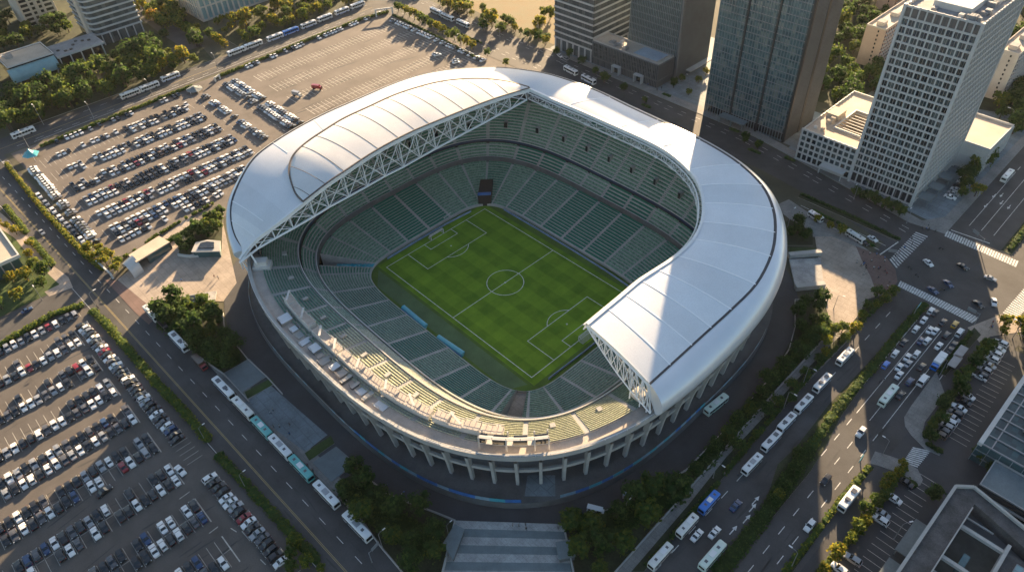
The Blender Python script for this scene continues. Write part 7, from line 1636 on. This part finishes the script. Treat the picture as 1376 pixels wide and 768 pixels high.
# ================================================================== LAMPS, SIGNS, PEOPLE
LA = None
def lamp_proto():
    global LA
    p = MB(); p.tube([(0, 0, 0), (0, 0, 4), (0, 0, 10.6)], [.17, .13, .09], 7); p.tube([(0, 0, 0), (0, 0, .5)], .26, 7)
    a = MB(); a.tube([(0, 0, 10.4), (.7, 0, 11.1), (2.6, 0, 11.35)], .07, 5)
    h = MB(); h.box(2.2, -.22, 11.25, 3.6, .22, 11.45)
    t = []
    for nm, mb, m_ in (('pole', p, 'steel_grey'), ('arm', a, 'steel_grey'), ('lamp_head', h, 'steel_white')): o = mb.build(nm, m_); t.append((nm, o.data)); bpy.data.objects.remove(o)
    LA = t
lamp_proto()
def lamp(x, y, rz, lab, sc=1.0):
    t = thing('street_lamp', lab, 'street lamp', (x, y, .1), rz, 'street lamps'); t.scale = (sc,)*3
    for nm, me in LA: o = bpy.data.objects.new(nm, me); C.objects.link(o); o.parent = t
LAMPS = [((59, 168), pi, 1.25, 'tall lamp on the wooded side of the car park road, far left'), ((126, 159), pi, 1.0, 'lamp in the sunlit hedge below the wood at upper left'), ((205, 128), pi, 1.0, 'lamp in the sunlit hedge beside the second parked bus at upper left'), ((40, 200), pi, 1.1, 'lamp beside the bright teal tent'), ((293, 92), pi, 1.0, 'lamp at the junction above the large car park'), ((24, 236), -pi/2, 1.0, 'lamp at the top end of the golden hedge'), ((57, 403), 0, 1.0, 'lamp at the mouth of the side road on the left'), ((132, 416), pi/2, 1.0, 'lamp at the top corner of the lower left car park'), ((276, 592), pi/2, .8, 'lamp at the gap in the lower left hedge'), ((330, 655), pi/2, .8, 'lamp in the lower hedge beside the seventh bus'), ((279, 448), -pi/2, .9, 'lamp rising out of the clump left of the stadium'), ((1147, 268), -pi/2, 1.0, 'lamp on the far road left of the white tower'), ((1218, 300), -pi/2, 1.0, 'lamp at the corner before the white tower'), ((1058, 306), pi/2, 1.0, 'lamp at the upper right edge of the stadium'), ((1318, 182), pi, 1.1, 'lamp right of the white tower, nearer of two'), ((1352, 172), pi, 1.1, 'lamp right of the white tower, farther of two'), ((1079, 515), 0, .95, 'lamp on the verge beside the second and third bus of the main road line'), ((1053, 548), 0, .95, 'lamp on the verge beside the fourth bus of the main road line'), ((958, 642), 0, .95, 'lamp on the verge above the bright blue bus'), ((1063, 762), pi, .95, 'lamp on the verge at the bottom of the main road'), ((1201, 724), 1.0, .95, 'lamp in the lane beside the open roofed building'), ((1186, 610), pi, .8, 'lamp at the rounded pavement below the side entrance'), ((1262, 505), pi, .9, 'lamp beside the end of the queue of cars'), ((1360, 455), pi, .9, 'lamp at the sunlit corner right of the crossing'), ((1120, 415), .3, .8, 'lamp on the stone plaza beside the planted bed'), ((620, 62), -pi/2, .9, 'lamp at the far road behind the row of small trees'), ((672, 55), -pi/2, .9, 'lamp at the edge of the dry field'), ((514, 735), pi/2, .85, 'lamp beside the bed left of the banded steps'), ((603, 720), pi/2, .7, 'short lamp at the left edge of the banded steps'), ((925, 118), pi, .8, 'lamp before the finned tower'), ((840, 690), pi/2, .7, 'lamp in the clump right of the banded steps')]
for (q, rz, sc, lab) in LAMPS: lamp(*at(*q), rz, lab, sc)
def gantry(q, q2, h, lab, panel='blue_sheet'):
    a, b = Vector(at(*q)), Vector(at(*q2)); t = thing('sign_gantry', lab, 'sign', (*a, 0)); m = MB(); m.tube([(*a, 0), (*a, h)], [.22, .16], 7); bpart(t, m, 'pole', 'steel_grey'); m = MB(); m.tube([(*a, h-.4), (*b, h-.2)], .12, 5); bpart(t, m, 'arm', 'steel_grey')
    d = (b-a).normalized(); c = a.lerp(b, .7); m = MB(); m.obox(tuple(c), tuple(d), 1.8, .08, h-1.3, h+.5); bpart(t, m, 'panel', panel)
gantry((1316, 335), (1300, 322), 7, 'signal arm over the top zebra crossing', 'steel_grey'); gantry((1203, 352), (1190, 350), 7, 'signal arm at the left zebra crossing', 'steel_grey'); gantry((1309, 436), (1294, 428), 7, 'signal arm at the stop line of the queue', 'steel_grey'); gantry((1227, 424), (1232, 418), 5, 'blue sign at the head of the planted median', 'cyan_board'); gantry((1156, 620), (1152, 626), 4.5, 'green sign in the verge beside the strip of sun', 'teal_sheet'); gantry((500, 755), (512, 742), 7, 'sign arm on the pavement beside the bottom bus', 'steel_grey')
# bus stop shelters on the verge right of the queue
for k, q in enumerate(((1288, 478), (1280, 491))):
    c = at(*q); t = thing('bus_shelter', f'grey roofed shelter on the verge right of the queue, {["upper", "lower"][k]} one', 'shelter', (*c, 0)); m = MB(); m.box(c[0]-1.6, c[1]-4, 2.7, c[0]+1.6, c[1]+4, 2.95); bpart(t, m, 'roof', 'steel_grey'); m = MB(); m.box(c[0]+1.3, c[1]-3.8, .2, c[0]+1.36, c[1]+3.8, 2.6); bpart(t, m, 'glass_back', 'glass_teal')
    for yy in (-3.6, 3.6): m = MB(); m.box(c[0]-1.3, c[1]+yy-.08, 0, c[0]-1.15, c[1]+yy+.08, 2.7); bpart(t, m, 'post', 'steel_white')
# ---- people: one continuous skinned body per pose, hair and clothes as children
def person_mesh(pose):
    s = 1.22; st = .28 if pose == 'walk' else .08
    V = [((0, 0, .95), .16), ((0, 0, 1.2), .17), ((0, 0, 1.42), .19), ((0, 0, 1.54), .07), ((.01, 0, 1.68), .115), ((0, .1, .92), .11), ((st, .1, .5), .075), ((st*.9-.05, .1, .06), .05), ((st*.9+.14, .1, .04), .045), ((0, -.1, .92), .11), ((-st*.5, -.1, .5), .075), ((-st-.1, -.1, .07), .05), ((-st+.1, -.1, .04), .045), ((0, .21, 1.42), .075), ((-st*.5, .27, 1.15), .05), ((st*.1, .28, .9), .042), ((st*.15+.03, .28, .8), .04), ((0, -.21, 1.42), .075), ((st*.6, -.27, 1.15), .05), ((st, -.26, .95), .042), ((st+.05, -.26, .86), .04)]
    E_ = [(0, 1), (1, 2), (2, 3), (3, 4), (0, 5), (5, 6), (6, 7), (7, 8), (0, 9), (9, 10), (10, 11), (11, 12), (2, 13), (13, 14), (14, 15), (15, 16), (2, 17), (17, 18), (18, 19), (19, 20)]
    me = bpy.data.meshes.new('p'); me.from_pydata([tuple(c*s for c in v) for v, r in V], E_, []); o = bpy.data.objects.new('p', me); C.objects.link(o); md = o.modifiers.new('s', 'SKIN')
    for i, (v, r) in enumerate(V): me.skin_vertices[0].data[i].radius = (r*s, r*s)
    me.skin_vertices[0].data[0].use_root = True
    o.modifiers.new('b', 'SUBSURF').levels = 1
    dg = bpy.context.evaluated_depsgraph_get(); res = bpy.data.meshes.new_from_object(o.evaluated_get(dg)); bpy.data.objects.remove(o); return res
PB = {p: person_mesh(p) for p in ('walk', 'stand')}
TOPS = ['rubber', 'paint_white', 'blue_sheet', 'paint_g', 'paint_r', 'concrete']
PM = {}
for p, me in PB.items():
    for tp in TOPS:
        m2 = me.copy(); m2.name = 'person_body'; m2.materials.clear()
        for q in ('skin', tp, 'dark_metal'): m2.materials.append(MT[q])
        for f in m2.polygons: z = f.center.z/1.22; f.material_index = 0 if (z > 1.5 or (abs(f.center.y) > .24*1.22 and z < .95)) else (1 if z > .93 else 2)
        PM[(p, tp)] = m2
hm = MB(); rr_ = random.Random(2); blob(hm, rr_, (-.01, 0, 2.11), (.145, .145, .12), 0); o = hm.build('hair', 'hair'); HAIR = o.data; bpy.data.objects.remove(o)
rpn = random.Random(31); TNM = {'rubber': 'black', 'paint_white': 'white', 'blue_sheet': 'blue', 'paint_g': 'grey', 'paint_r': 'dark red', 'concrete': 'pale'}
def person(x, y, where, z=.18, pose=None):
    pose = pose or rpn.choice(['walk', 'stand']); tp = rpn.choice(TOPS); t = thing('person', f'person in {TNM[tp]} {"walking" if pose == "walk" else "standing"} {where}', 'person', (x, y, z), rpn.uniform(0, 6.28), 'people '+where)
    o = bpy.data.objects.new('body', PM[(pose, tp)]); C.objects.link(o); o.parent = t; o = bpy.data.objects.new('hair', HAIR); C.objects.link(o); o.parent = t
def crowd(px, n, where, z):
    P = ats(px); xs = [p[0] for p in P]; ys = [p[1] for p in P]; k = 0
    while k < n:
        x, y = rpn.uniform(min(xs), max(xs)), rpn.uniform(min(ys), max(ys))
        if inside(x, y, P): person(x, y, where, z); k += 1
crowd([(1152, 335), (1188, 347), (1202, 364), (1203, 376), (1192, 388), (1175, 370), (1160, 350)], 16, 'on the rounded reddish pavement', .18)
crowd([(1128, 328), (1152, 340), (1172, 370), (1160, 372), (1140, 350)], 9, 'on the plaza right of the stadium', .17)
crowd([(1200, 345), (1228, 316), (1236, 318), (1206, 355)], 5, 'on the left zebra crossing', .08)
crowd([(1232, 300), (1262, 306), (1264, 314), (1236, 312)], 7, 'on the corner before the white tower', .17)
crowd([(345, 560), (372, 548), (405, 585), (385, 598)], 7, 'on the blue grey plaza', .2)
crowd([(398, 628), (420, 622), (424, 640), (408, 645)], 6, 'on the forecourt below the plaza', .1)
crowd([(500, 640), (560, 668), (560, 674), (495, 646)], 5, 'on the ring road below the stadium', .09)
crowd([(620, 702), (750, 706), (750, 716), (620, 712)], 5, 'at the top of the banded steps', 1.3)
crowd([(1330, 430), (1360, 428), (1362, 440), (1330, 444)], 5, 'at the sunlit corner of the crossing', .16)
crowd([(215, 395), (290, 350), (300, 380), (240, 400)], 4, 'on the warm plaza left of the stadium', .11)
crowd([(1010, 640), (1000, 600), (985, 612), (965, 650)], 3, 'on the verge above the blue bus', .23)
crowd([(860, 118), (905, 128), (895, 108), (870, 105)], 4, 'on the forecourt before the finned block', .04)
for px, py in ((1150, 430), (268, 118)): person(*at(px, py), 'alone at the roadside '+('by the stone plaza' if px > 500 else 'by the car park entrance'), .17)
# two small service vehicles on the ring road below the stadium
for q, rz, lab, col in (((800, 687), .5, 'white open sided shuttle cart on the ring road right of the banded steps', 'w'), ((848, 668), .7, 'pale blue roofed cart on the ring road right of the banded steps', 's')):
    c = at(*q); t = thing('shuttle_cart', lab, 'cart', (*c, .1), rz); m = MB(); m.box(-3.2, -.9, .4, 3.2, .9, 1.0); m.box(2.2, -.9, 1.0, 3.2, .9, 1.5); m_ = m.build('body', 'paint_'+col); m_.parent = t; m = MB(); m.box(-3.1, -1, 2.5, 2.6, 1, 2.7); m_ = m.build('roof', 'pale_sheet' if col == 's' else 'paint_w'); m_.parent = t
    m = MB()
    for x_ in (-3, 0, 2.4):
        for s in (-.9, .9): m.box(x_-.05, s-.05, 1.0, x_+.05, s+.05, 2.5)
    for x_ in (-2.2, -.6, 1): m.box(x_-.3, -.85, 1.0, x_+.3, .85, 1.3); m.box(x_-.4, -.85, 1.3, x_-.28, .85, 1.9)
    m_ = m.build('seats_and_posts', 'dark_metal'); m_.parent = t
    for x_ in (-2.2, 2.2):
        for s in (-.92, .92): m = MB(); n_ = 10; cc = [(x_+.35*cos(2*pi*q_/n_), s, .35+.35*sin(2*pi*q_/n_)) for q_ in range(n_)]; m.grid([cc, [(p[0], s*.75, p[2]) for p in cc]], 0, closed=True); m.poly(cc); m_ = m.build('wheel', 'rubber'); m_.parent = t
# ================================================================== AIR
hz = MB(); hz.box(-1300, -900, -1.0, 1000, 1500, 262.0)
hm_ = bpy.data.materials.new('haze_air'); hm_.use_nodes = True; n = hm_.node_tree.nodes; n.clear(); o_ = n.new('ShaderNodeOutputMaterial'); v_ = n.new('ShaderNodeVolumePrincipled')
v_.inputs['Color'].default_value = (.90, .93, .97, 1); v_.inputs['Density'].default_value = 0.000011; v_.inputs['Anisotropy'].default_value = 0.3
hm_.node_tree.links.new(v_.outputs[0], o_.inputs['Volume']); MT['haze_air'] = hm_
hzo = hz.build('haze', 'haze_air'); hzo['kind'] = 'stuff'; hzo['label'] = 'thin golden evening haze over the whole district'; hzo['category'] = 'haze'

# ------------------------------------------------------------------ like things told apart by their order in the view
def scr_x(o):
    d = Vector(o.location)-Vector((CX, CY, CZ)); return d.dot(CR)/d.dot(_f)
same = {}
for o in C.objects:
    if o.parent is None and 'label' in o and o.get('kind') is None: same.setdefault(o['label'], []).append(o)
for lab, L in same.items():
    if len(L) > 1:
        for k, o in enumerate(sorted(L, key=scr_x)): o['label'] = f'{lab}, {ORD[k]} from the left'
